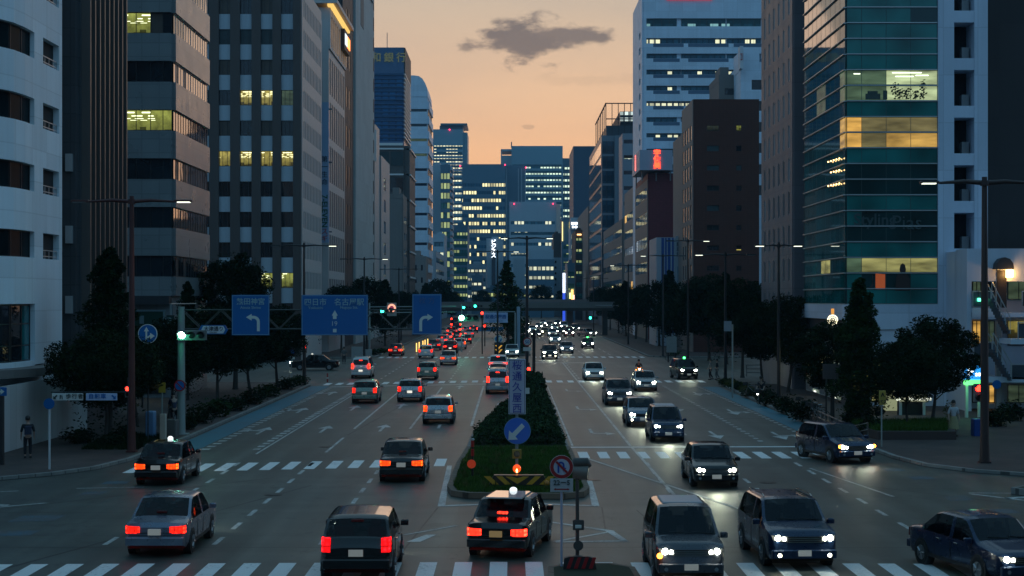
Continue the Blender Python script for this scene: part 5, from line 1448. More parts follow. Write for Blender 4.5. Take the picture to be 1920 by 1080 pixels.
s, x0, x1, z0, z1 = bsign(565.5,690,553,628.5,Ys, 'widest blue direction sign with a straight-ahead arrow')
text('四日市', .38, SGT, s, (XP(592,Ys), Ys-.09, ZP(566,Ys)), bold=.003); text('Yokkaichi', .19, SGT, s, (XP(592,Ys), Ys-.09, ZP(577,Ys)))
text('名古屋駅', .38, SGT, s, (XP(655,Ys), Ys-.09, ZP(566,Ys)), bold=.003); text('Nagoya Sta.', .19, SGT, s, (XP(655,Ys), Ys-.09, ZP(577,Ys)))
xc = XP(628,Ys); zc = ZP(598,Ys); plate(s, [(xc-.09,zc),(xc+.09,zc),(xc+.09,zc+.17),(xc+.15,zc+.17),(xc,zc+.44),(xc-.15,zc+.17),(xc-.09,zc+.17)], Ys-.085, SW)
text('19', .34, SW, s, (xc, Ys-.09, ZP(606.5,Ys)), bold=-.004); plate(s, [(xc-.09,ZP(623,Ys)),(xc+.09,ZP(623,Ys)),(xc+.09,ZP(616.5,Ys)),(xc-.09,ZP(616.5,Ys))], Ys-.085, SW)
s, x0, x1, z0, z1 = bsign(773,828,551.5,627,Ys, 'smaller blue direction sign with a right turn arrow at the gantry tip')
text('枚 方', .36, mat('sign_text_faint', (.06,.13,.30), .4, var=0), s, ((x0+x1)/2, Ys-.09, ZP(563,Ys))); turn_arrow(s, XP(789,Ys), ZP(621,Ys), Ys-.085, 1, .85)
# street name plate (hexagonal)
s = empty('street_name_sign', (XP(400,Ys),Ys,ZP(627,Ys)), 'hexagonal white street name plate with blue ends under the gantry', 'street sign')
x0, x1, z0, z1 = XP(373,Ys), XP(428,Ys), ZP(626.5,Ys), ZP(609.5,Ys); zm = (z0+z1)/2
plate(s, [(x0,zm),(x0+.14,z0),(x1-.14,z0),(x1,zm),(x1-.14,z1),(x0+.14,z1)], Ys-.05, SB, 'panel', .03)
plate(s, [(x0+.14,zm),(x0+.24,z0+.04),(x1-.24,z0+.04),(x1-.14,zm),(x1-.24,z1-.04),(x0+.24,z1-.04)], Ys-.082, mat('plate_white', (.62,.68,.72), .4, var=0), 'plate', .006)
text('大津通り', .25, TXD, s, ((x0+x1)/2, Ys-.095, zm+.05), bold=.004); text('Otsu-dori', .09, TXD, s, ((x0+x1)/2, Ys-.095, zm-.13))
# green traffic light on the gantry pole
s = empty('traffic_light', (xg,YG-.3,ZP(640,YG)), 'horizontal traffic light glowing green on the gantry pole', 'traffic light', 'traffic lights')
sighead(s, XP(341,80.3), 80.3, ZP(628.5,80.3), 0, 1.15, cols=[GREENC, SOFF, SOFF]); m_ = MB(); m_.tube([(xg+.1,80.8,ZP(621,80)),(XP(378,80),80.6,ZP(621,80))], .03, 6); m_.build('bracket', POLE_GY, s)
point('signal_glow', (XP(341,80.3), 79.9, ZP(629,80)), 14, (.05,1,.5), .12, s)
# round signs on it
def disc_sign(name, px, py, Y, r, label, faces, group=None, pole=None, cat='road sign', polem=None, base=.15):
    c = P(px, py, Y); s = empty(name, (c.x, Y, base if pole else c.z-r), label, cat, group)
    f0 = MB().disc((c.x,Y,c.z), r, 28, .02).build('face', faces[0], s)
    y = Y-.014
    for rr, m in faces[1:] if len(faces) > 1 else []:
        MB().disc((c.x,y,c.z), r*rr, 28, .006).build('face_ring', m, f0); y -= .006
    if pole: 
        m_ = MB(); m_.tube([(c.x,Y+.06,base),(c.x,Y+.06,c.z+r*.5)], pole, 8); m_.build('pole', polem or POLE_WH, s, smooth=50)
    return s, c, y
SRED = mat('sign_red', (.36,.012,.015), .4, var=.02)
s, c, y = disc_sign('direction_disc', 277, 626, 76, .46, 'round blue sign with straight and right arrows near the green traffic light', [SW, (.93, SB)], pole=.03, polem=POLE_DK)
m_ = MB(); m_.plate([(c.x-.1,c.z-.33),(c.x-.02,c.z-.33),(c.x-.02,c.z+.12),(c.x+.06,c.z+.12),(c.x-.06,c.z+.33),(c.x-.18,c.z+.12),(c.x-.1,c.z+.12)], y-.01, y)
m_.plate([(c.x-.02,c.z-.22),(c.x+.12,c.z-.16),(c.x+.12,c.z-.26),(c.x+.34,c.z-.1),(c.x+.12,c.z+.05),(c.x+.12,c.z-.05),(c.x-.02,c.z-.13)], y-.016, y-.008); m_.build('arrow', SW, s)
s, c, y = disc_sign('no_parking_sign', 337, 723, 80.2, .29, 'small round no-parking sign with red ring on the gantry pole', [SRED, (.78, SB)], None)
m_ = MB(); m_.plate([(c.x-.19,c.z+.15),(c.x-.15,c.z+.19),(c.x+.19,c.z-.15),(c.x+.15,c.z-.19)][::-1], y-.008, y); m_.build('bar', SRED, s)
s, c, y = disc_sign('footway_sign', 92, 757, 64.2, .22, 'small plain blue disc on a thin white post at the corner kerb', [SB], pole=.045)
s, c, y = disc_sign('no_parking_sign', 546, 660, 135, .33, 'round blue disc with a small plate beneath, on a grey post by the shrubs', [SRED, (.8, SB)], pole=.05, polem=POLE_GY)
m_ = MB(); m_.box(c.x-.3,c.x+.3,135-.02,135,c.z-.62,c.z-.42); m_.build('plate', SW, s)
# pedestrian / bicycle boards beside the red lamp
def board(pa, pb, ya, yb, Y, label, m, name='pedestrian_board', pole=None):
    x0, x1, z0, z1 = XP(pa,Y), XP(pb,Y), ZP(yb,Y), ZP(ya,Y)
    s = empty(name, ((x0+x1)/2, Y, z0 if pole is None else .15), label, 'sign')
    MB().rbox(x0,x1,Y-.04,Y,z0,z1,.01).build('panel', m, s); return s, x0, x1, z0, z1
SWB = mat('board_white', (.58,.60,.58), .5, var=.03); SWB2 = mat('board_bluewhite', (.40,.50,.72), .5, var=.03)
INKG = mat('ink_grey', (.03,.05,.05), .5, var=0)
s, x0, x1, z0, z1 = board(98,156,737.5,750.5,71.2,'long white board with walking figure and arrow pointing down left', SWB)
text('歩行者', .24, INKG, s, (x0+1.0,71.15,(z0+z1)/2+.03), bold=.003, sp=1.25); m_ = MB(); a0=(x0+.12,z0+.05); m_.plate([(x0+.06,z0+.05),(x0+.2,z0+.05),(x0+.15,z0+.1),(x0+.25,z0+.2),(x0+.2,z0+.25),(x0+.1,z0+.15),(x0+.06,z0+.2)],71.145,71.155); m_.plate([(x0+.34,z0+.05),(x0+.38,z0+.05),(x0+.41,z0+.24),(x0+.35,z0+.24)],71.145,71.155); m_.plate([(x0+.44,z0+.05),(x0+.48,z0+.05),(x0+.46,z0+.22),(x0+.42,z0+.22)],71.145,71.155); m_.build('pictogram', INKG, s)
s, x0, x1, z0, z1 = board(161.5,220,737.5,750.5,71.2,'long bluish board for bicycles with a blue arrow pointing down right', SWB2)
text('自転車', .24, SB, s, (x0+.52,71.15,(z0+z1)/2+.03), bold=.005, sp=1.25); m_ = MB(); m_.plate([(x1-.06,z0+.05),(x1-.06,z0+.2),(x1-.11,z0+.16),(x1-.2,z0+.25),(x1-.26,z0+.2),(x1-.15,z0+.1),(x1-.2,z0+.05)][::1],71.145,71.155); m_.build('pictogram', SB, s)
m_ = MB(); m_.tube([(XP(96,71.3),71.3,ZP(735.5,71.3)),(XP(247,71.3),71.5,ZP(735.5,71.3))], .03, 6); tag(m_.build('bracket', POLE_DK, s), None)
# arrow sign at the border
s = empty('arrow_sign', (XP(4,66),66,.15), 'dark pole with a small blue arrow sign beside the hoarding', 'road sign')
m_ = MB(); m_.tube([(XP(2,66),66.1,.15),(XP(2,66),66.1,ZP(726,66))], .11, 8); m_.build('pole', POLE_DK, s, smooth=50)
m_ = MB(); m_.rbox(XP(-8,66),XP(14,66),65.9,65.94,ZP(742,66),ZP(726,66),.02); m_.build('panel', SB, s)
xa, za = XP(-1,66), ZP(734,66); plate(s, [(xa-.1,za-.035),(xa+.08,za-.035),(xa+.08,za-.12),(xa+.24,za),(xa+.08,za+.12),(xa+.08,za+.035),(xa-.1,za+.035)], 65.895, SW)
# pavement cabinets and posts near the gantry
m_ = MB(); m_.rbox(XP(274,79),XP(290,79),78.8,79.4,.15,ZP(771,79),.04); s = tag(m_.build('utility_cabinet', mat('cabinet_blue', (.12,.24,.42), .5, var=.1), origin=(XP(282,79),79,.15)), 'slim pale blue cabinet standing on the pavement before the gantry', 'cabinet')
m_ = MB(); m_.rbox(XP(300,77.5),XP(311,77.5),77.4,77.7,.15,ZP(776,77.5),.02); s = tag(m_.build('notice_post', mat('notice_cream', (.45,.40,.33), .6, var=.1), origin=(XP(305,77.5),77.5,.15)), 'cream upright notice post between the blue cabinet and the gantry pole', 'post')
text('水の広場', .2, TXD, s, (0,-.12,1.1), vertical=True) 
m_ = MB(); m_.rbox(XP(312,79.5),XP(332,79.5),79.2,80,.15,ZP(787,79.5),.04); m_.box(XP(314,79.5),XP(330,79.5),79.18,79.21,.5,1.0); tag(m_.build('utility_cabinet', mat('cabinet_grey', (.10,.10,.095), .6, var=.1), origin=(XP(322,79.5),79.5,.15)), 'squat dark grey cabinet touching the foot of the gantry', 'cabinet')
s = empty('crossing_sign', (XP(304,84),84,.15), 'yellow crossing sign on a grey post in the shade behind the cabinets', 'road sign')
m_ = MB(); m_.tube([(XP(304,84),84,.15),(XP(304,84),84,ZP(720,84))], .04, 7); m_.build('pole', POLE_GY, s)
m_ = MB(); m_.rbox(XP(298,84),XP(311,84),83.9,83.95,ZP(736,84),ZP(717,84),.02); m_.build('panel', mat('sign_yellow', (.45,.27,.02), .5, var=.1), s)
# green board and parking sign hung between the trunks
s = empty('green_board', (XP(282,100),100,ZP(640,100)), 'broad dark green signboard with pale edging beyond the round arrow sign', 'sign')
m_ = MB(); m_.box(XP(252,100),XP(309,100),100,100.3,ZP(648,100),ZP(584,100)); m_.build('panel', mat('board_green', (.008,.055,.04), .4, var=.1), s)
m_ = MB(); m_.box(XP(252,100),XP(310,100),99.93,99.99,ZP(584,100),ZP(581.5,100)); m_.box(XP(306,100),XP(310,100),99.93,99.99,ZP(612,100),ZP(584.2,100)); m_.box(XP(262,100),XP(270,100),99.93,99.99,ZP(607,100),ZP(592,100)); m_.build('edging', mat('edge_pale', (.16,.24,.26), .5, var=.05), s)
m_ = MB(); m_.box(XP(266,100.2)-.05,XP(266,100.2)+.05,100.31,100.4,.15,ZP(584,100)); m_.build('pole', POLE_DK, s)
s = empty('parking_sign', (XP(319,98),98,ZP(610,98)), 'small dark parking sign with a pale letter beside the gantry pole', 'sign')
m_ = MB(); m_.box(XP(312,98),XP(326,98),98,98.2,ZP(612,98),ZP(591,98)); m_.build('panel', mat('p_dark', (.01,.04,.035), .5, var=0), s); text('P', .5, mat('p_pale', (.2,.3,.28), .5, var=0), s, (XP(318,98),97.97,ZP(601,98)), bold=.02)
m_ = MB(); m_.tube([(XP(319,98),98.1,ZP(591,98)),(XP(319,98),98.1,ZP(570,98)),(XP(319,98),106,ZP(570,98))], .04, 6); m_.build('pole', POLE_GY, s)

# ---- far signals and mast arms
def mast(x, y, h, arms, label, m=POLE_GY):
    b = empty('signal_mast', (x,y,.15), label, 'signal mast', 'signal masts')
    p_ = MB(); p_.tube([(x,y,.15),(x,y,h+.3)], [.14,.1], 8); p_.build('pole', m, b, smooth=50)
    for (dx, z) in arms: a = MB(); a.tube([(x,y,z),(x+dx,y,z+.1)], [.07,.05], 6); a.build('arm', m, b)
    return b
mast(-17, 193, 6.2, [(10.5,6.0),(10.5,5.3)], 'signal mast with two long arms on the far corner of the second crossing')
s = empty('traffic_light', (XP(865,192.5),192.5,ZP(598,192)), 'brightest green light, low above the receding traffic', 'traffic light', 'traffic lights')
sighead(s, XP(865.5,192.4), 192.4, ZP(596,192.4), 0, 2.0, cols=[GREENC, SOFF, SOFF]); point('signal_glow', (XP(865,191.5),191.5,ZP(596,192)), 50, (.05,1,.5), .15, s)
mt = MB(); mt.tube([(XP(865.5,192.6),192.7,ZP(570,192.6)),(XP(865.5,192.6),192.7,ZP(660,192.6))], .07, 6); mt.build('pole', POLE_GY, s)
for (px, py, Y, l) in ((716.5,583,150,'small green light beside the lit no-entry roundel'),(869.5,576.5,298,'faint green light on the footbridge girder'),(891,574,296,'second green light on the footbridge girder, higher and brighter'),(1107,596,296,'lone green light at the oncoming end of the footbridge')):
    s = empty('traffic_light', (XP(px,Y),Y,ZP(py,Y)-.5), l, 'traffic light', 'traffic lights')
    sighead(s, XP(px,Y), Y, ZP(py,Y), 0, 1.0 if Y < 200 else 1.35)
    m_ = MB(); m_.tube([(XP(px,Y)+.4,Y+.1,ZP(py,Y)+.2),(XP(px,Y)+.4,Y+.1,ZP(py,Y)+(.9 if Y > 200 else .5))], .04, 5); m_.build('bracket', POLE_GY, s)
for (px, py, Y, l) in ((904,587,198,'red light at the edge of the white intersection name board'),(909,611,230,'red light lower down behind the name board'),(571.5,650,140,'red pedestrian light on a dark post by the turning car'),(991.5,692,128,'red pedestrian light on the dark post in the median'),(239,729,73,'red pedestrian light beside the dark red lamp')):
    s = empty('traffic_light', (XP(px,Y),Y,.15), l, 'traffic light', 'traffic lights')
    sighead(s, XP(px,Y), Y, ZP(py,Y), 0, 1.15 if Y > 180 else (.62 if Y < 80 else .9), n_=2, horiz=False, cols=[REDL, SOFF]); m_ = MB(); m_.tube([(XP(px,Y),Y+.25,.15),(XP(px,Y),Y+.25,ZP(py,Y)+.5)], .08, 6); m_.build('pole', POLE_DK, s)
# lit no-entry roundel
s, c, y = disc_sign('lit_turn_sign', 734.5, 577.5, 150, .38, 'internally lit pinkish roundel in a square grey frame over the road', [glow('roundel_pink', (1,.42,.28), 1.3), (.55, glow('roundel_core', (.35,.05,.12), .6))])
m_ = MB(); m_.box(c.x-.45,c.x+.45,150.05,150.1,c.z-.75,c.z+.5); m_.build('frame', POLE_GY, s)
m_ = MB(); m_.plate([(c.x-.3,c.z-.1),(c.x+.42,c.z-.22),(c.x+.42,c.z-.1),(c.x-.3,c.z+.05)], y-.02, y); m_.build('bar', mat('bar_dark', (.08,.01,.01), .5, var=0), s)
# white intersection name board on an arm (horizontal) and the vertical one
s = empty('name_board', (XP(930,197),197,.15), 'white horizontal name board above the median queue, on a mast arm', 'street sign')
x0, x1, z0, z1 = XP(907,197), XP(952,197), ZP(605,197), ZP(586,197)
MB().rbox(x0,x1,196.9,197,z0,z1,.02).build('panel', SWB2, s); text('桜通久屋西', .52, SB, s, ((x0+x1)/2,196.85,(z0+z1)/2+.12), bold=.012); text('Sakuradori Hisaya W', .2, SB, s, ((x0+x1)/2,196.85,z0+.2))
m_ = MB(); m_.tube([(XP(966,197),197.1,.15),(XP(966,197),197.1,z1)], .11, 7); m_.tube([(x0,197.1,z1+.1),(XP(966,197),197.1,z1+.1)], .06, 6); m_.build('pole', POLE_GY, s)

# ---- the island nose: tall post with the name board, keep-left disc, lamps, chevron barrier
YI = 58.6; xi = XP(969, YI)
s = empty('name_board', (xi,YI,.22), 'white vertical name board of five blue characters on the median nose', 'street sign')
x0, x1, z0, z1 = XP(953.5,YI), XP(985.5,YI), ZP(776,YI), ZP(673,YI)
MB().rbox(x0,x1,YI-.16,YI-.1,z0,z1,.02).build('panel', mat('board_lilac', (.46,.47,.60), .4, var=.02), s)
m_ = MB()
for q in ((x0+.03,x1-.03,z0+.03,z0+.045),(x0+.03,x1-.03,z1-.045,z1-.03),(x0+.03,x0+.045,z0+.05,z1-.05),(x1-.045,x1-.03,z0+.05,z1-.05)): m_.box(q[0],q[1],YI-.165,YI-.158,q[2],q[3])
m_.build('border', INKG, s)
text('桜通久屋西', .37, mat('ink_blue', (.01,.03,.34), .5, var=0), s, ((x0+x1)/2,YI-.17,(z0+z1)/2), vertical=True, bold=0, sp=1.06)
m_ = MB(); m_.tube([(xi,YI,.22),(xi,YI,z1-.1)], .055, 10); m_.build('pole', POLE_GY, s, smooth=50)
m_ = MB(); m_.box(x1, x1+.14, YI-.14, YI-.1, ZP(738,YI), ZP(727,YI)); m_.build('small_plate', SWB, s)
s, c, y = disc_sign('keep_left_sign', 970, 808, YI-.2, .49, 'large round blue sign with a white arrow pointing down left', [SBW, (.965, mat('sign_blue_bright', (.01,.14,.62), .35, var=.02))])
q = [(-.33,-.33),(.02,-.31),(-.07,-.20),(.27,.16),(.16,.28),(-.19,-.08),(-.30,.02)]
plate(s, [(c.x+a, c.z+b_) for a, b_ in q], y-.002, mat('arrow_white', (.62,.66,.66), .4, var=0))
s = empty('warning_lamp', (xi,YI-.4,.22), 'yellow framed warning lamp above a glowing orange one on the nose', 'warning lamp')
zc = ZP(851,YI-.4)
MB().rbox(xi-.17,xi+.17,YI-.42,YI-.32,zc-.17,zc+.17,.02).build('frame', mat('frame_yellow', (.38,.22,.03), .5, var=.1), s); MB().disc((xi,YI-.44,zc), .115, 16, .04).build('lens', mat('lens_smoke', (.05,.045,.03), .2, var=0), s)
MB().tube([(xi,YI-.4,.22),(xi,YI-.4,zc-.17)], .035, 8).build('pole', POLE_GY, s)
zc = ZP(878,YI-.4); lo = MB().ball((xi,YI-.52,zc), .15, 14, 9, sz=1.05); lo.build('orange_lens', mat('lens_orange', (.45,.05,.01), .25, var=0, emit=(1,.10,.01), es=.9), s, smooth=180)
MB().ball((xi-.0,YI-.655,zc-.06), .035, 8, 6, sz=2.2).build('bulb', glow('bulb_orange', (1,.45,.12), 9), s)
s = empty('chevron_barrier', (XP(972,57.7),57.7,.22), 'low black barrier with yellow chevrons on the grassy island nose', 'barrier')
x0, x1, z0, z1 = XP(921,57.6), XP(1024,57.6), .27, ZP(891,57.6); xm = XP(970,57.6)
MB().plate([(x0-.1,z0),(x1+.1,z0),(x1-.1,z1),(x0+.1,z1)], 57.6, 57.9).build('body', mat('barrier_black', (.012,.012,.012), .4, var=.1), s)
YEL_ = mat('reflector_yellow', (.60,.30,.015), .4, var=.05)
hgt = z1-z0
def par(cx, d, w_=.19):   # slanted bar across the board
    a = [(cx,z0+.04),(cx+w_,z0+.04),(cx+w_-d*(hgt*.85),z1-.04),(cx-d*(hgt*.85),z1-.04)]
    return a
for i, (cx, d) in enumerate(((x0+.06,1),(x0+.50,1),(x1-.72,-1),(x1-.24,-1))):
    MB().plate(par(cx,d,.22), 57.585, 57.598).build('stripe', YEL_, s)
MB().plate([(xm,z0+.06),(xm+.42,z1-.05),(xm+.20,z1-.05),(xm,z0+.27),(xm-.20,z1-.05),(xm-.42,z1-.05)], 57.585, 57.598).build('stripe', YEL_, s)
MB().ball((x1+.02,57.5,z0+.1), .11, 10, 6).build('reflector', mat('refl_amber', (.5,.18,.01), .3, var=0), s)
# red-white delineator posts on the island's far side corner
s = empty('delineator', (XP(885,60.5),60.5,.22), 'red and dark marker post with an orange disc on the grass corner', 'marker post')
MB().tube([(XP(886,60.6),60.6,.22),(XP(886,60.6),60.6,ZP(824,60.6))], .045, 8).build('post', POLE_DK, s)
m_ = MB()
for (a, c_) in ((826,838),(842,855)): m_.tube([(XP(886,60.5),60.52,ZP(c_,60.5)),(XP(886,60.5),60.52,ZP(a,60.5))], .06, 8)
m_.build('red_band', mat('band_red', (.42,.02,.015), .4, var=.05), s); MB().ball((XP(887,60.5),60.5,ZP(824,60.5)), .055, 8, 5).build('cap', SWB, s)
MB().disc((XP(884,60.4),60.4,ZP(870,60.4)), .165, 18, .03).build('disc', mat('disc_orange', (.55,.06,.015), .35, var=0, emit=(1,.08,.02), es=.15), s)
# far nose marker: blue/white roundel over yellow chevrons
s, c, y = disc_sign('keep_left_sign', 934.5, 636, 194.5, .5, 'far blue and white roundel above the yellow chevron post in the turning queue', [SWB, (.8, SB)], pole=.07, polem=POLE_GY, base=.2)
MB().plate([(c.x-.3,c.z-.3),(c.x+.1,c.z-.3),(c.x+.4,c.z+.25),(c.x+.1,c.z+.3)], y-.01, y).build('arrow', SWB, s)
m_ = MB(); m_.box(c.x-.5,c.x+.6,194.2,194.5,.2,1.7); m_.build('marker_body', POLE_DK, s)
for dz in (.35,.85): MB().plate([(c.x+.05,dz),(c.x+.5,dz+.5),(c.x+.3,dz+.5),(c.x+.05,dz+.25),(c.x-.2,dz+.5),(c.x-.4,dz+.5)], 194.15, 194.19).build('chevron', mat('chev_lit', (.7,.35,.04), .4, var=0, emit=(1,.5,.08), es=.5), s)
# speed sign in the median, red ring
s, c, y = disc_sign('speed_sign', 988.5, 641, 148.8, .40, 'round speed limit sign with red ring on the median lamp post', [SRED, (.76, SWB)])
text('50', .42, SB, s, (c.x, y-.01, c.z), bold=.01); m_ = MB(); m_.box(c.x-.38,c.x+.38,148.78,148.8,c.z-.85,c.z-.5); m_.build('plate', SWB, s)
m_ = MB(); xx = XP(1001,128); m_.tube([(xx,128,.2),(xx,128,ZP(618,128))], .13, 8); tag(m_.build('post', POLE_DK, origin=(xx,128,.2)), 'thick dark post in the median beside the red pedestrian light', 'post')
m_ = MB(); m_.tube([(XP(972,200),200,.2),(XP(972,200),200,ZP(575,200))], .22, 8); tag(m_.build('post', mat('pole_bluewhite', (.30,.40,.50), .5, var=.05), origin=(XP(972,200),200,.2)), 'tall pale blue post in the median under the conical tree', 'post')

# ---- no U-turn sign and mirror post on the near island
isl = raised('near_island', [(.9,38.0),(3.0,38.0),(3.2,39),(3.15,40.6),(2.6,41.2),(1.5,41.2),(.95,40.6)], .2, GRASSBED, KERB2, .15)
YN = 40.6
s, c, y = disc_sign('no_turn_sign', 1053, 875.5, YN, .30, 'round red-ringed no U-turn sign on a white post', [SWB, (.97, SRED), (.68, mat('sign_lilac', (.50,.50,.60), .4, var=0))], pole=.03, polem=mat('pole_lilac', (.42,.45,.58), .4, var=.05), base=.2)
um = MB(); BLU = mat('ink_signblue', (.01,.06,.35), .4, var=0)
um.box(c.x-.105,c.x-.06,y-.01,y,c.z-.15,c.z+.05)
for k in range(8):
    a0, a1 = math.pi-math.pi*k/8, math.pi-math.pi*(k+1)/8
    um.plate([(c.x-.015+r*math.cos(a), c.z+.05+r*math.sin(a)) for a, r in ((a0,.045),(a1,.045),(a1,.09),(a0,.09))], y-.01, y)
um.box(c.x+.03,c.x+.075,y-.01,y,c.z-.02,c.z+.05); um.plate([(c.x+.0,c.z-.02),(c.x+.055,c.z-.12),(c.x+.12,c.z-.02)][::1], y-.01, y)
um.build('u_arrow', BLU, s)
MB().plate([(c.x-.16,c.z+.12),(c.x+.12,c.z-.16),(c.x+.16,c.z-.12),(c.x-.12,c.z+.16)], y-.02, y-.012).build('bar', SRED, s)
s2 = MB(); s2.rbox(c.x-.29,c.x+.29,YN-.04,YN-.01,ZP(922,YN),ZP(897,YN),.01); so2 = s2.build('time_plate', mat('plate_grey', (.45,.45,.47), .5, var=.05), s)
text('22－5', .17, INKG, so2, (c.x, YN-.05, ZP(904.5,YN)), bold=.003)
ar = MB(); za = ZP(917,YN); ar.box(c.x-.17,c.x+.17,YN-.05,YN-.045,za-.014,za+.014); ar.plate([(c.x+.15,za-.03),(c.x+.2,za),(c.x+.15,za+.03)],YN-.05,YN-.045); ar.plate([(c.x-.15,za-.03),(c.x-.15,za+.03),(c.x-.2,za)],YN-.05,YN-.045); ar.build('arrow', SRED, so2)
s = empty('lamp_post', (XP(1082.5,41),41,.2), 'grey post with a drum lamp and two small back plates beside the no U-turn sign', 'lamp post')
xx = XP(1082.5,41); GP = mat('post_grey', (.075,.07,.065), .5, var=.1)
MB().tube([(xx,41,.2),(xx,41,ZP(866,41))], .048, 10).build('post', GP, s, smooth=50)
MB().tube([(XP(1075,41),41.05,ZP(884,41)),(XP(1103,41),41.0,ZP(886,41))], .20, 18).build('drum', mat('drum_beige', (.20,.165,.14), .35, var=.05), s, smooth=50)
MB().tube([(XP(1070,41),41,ZP(866,41)-.12),(XP(1078,41),41,ZP(866,41)-.02),(XP(1100,41),41,ZP(866,41)-.02),(XP(1107,41),41,ZP(866,41)-.12)], [.06,.13,.13,.05], 12).build('hood', GP, s, smooth=60)
MB().rbox(xx-.12,xx+.17,40.9,40.95,ZP(993,41),ZP(974,41),.02).build('back_plate', GP, s); MB().disc((xx+.02,40.9,ZP(1022,41)), .13, 18, .02).build('round_plate', GP, s)
MB().rbox(xx-.06,xx+.1,40.86,40.9,ZP(989,41),ZP(983,41),.01).build('sticker', SW, s)
s = empty('striped_marker', (XP(1085,40.3),40.3,.2), 'curved red and black striped marker panel at the foot of the two posts', 'marker')
MB().tube([(XP(1060,40.3),40.3,.2),(XP(1060,40.3),40.3,.48)], .0, 3) 
m_ = MB(); m_.plate([(XP(1056,40.3),.2),(XP(1118,40.3),.2),(XP(1114,40.3),.47),(XP(1102,40.3),.52),(XP(1068,40.3),.52),(XP(1058,40.3),.47)], 40.2, 40.4); m_.build('body', POLE_DK, s)
for k in range(4): 
    xa = XP(1062+k*14,40.2); MB().plate([(xa,.22),(xa+.09,.22),(xa+.19,.5),(xa+.10,.5)], 40.18, 40.197).build('stripe', SRED, s)

# ---- right hand pavement
s = empty('parking_sign', (XP(1825,92),92,.15), 'bright blue illuminated parking pylon with a large white P', 'sign')
x0, x1 = XP(1810,92), XP(1842,92)
MB().box(x0,x1,92,92.4,ZP(712,92),ZP(685,92)).build('blue_panel', glow('p_blue', (.02,.30,.85), 1.3), s); MB().box(x0,x1,92,92.4,ZP(722,92),ZP(712.3,92)).build('green_panel', glow('p_green', (.15,1,.25), 1.5), s)
text('P', .62, glow('p_white', (.9,1,1), 3), s, (XP(1820,92),91.95,ZP(697,92)), bold=.03); text('24h', .25, MATS['p_white'], s, (XP(1834,92),91.95,ZP(702,92)), bold=.01)
MB().box(x0+.05,x0+.2,92.1,92.3,.15,ZP(722,92)).build('leg', POLE_WH, s); MB().box(x1-.2,x1-.05,92.1,92.3,.15,ZP(722,92)).build('leg', POLE_WH, s)
point('sign_glow', (XP(1822,91.3), 91.2, ZP(724,92)), 22, (.2,1,.35), .3, s)
s = empty('traffic_light', (XP(1835,72),72,.15), 'red pedestrian light half hidden by the tall dark lamp pole', 'traffic light', 'traffic lights')
sighead(s, XP(1835,72), 72, ZP(728,72), 0, 1.0, n_=2, horiz=False, cols=[REDL, SOFF]); MB().tube([(XP(1846,72),72.2,ZP(738,72)),(XP(1835,72),72.2,ZP(738,72))], .03, 6).build('bracket', POLE_DK, s); 
s, c, y = disc_sign('footway_sign', 1869, 721, 72, .2, 'small blue disc facing away beside the tall dark lamp pole', [SB])
MB().tube([(XP(1846,72),72.1,c.z),(c.x,72.1,c.z)], .025, 6).build('bracket', POLE_DK, s)
s = empty('traffic_light', (XP(1835,90),90,ZP(566,90)), 'tiny green exit light on the balcony of the white building', 'light')
MB().rbox(XP(1833,97.3),XP(1838,97.3),97.2,97.3,ZP(565,97.3),ZP(559,97.3),.01).build('lens', glow('exit_green', (.1,1,.5), 4), s)
MB().tube([(XP(1835,97.3),97.3,ZP(559,97.3)),(XP(1835,97.3),97.3,ZP(545,97.3))], .02, 5).build('bracket', POLE_DK, s)
s = tag(MB().rbox(XP(1823,80),XP(1842,80),79.7,80.3,.15,ZP(785,80),.04).build('recycling_bin', mat('bin_blue', (.01,.05,.22), .4, var=.05), origin=(XP(1832,80),80,.15)), 'blue box bin on the pavement beside the tall dark lamp', 'bin')
s = empty('bus_stop_sign', (XP(1654,74),74,.15), 'yellow bus stop board on a thin grey post before the grass bed', 'bus stop sign')
MB().tube([(XP(1653,74),74,.15),(XP(1653,74),74,ZP(733,74))], .035, 8).build('pole', POLE_GY, s); MB().rbox(XP(1647.5,74),XP(1660,74),73.9,73.96,ZP(759,74),ZP(732,74),.015).build('panel', mat('stop_yellow', (.38,.28,.05), .5, var=.1), s)
text('バス', .2, mat('ink_black', (.015,.015,.01), .5, var=0), s, (XP(1654,74),73.88,ZP(753,74)), bold=.006)
q = MB(); q.plate([(XP(1650,74),ZP(744,74)),(XP(1651.5,74),ZP(744,74)),(XP(1654,74),ZP(740,74)),(XP(1656.5,74),ZP(744,74)),(XP(1658,74),ZP(744,74)),(XP(1654.6,74),ZP(736,74)),(XP(1653.3,74),ZP(736,74))], 73.88, 73.895); q.build('pictogram', MATS['ink_black'], s)
s = empty('notice_board', (XP(1559,86),86,.15), 'brown notice board on two posts among the shrubs facing the bike racks', 'notice board')
MB().rbox(XP(1543,86),XP(1576,86),86,86.08,ZP(711,86),ZP(683,86),.01).build('panel', mat('board_brown', (.075,.055,.05), .6, var=.1), s)
for px in (1550,1564): MB().tube([(XP(px,86),86.12,.15),(XP(px,86),86.12,ZP(690,86))], .05, 6).build('post', POLE_DK, s)
s = empty('pavement_sign', (XP(1371,108),108,.15), 'grey blank-backed sign panel on a steel post above the leafy kerb bed', 'road sign')
MB().tube([(XP(1373.5,110),110,.15),(XP(1373.5,110),110,ZP(608,110))], .06, 8).build('pole', POLE_GY, s); MB().rbox(XP(1357,110),XP(1371.5,110),109.9,109.95,ZP(621,110),ZP(602,110),.02).build('panel', mat('sign_back', (.24,.26,.29), .5, var=.05), s)
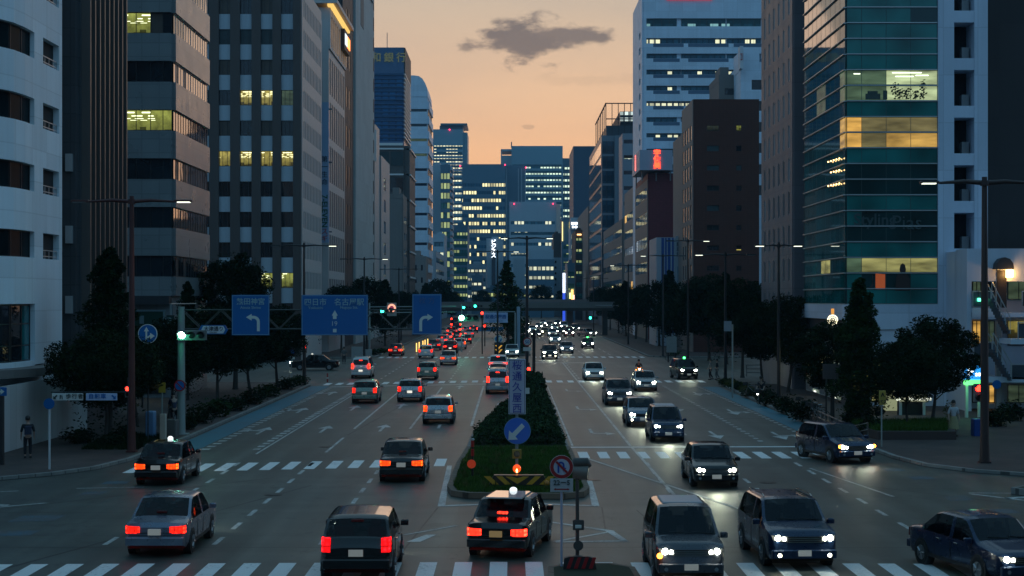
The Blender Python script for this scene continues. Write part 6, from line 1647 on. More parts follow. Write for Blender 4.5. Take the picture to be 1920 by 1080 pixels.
def rail(pts, h, label, n_=3, m=POLE_DK, name='guard_rail'):
    s = empty(name, (pts[0][0],pts[0][1],.15), label, 'railing')
    r = MB()
    for i in range(n_):
        z = .15+h*(i+1)/n_; r.tube([(x,y,z) for x,y in pts], .035, 6)
    r.build('rails', m, s)
    for a, c_ in zip(pts, pts[1:]):
        L_ = math.dist(a, c_); k_ = max(1, int(L_/1.2))
        for j in range(k_+1):
            x = a[0]+(c_[0]-a[0])*j/k_; y = a[1]+(c_[1]-a[1])*j/k_
            MB().tube([(x,y,.15),(x,y,.18+h)], .045, 6).build('post', m, s)
rail([(XP(1534,84),84),(XP(1598,74),74),(XP(1640,74.5),76)], .95, 'dark three-bar railing along the kerb before the shrubs', m=mat('rail_metal', (.14,.13,.12), .4, metal=.5, var=.1))
rail([(XP(1403,140),141),(XP(1450,140),141)], 1.0, 'pale railing across the side street behind the bicycles', m=STEEL)
s = empty('bollard', (XP(617,133),133,0), 'short red and white bollard standing by the turning car', 'bollard')
MB().tube([(XP(614,134),134,0),(XP(614,134),134,.75)], .07, 8).build('body', mat('bollard_red', (.35,.05,.04), .4, var=.1), s); MB().tube([(XP(614,134),134,.3),(XP(614,134),134,.42)], .074, 8).build('band', SW, s)
YB = glow('post_reflector', (1,.6,.15), 1.8)
k = 0
for (px, Y) in ((783,206),(788,211),(795,217),(799,222),(804,228)):
    s = empty('reflector_post', (XP(px-2,Y),Y,.15), 'thin post with a glowing amber strip beside the far lane', 'marker post', 'amber reflector posts beside the far kerb lane')
    MB().tube([(XP(px-2,Y),Y,.15),(XP(px-2,Y),Y,1.3)], .07, 6).build('post', YB, s); MB().ball((XP(px-2,Y),Y,1.34), .09, 6, 4).build('cap', POLE_DK, s)
# white billboards between the trunks
for (xa, xb, ya, yb, Y, l) in ((659,680,650,680,172,'pale poster case between trunks behind the silver minivan'),(683,697,655,682,180,'smaller grey poster case further along the far pavement')):
    s = empty('poster_case', (XP(xa,Y),Y,.15), l, 'poster case')
    MB().box(XP(xa,Y),XP(xb,Y),Y,Y+.2,ZP(yb,Y),ZP(ya,Y)).build('panel', mat('poster_grey', (.30,.30,.29), .5, var=.2, scale=2), s); MB().box(XP(xa,Y)+.1,XP(xa,Y)+.25,Y+.05,Y+.15,.15,ZP(yb,Y)).build('leg', POLE_DK, s); MB().box(XP(xb,Y)-.25,XP(xb,Y)-.1,Y+.05,Y+.15,.15,ZP(yb,Y)).build('leg', POLE_DK, s)
for (xa, xb, ya, yb, Y, l) in ((1250,1269,631,661,172,'pale poster case splashed with leaf shadows beyond the taxi'),):
    s = empty('poster_case', (XP(xa,Y),Y,.15), 'pale poster case beyond the green-lit taxi', 'poster case')
    MB().box(XP(xa,Y),XP(xb,Y),Y,Y+.2,ZP(yb,Y),ZP(ya,Y)).build('panel', MATS['poster_grey'], s); MB().box(XP(xa,Y)+.1,XP(xa,Y)+.25,Y+.05,Y+.15,.15,ZP(yb,Y)).build('leg', POLE_DK, s); MB().box(XP(xb,Y)-.25,XP(xb,Y)-.1,Y+.05,Y+.15,.15,ZP(yb,Y)).build('leg', POLE_DK, s)  # panel grey varies at random
# lit kiosk roof (underground entrance) behind the round tree
b = empty('subway_entrance', (XP(1712,96),96,.15), 'lit station entrance shelter under the broad round tree', 'shelter')
x0, x1 = XP(1686,94), XP(1738,94)
MB().box(x0,x1,94,98,2.35,3.0).build('roof', W_WARM, b); MB().box(x0,x1,93.93,93.99,ZP(753,94),ZP(739,94)).build('sign_band', mat('band_lit', (.2,.2,.15), .5, var=.1, emit=(.5,.5,.3), es=.35), b)
text('Cs STAIR Centre', .3, glow('kiosk_letters', (.9,.95,.8), 1.2), b, ((x0+x1)/2,93.9,ZP(747,94)), bold=.01)
for x in (x0+.05, x1-.2): MB().box(x,x+.14,94.1,94.25,.15,2.34).build('post', POLE_WH, b)
MB().box(x0,x1,97.8,98,.15,2.34).build('back_wall', mat('kiosk_back', (.3,.3,.22), .5, var=.25, scale=1.5, emit=(.6,.62,.32), es=.28), b)
MB().box(x0,x1,94.4,94.5,.15,.95).build('front_rail', POLE_DK, b)
point('kiosk_light', ((x0+x1)/2, 95.6, 2.1), 22, (.9,1,.7), .3, b)
MB().box((x0+x1)/2-1,(x0+x1)/2+1,95.2,95.3,2.26,2.33).build('ceiling_lamp', glow('kiosk_tube', (.9,1,.75), 5), b)
# ------------------------------------------------------------------ vehicles
def paintmat(name, col, met=.25, rough=.28):
    return mat('paint_'+name, col, rough, metal=met, var=.03, scale=3, coat=.55, spec=.35)
PAINT = dict(black=paintmat('black', (.004,.004,.005), 0, .2), white=paintmat('white', (.62,.63,.62), 0, .3), silver=paintmat('silver', (.36,.38,.40), .6), grey=paintmat('grey', (.06,.065,.08), .4),
             blue=paintmat('blue', (.012,.028,.07), .3), red=paintmat('red', (.22,.02,.02), .2), steel=paintmat('steel', (.17,.20,.26), .5), yellow=paintmat('yellow', (.45,.24,.03), 0, .3), green=paintmat('green', (.22,.27,.22), .4), wine=paintmat('wine', (.09,.012,.014), .3))
def carglass(name, col, tr):
    m, nt, b = newmat(name); n = N(nt)
    b.inputs['Base Color'].default_value = (*col,1); b.inputs['Roughness'].default_value = .02; b.inputs['Specular IOR Level'].default_value = .6
    t = nt.nodes.new('ShaderNodeBsdfTransparent'); t.inputs[0].default_value = (.42,.48,.50,1)
    mx = nt.nodes.new('ShaderNodeMixShader'); mx.inputs[0].default_value = 1-tr
    out = [x for x in nt.nodes if x.type == 'OUTPUT_MATERIAL'][0]
    nt.links.new(t.outputs[0], mx.inputs[1]); nt.links.new(b.outputs[0], mx.inputs[2]); nt.links.new(mx.outputs[0], out.inputs[0]); return m
CGLASS = carglass('car_glass', (.003,.006,.010), .55)
CGLASSB = carglass('car_windscreen', (.003,.010,.020), .55)
CABIN = mat('cabin_cloth', (.018,.018,.02), .8, var=.1)
TYRE = mat('tyre', (.012,.012,.012), .85, var=.1); RIM = mat('rim', (.30,.31,.32), .3, metal=.8, var=.05)
PLAST = mat('black_plastic', (.015,.015,.016), .5, var=.1); CHROME = mat('chrome', (.55,.56,.57), .12, metal=1, var=0)
PLATE = mat('plate_paint', (.45,.46,.44), .4, var=.05, emit=(.8,.8,.7), es=.12); PLATEY = mat('plate_lit', (.5,.5,.45), .4, var=.05, emit=(1,.95,.8), es=.8); PLATEG = mat('plate_green', (.02,.10,.06), .5, var=.05)
def lensmat(name, col, s_):
    """moulded lamp lens: brighter round reflector cells in a dimmer field"""
    if name in MATS: return MATS[name]
    m, nt, b = newmat(name); n = N(nt); tc = n('TexCoord'); vo = n('TexVoronoi', i_Scale=9.0, i_Randomness=.35); n.link(tc.outputs['Object'], vo.inputs['Vector'])
    d = n.math('SUBTRACT', 1.0, n.math('MULTIPLY', vo.outputs['Distance'], 1.5), clamp=True)
    n.link(n.math('MULTIPLY', n.math('MULTIPLY_ADD', n.math('POWER', d, 2.2), 2.6, .22), s_), b.inputs['Emission Strength'])
    b.inputs['Emission Color'].default_value = (*col,1); b.inputs['Base Color'].default_value = (.22,.01,.01,1); b.inputs['Roughness'].default_value = .15
    MATS[name] = m; return m
TAIL = lensmat('tail_lens', (1,.014,.005), 5); BRAKE = lensmat('brake_lens', (1,.024,.010), 11); TAILO = lensmat('tail_lens_orange', (1,.055,.004), 6)
HEAD = mat('head_lens', (.8,.8,.8), .1, var=0, emit=(.95,1,.82), es=42); FOG = mat('fog_lens', (.8,.8,.7), .1, var=0, emit=(1,.95,.65), es=18)
TAILOFF = mat('tail_lens_off', (.12,.008,.008), .2, var=0); HEADOFF = mat('head_lens_off', (.25,.26,.27), .12, var=0)
ORANGEL = mat('indicator_lens', (.5,.15,.01), .2, var=0, emit=(1,.25,.02), es=14); GRN = glow('taxi_green', (.05,1,.15), 9); WHT = glow('taxi_white', (.85,.95,1), 1.3)

SPEC = {
 'sedan':  dict(L=4.70, W=1.70, top=[(0,.80),(.012,.93),(.17,1.02),(.31,1.44),(.36,1.485),(.58,1.485),(.63,1.44),(.755,.99),(.96,.82),(.99,.70),(1,.55)], belt=(.93,.90), ws=(.63,.755), rw=(.17,.31), doors=[(.33,.50),(.51,.73)], glass=(.21,.72), tail=('wide',.66,.86), wb=2.785),
 'taxi':   dict(L=4.69, W=1.70, top=[(0,.82),(.012,.97),(.175,1.03),(.29,1.45),(.34,1.505),(.57,1.505),(.62,1.46),(.73,1.0),(.965,.86),(.99,.74),(1,.5)], belt=(.95,.93), ws=(.62,.73), rw=(.175,.29), doors=[(.31,.49),(.50,.71)], glass=(.20,.70), tail=('wide',.64,.84), wb=2.785),
 'hatch':  dict(L=3.99, W=1.69, top=[(0,.80),(.015,1.0),(.04,1.05),(.12,1.42),(.17,1.49),(.55,1.52),(.61,1.48),(.78,1.01),(.95,.85),(.985,.72),(1,.5)], belt=(.98,.92), ws=(.61,.78), rw=(.04,.12), doors=[(.26,.47),(.48,.72)], glass=(.10,.74), tail=('tall',.72,1.05), wb=2.5),
 'minivan':dict(L=4.70, W=1.72, top=[(0,.90),(.012,1.12),(.025,1.18),(.06,1.72),(.10,1.82),(.60,1.85),(.66,1.81),(.815,1.16),(.94,1.0),(.985,.86),(1,.5)], belt=(1.05,1.02), ws=(.66,.815), rw=(.025,.06), doors=[(.24,.50),(.51,.74)], glass=(.07,.78), tail=('tall',.86,1.30), wb=2.85, rails=True),
 'suv':    dict(L=4.55, W=1.80, top=[(0,.85),(.012,1.05),(.04,1.12),(.12,1.56),(.17,1.64),(.56,1.66),(.62,1.62),(.76,1.12),(.95,.99),(.985,.86),(1,.5)], belt=(1.06,1.02), ws=(.62,.76), rw=(.04,.12), doors=[(.27,.48),(.49,.72)], glass=(.10,.73), tail=('wide',.82,1.02), wb=2.66, rails=True),
 'tallcab':dict(L=4.40, W=1.70, top=[(0,.90),(.012,1.08),(.03,1.15),(.10,1.64),(.15,1.74),(.58,1.75),(.64,1.71),(.79,1.10),(.95,.98),(.985,.86),(1,.5)], belt=(1.03,1.0), ws=(.64,.79), rw=(.03,.10), doors=[(.27,.50),(.51,.74)], glass=(.09,.76), tail=('tall',.80,1.08), wb=2.75),
}
def make_car(kind, origin_label='car'):
    S = SPEC[kind]; L, W = S['L'], S['W']; hw = W/2
    root = empty('parked' if False else 'car', (0,0,0), None, None)
    tp = S['top']
    def prof(t):
        for (a, za), (b_, zb) in zip(tp, tp[1:]):
            if t <= b_: return za+(zb-za)*(t-a)/(b_-a)
        return tp[-1][1]
    ts = sorted(set([.006,.014,.024,.038,.055,.962,.978,.992] + [a for a, _ in tp] + [i/22 for i in range(23)] + [x for d in S['doors'] for x in d] + list(S['glass']) + [S['doors'][0][1]-.012, S['doors'][1][0]+.012]))
    out = []
    for t in ts:
        if not out or t-out[-1] > .006: out.append(t)
    ts = out
    rows_ = []
    for t in ts:
        y = (t-.5)*L; zt = prof(t); e = min(t, 1-t)
        f = 1-.15*max(0, 1-e/.075)**2.6-.02*max(0, 1-e/.3)**1.5
        w_ = hw*f; belt = S['belt'][0]+(S['belt'][1]-S['belt'][0])*t
        cab = zt-belt > .12
        b_ = min(belt, zt-.03)
        hgt = zt-b_
        wr = (w_*.985-hgt*.23) if cab else w_*.93
        zb = .26+.10*max(0, 1-e/.05)
        pts = [(0,zt+(.025 if cab else .02)),(wr*.5,zt+.018),(wr*.90,zt-.004),(wr,zt-(.045 if cab else .03)),(w_*.985,b_ if cab else b_-.02),(w_,b_-.09 if cab else b_-.10),(w_*1.0,min(.55,b_-.14)),(w_*.985,.36),(w_*.93,zb)]
        rows_.append((y, pts))
    nP = 9
    parts = {k: MB() for k in ('body','windscreen','rear_window','wl','wr','d0l','d0r','d1l','d1r')}
    def face(key, i, s, side, push=0):
        (ya, pa), (yb, pb) = rows_[i], rows_[i+1]
        q = [(side*(pa[s][0]+push), ya, pa[s][1]), (side*(pa[s+1][0]+push), ya, pa[s+1][1]), (side*(pb[s+1][0]+push), yb, pb[s+1][1]), (side*(pb[s][0]+push), yb, pb[s][1])]
        parts[key].add(q, [(0,1,2,3) if side < 0 else (3,2,1,0)], 0)
    dk = S['doors']
    for i in range(len(ts)-1):
        tm = (ts[i]+ts[i+1])/2
        for side in (-1, 1):
            for s in range(nP-1):
                key = 'body'; push = 0
                if s in (0,1):
                    if S['ws'][0] < tm < S['ws'][1]: key = 'windscreen'
                    elif S['rw'][0] < tm < S['rw'][1]: key = 'rear_window'
                elif s == 3:
                    if S['glass'][0] < tm < S['glass'][1] and not (dk[0][1]-.013 < tm < dk[1][0]+.013): key = 'wl' if side < 0 else 'wr'
                elif s in (4,5,6):
                    for n_, (a, c) in enumerate(dk):
                        if a < tm < c: key = 'd%d%s' % (n_, 'l' if side < 0 else 'r'); push = .006
                face(key, i, s, side, push)
    # close ends and floor
    B = parts['body']
    for idx, rev in ((0, False), (len(rows_)-1, True)):
        y, pts = rows_[idx]; loop = [(x,y,z) for x,z in pts] + [(-x,y,z) for x,z in pts[::-1][:-1]]
        B.add(loop, [tuple(range(len(loop))) if rev else tuple(range(len(loop)-1,-1,-1))])
    B.add([(-hw*.9,-L/2+.05,.24),(hw*.9,-L/2+.05,.24),(hw*.9,L/2-.05,.24),(-hw*.9,L/2-.05,.24)], [(0,3,2,1)], 1)
    ya_, yb_ = (S['rw'][0]+.02-.5)*L, (S['ws'][1]-.02-.5)*L; zc_ = S['belt'][0]-.14
    B.add([(-hw*.93,ya_,zc_),(hw*.93,ya_,zc_),(hw*.93,yb_,zc_),(-hw*.93,yb_,zc_)], [(0,1,2,3)], 1)
    def weld(mb):
        import bmesh
        o = mb
        bm = bmesh.new(); bm.from_mesh(o.data); bmesh.ops.remove_doubles(bm, verts=bm.verts, dist=.0005); bmesh.ops.recalc_face_normals(bm, faces=bm.faces) if False else None
        bm.to_mesh(o.data); bm.free(); o.data.polygons.foreach_set('use_smooth', [True]*len(o.data.polygons)); o.data.set_sharp_from_angle(angle=R(42)); return o
    body = weld(B.build('body', [PAINT['white'], PLAST], root))
    weld(parts['windscreen'].build('windscreen', CGLASSB, root)); weld(parts['rear_window'].build('rear_window', CGLASS, root))
    for k in ('wl','wr'): weld(parts[k].build('side_window', CGLASS, root))
    for k in ('d0l','d0r','d1l','d1r'):
        d = weld(parts[k].build('door', [PAINT['white'], PLAST], root)); sd = -1 if k[-1] == 'l' else 1; a, c = dk[int(k[1])]
        h = MB(); yy = ((a*.8+c*.2)-.5)*L; zz = S['belt'][0]-.14
        h.rbox(min(sd*(hw+.004),sd*(hw+.04)), max(sd*(hw+.004),sd*(hw+.04)), yy-.02, yy+.15, zz, zz+.035, .006); h.build('handle', CHROME, d)
    zc_ = S['belt'][0]-.13; ht_ = prof(.5)-.30
    for (t_, sds) in ((.55,(-1,1)),(.36 if kind in ('sedan','taxi') else .30,(-1,1))):
        for sd in sds:
            m_ = MB(); yy = (t_-.5)*L; m_.rbox(sd*hw*.45-.23, sd*hw*.45+.23, yy-.09, yy+.06, zc_, ht_-.02, .04); m_.rbox(sd*hw*.45-.12, sd*hw*.45+.12, yy-.06, yy+.03, ht_-.02, ht_+.13, .03); m_.build('seat', CABIN, root)
    m_ = MB(); m_.rbox(-hw*.9, hw*.9, (S['ws'][1]-.5)*L-.55, (S['ws'][1]-.5)*L-.05, zc_, zc_+.12, .04); torus_ = None; m_.tube([(.36-.17,(S['ws'][1]-.5)*L-.6,zc_+.16),(.36+.17,(S['ws'][1]-.5)*L-.6,zc_+.16)], .02, 5); m_.build('dashboard', CABIN, root)
    # arches, wheels
    r_ = .315 if kind in ('sedan','taxi','hatch') else .34
    for yy in (-S['wb']/2-.08, S['wb']/2-.08+.05):
        for sd in (-1, 1):
            a = MB(); xs_ = sorted((sd*(hw-.2), sd*(hw+.008))); a.tube([(xs_[0],yy,r_+.01),(xs_[1],yy,r_+.01)], r_*1.17, 18, 1)
            wo = MB(); xs_ = sorted((sd*(hw-.19), sd*(hw+.018))); wo.tube([(xs_[0],yy,r_),(xs_[0]+.03,yy,r_),(xs_[1]-.03,yy,r_),(xs_[1],yy,r_)], [r_*.93,r_,r_,r_*.93], 20, 0)
            a.build('wheel_arch', [PLAST, PLAST], root)
            wheel = wo.build('wheel', TYRE, root, smooth=50)
            rm = MB(); xo = sd*(hw+.02); rm.tube([(xo-sd*.02,yy,r_),(xo,yy,r_)] if sd > 0 else [(xo,yy,r_),(xo+.02,yy,r_)], r_*.62, 16)
            for k in range(5):
                an = 2*math.pi*k/5; c, s = math.cos(an), math.sin(an)
                rm.tube([(xo+sd*.006,yy+c*.04,r_+s*.04),(xo+sd*.006,yy+c*r_*.6,r_+s*r_*.6)], .025, 4)
            rm.build('rim', RIM, wheel)
    # rear
    ty, za, zb = S['tail']; yr = -L/2
    def lampblock(x0_, x1_, y_out, y_in, z0_, z1_, sd, sweep, rise):
        # wedge lamp: inner end flush with the end panel, outer end swept round the corner
        m_ = MB(); w_ = x1_-x0_
        pl = [(x0_,y_out,.2),(x1_-w_*.34,y_out+sweep*.05,.6),(x1_-w_*.12,y_out+sweep*.5,.9),(x1_,y_out+sweep*1.5,1),(x1_,y_in,1),(x0_,y_in,.2)]
        k_ = len(pl)
        v = [(sd*x,y,z0_+rise*r_) for x,y,r_ in pl] + [(sd*x,y,z1_-.02+.02*r_) for x,y,r_ in pl]
        f = [tuple(range(k_-1,-1,-1)), tuple(range(k_,2*k_))] + [(i,(i+1)%k_,(i+1)%k_+k_,i+k_) for i in range(k_)]
        fl = (sd > 0) != (sweep > 0)
        m_.add(v, [q[::-1] for q in f] if fl else f); return m_
    for sd in (-1, 1):
        x0_, x1_ = (hw*.90-.36, hw*.955) if ty == 'wide' else (hw*.90-.17, hw*.955)
        l = lampblock(x0_, x1_, yr-.03, yr+.25, za, zb, sd, .09, .0)
        tl_ = l.build('taillight', [TAIL, TAIL], root)
        g_ = MB()
        if ty == 'wide':
            for xx in (x0_+.13,): g_.box(min(sd*xx,sd*(xx+.012)), max(sd*xx,sd*(xx+.012)), yr-.034, yr-.0, za+.01, zb-.02)
        else:
            zm_ = za+(zb-za)*.42; g_.box(min(sd*x0_,sd*(x1_-.03)), max(sd*x0_,sd*(x1_-.03)), yr-.034, yr, zm_, zm_+.016)
        g_.build('lens_divider', TAILOFF, tl_)
    m_ = MB(); m_.rbox(-hw*.93, hw*.93, yr-.07, yr+.1, .34, .56, .03); m_.build('rear_bumper', [PAINT['white'], PLAST], root)
    m_ = MB(); m_.rbox(-.17, .17, yr-.09 if ty == 'wide' else yr-.03, yr-.02, .62, .78, .005); m_.build('number_plate', PLATE, root)
    zt_ = prof(S['rw'][1]) ; y_ = (S['rw'][1]-.5)*L
    m_ = MB(); yb_ = (S['rw'][1]-.5)*L-.05 if kind not in ('sedan','taxi') else (S['rw'][0]-.5)*L+.10; zb_ = prof(.5+yb_/L)
    m_.rbox(-.14, .14, yb_-.03, yb_+.05, zb_+.01, zb_+.07, .01); m_.build('brake_light', [TAILOFF], root)
    # front
    yf = L/2; zh = prof(.965)
    for sd in (-1, 1):
        m_ = lampblock(hw*.90-.36, hw*.95, yf+.008, yf-.42, zh-.19, zh-.045, sd, -.17, .025); h = m_.build('headlight', HEADOFF, root)
        m_ = MB(); cx_ = sd*(hw*.90-.13); m_.ball((cx_,yf-.035,zh-.105), .078, 12, 8); cx_ = sd*(hw*.90-.28); m_.ball((cx_,yf-.0,zh-.115), .052, 10, 7); m_.build('bulb', HEAD, h)
        m_ = MB(); m_.disc((sd*hw*.72,yf+.03,.40), .05, 10, .05); m_.build('fog_lamp', HEADOFF, root)
        xs_ = sorted((sd*(hw+.0), sd*(hw+.19))); yy = (S['ws'][1]-.04-.5)*L; m_ = MB(); m_.rbox(xs_[0], xs_[1], yy-.06, yy+.10, S['belt'][1]+.02, S['belt'][1]+.16, .03); m_.build('mirror', [PAINT['white'], PLAST], root)
    m_ = MB(); m_.rbox(-hw*.93, hw*.93, yf-.1, yf+.05, .32, .54, .03); m_.build('front_bumper', [PAINT['white'], PLAST], root)
    m_ = MB(); m_.box(-hw*.5, hw*.5, yf-.02, yf+.01, zh-.22, zh-.06)
    for k in range(3): m_.box(-hw*.5, hw*.5, yf+.01, yf+.02, zh-.21+k*.05, zh-.195+k*.05, 1)
    m_.build('grille', [PLAST, CHROME], root)
    m_ = MB(); m_.rbox(-.17, .17, yf+.045, yf+.07, .38, .53, .005); m_.build('number_plate', PLATE, root)
    tr = MB()
    for (a_, c_) in dk:
        for t_ in (a_, c_):
            yy = (t_-.5)*L; zt_ = S['belt'][0]+(S['belt'][1]-S['belt'][0])*t_-.03
            for sd in (-1,1): xs_ = sorted((sd*(hw+.002), sd*(hw+.0085))); tr.box(xs_[0], xs_[1], yy-.006, yy+.006, .40, zt_-.08)
    for sd in (-1,1): xs_ = sorted((sd*hw*.97, sd*(hw+.010))); tr.box(xs_[0], xs_[1], -L*.24, L*.22, .27, .36)
    tr.box(-hw*.80, hw*.80, yr-.012, yr-.0, .60, .612); tr.box(-hw*.55, hw*.55, yr-.03, yr+.02, za-.0, za+.018) if ty == 'wide' else None
    tr.build('trim', PLAST, root)
    wy = (S['ws'][1]-.5)*L; wz = prof(S['ws'][1]); wm = MB()
    ty_ = (S['ws'][0]*.45+S['ws'][1]*.55-.5)*L; tz_ = prof(ty_/L+.5)
    wm.tube([(-.1,wy-.02,wz+.045),(.45,wy-.06,wz+.075)], .012, 5); wm.tube([(-.65,wy-.02,wz+.045),(-.12,wy-.06,wz+.075)], .012, 5); wm.build('wiper', PLAST, root)
    if S.get('rails'):
        for sd in (-1, 1): m_ = MB(); m_.tube([(sd*hw*.72,(.16-.5)*L,prof(.2)+.02),(sd*hw*.72,(.2-.5)*L,prof(.2)+.06),(sd*hw*.72,(.54-.5)*L,prof(.54)+.06),(sd*hw*.72,(.58-.5)*L,prof(.56)+.01)], .018, 6); m_.build('roof_rail', CHROME, root)
    return root
PROTO = {}
def strip_far(o):
    for c in list(o.children):
        nm = c.name.split('.')[0]
        if nm in ('door',):
            for k in list(c.children): bpy.data.objects.remove(k)
        if nm in ('wheel_arch','fog_lamp','mirror','roof_rail','seat','dashboard','trim','wiper'):
            for k in list(c.children): bpy.data.objects.remove(k)
            bpy.data.objects.remove(c)
def swap(o, i, m):
    if len(o.material_slots) > i: o.material_slots[i].link = 'OBJECT'; o.material_slots[i].material = m
def vehicle(kind, x, y, rz, colour, label, cat='car', roofsign=None, brake=False, tail=None, head=True, roofcol=None, fog=False, plate=None, spot=None, far=False, name=None, group='cars travelling in both directions', amber=None, sc=1.0):
    if kind not in PROTO: PROTO[kind] = [make_car(kind), False]
    base, used = PROTO[kind]
    if not used: PROTO[kind][1] = base; 
    r = copy_tree(base)
    r.name = name or ({'taxi':'taxi_cab','tallcab':'taxi_cab','minivan':'minivan'}.get(kind, 'car'))
    r.location = (x, y, 0); r.rotation_euler = (0,0,rz); r.scale = (sc,sc,sc)
    tag(r, label, cat, group)
    tl = tail or (BRAKE if brake else TAIL)
    oncoming = abs(rz) > 1.6
    for c in r.children:
        nm = c.name.split('.')[0]
        if nm in ('body','door','rear_bumper','front_bumper','mirror'): swap(c, 0, PAINT[colour])
        if nm == 'taillight':
            if oncoming: tl = TAILOFF
            swap(c, 0, tl); swap(c, 1, tl)
        if nm == 'brake_light' and brake: swap(c, 0, BRAKE)
        if nm == 'number_plate' and plate: swap(c, 0, plate)
        if nm == 'headlight':
            if head:
                if oncoming: swap(c, 0, mat('head_shell_on', (.05,.05,.055), .12, var=0, emit=(.95,1,.80), es=.22))
            else:
                for k in c.children: swap(k, 0, HEADOFF)
        if nm == 'fog_lamp' and fog: swap(c, 0, FOG)
    if roofsign:
        H = {'taxi':1.53,'sedan':1.51,'tallcab':1.78}.get(kind, 1.55)
        m_ = MB(); m_.ball((0,.24,H+.04), .11, 14, 8, sz=.8); o = m_.build('roof_sign', roofsign, None, smooth=180); o.parent = r; o.location = (0,0,0)
    if roofcol:
        sp_ = SPEC[kind]; zt = sp_['top'][5][1]
        m_ = MB(); hw = sp_['W']/2; m_.rbox(-hw*.62, hw*.62, (-.28)*sp_['L'], .06*sp_['L'], zt+.01, zt+.045, .03); o = m_.build('roof_panel', roofcol, None); o.parent = r
    if amber:
        for sd in amber:
            m_ = MB(); w_ = SPEC[kind]['W']/2; L_ = SPEC[kind]['L']/2
            m_.ball((sd*(w_*.9), L_*.99, .72), .07, 8, 5); o = m_.build('indicator', ORANGEL, None); o.parent = r
    if spot:
        Ld = bpy.data.lights.new('headlight_beam', 'SPOT'); Ld.energy = spot*.33; Ld.spot_size = R(70); Ld.spot_blend = .9; Ld.color = (.93,1,.72); Ld.shadow_soft_size = .25
        o = bpy.data.objects.new('headlight_beam', Ld); COL.objects.link(o); o.parent = r; o.location = (0, SPEC[kind]['L']/2+.25, .72); o.rotation_euler = (R(81), 0, 0)
    if far: strip_far(r)
    return r
PI = math.pi
# label, kind, px centre, ground y px (near end), colour, ...
def rec(kind, px, gy, colour, label, dr=0, **k):   # receding: near end is its tail
    c = G(px, gy); L = SPEC[kind]['L']; return vehicle(kind, c.x - math.sin(dr)*L/2*1, c.y + L/2*math.cos(dr), dr, colour, label, **k)
def onc(kind, px, gy, colour, label, dr=0, **k):   # oncoming: near end is its nose
    c = G(px, gy); L = SPEC[kind]['L']; return vehicle(kind, c.x + math.sin(dr)*L/2, c.y + L/2*math.cos(dr), PI+dr, colour, label, **k)
rec('taxi', 930, 1050, 'black', 'black taxi with pale roof and lit roof lamp braking in front of the grassy island', dr=R(-10.5), brake=True, roofsign=WHT, roofcol=mat('taxi_roof_grey', (.30,.29,.29), .3, var=.03, coat=1), plate=mat('plate_amber', (.16,.10,.04), .5, var=.3, emit=(.5,.35,.15), es=.25), cat='taxi')
rec('hatch', 668, 1092, 'black', 'black hatchback with upright pure red tail lamps entering the crosswalk', sc=1.06, tail=lensmat('tail_lens_pure', (1,.004,.006), 5))
rec('sedan', 290, 1046, 'steel', 'blue grey saloon with twin red tail lamps nearest the corner with the standing person', cat='car')
rec('taxi', 292, 912, 'black', 'dark taxi passing the start of the blue cycle lane with an amber-lit flank', roofsign=WHT, tail=TAILO, cat='taxi')
rec('sedan', 752, 906, 'black', 'black saloon with wide orange tail lamps crossing the striped crossing before the island', tail=TAILO, cat='car')
rec('hatch', 821, 796, 'silver', 'silver hatchback with orange tail lamps beside the median hedge', tail=TAILO)
rec('hatch', 768, 754, 'silver', 'silvery hatchback just short of the second stop line with white number plate', plate=PLATEY)
rec('hatch', 683, 757, 'green', 'dull silver hatchback with low red lamps at the second crossing, nearest the cycle lane')
rec('minivan', 676, 710, 'white', 'white minivan with glowing number plate waiting beyond the crossing', brake=True, plate=PLATEY, cat='minivan')
rec('hatch', 800, 712, 'green', 'pale greenish hatchback just past the second crossing')
rec('sedan', 840, 685, 'silver', 'silver saloon with amber side reflections past the third lane arrow', tail=TAILO)
rec('hatch', 798, 672, 'white', 'small white hatchback on the third crossing with red lamps', far=True)
rec('sedan', 741, 668, 'red', 'reddish lit saloon braking beside the reflector posts', brake=True, far=True)  # red body paint stands in for red light on a white car
rec('suv', 844, 663, 'wine', 'wine red car with bright plate ahead of the silver saloon', far=True, plate=PLATEY)
rec('sedan', 814, 657, 'grey', 'grey saloon squeezed behind the wine red car', far=True)
rec('hatch', 862, 655, 'white', 'white hatchback with one orange lamp to the right-lane side of the wine red car', far=True, tail=TAILO)
rec('taxi', 828, 647, 'white', 'white-roofed car framed under the right turn sign', far=True, brake=True)
rec('sedan', 873, 645, 'black', 'black saloon with a single visible red lamp farthest in its lane', far=True)
rec('minivan', 933, 739, 'silver', 'silver minivan at the tail of the braking queue beside the vertical name board', brake=True, cat='minivan')
rec('sedan', 934, 716, 'white', 'second car of the braking queue, pale with red glow', brake=True)
rec('suv', 934, 700, 'white', 'third car of the braking queue, mostly hidden by the pale second one', brake=True, far=True)
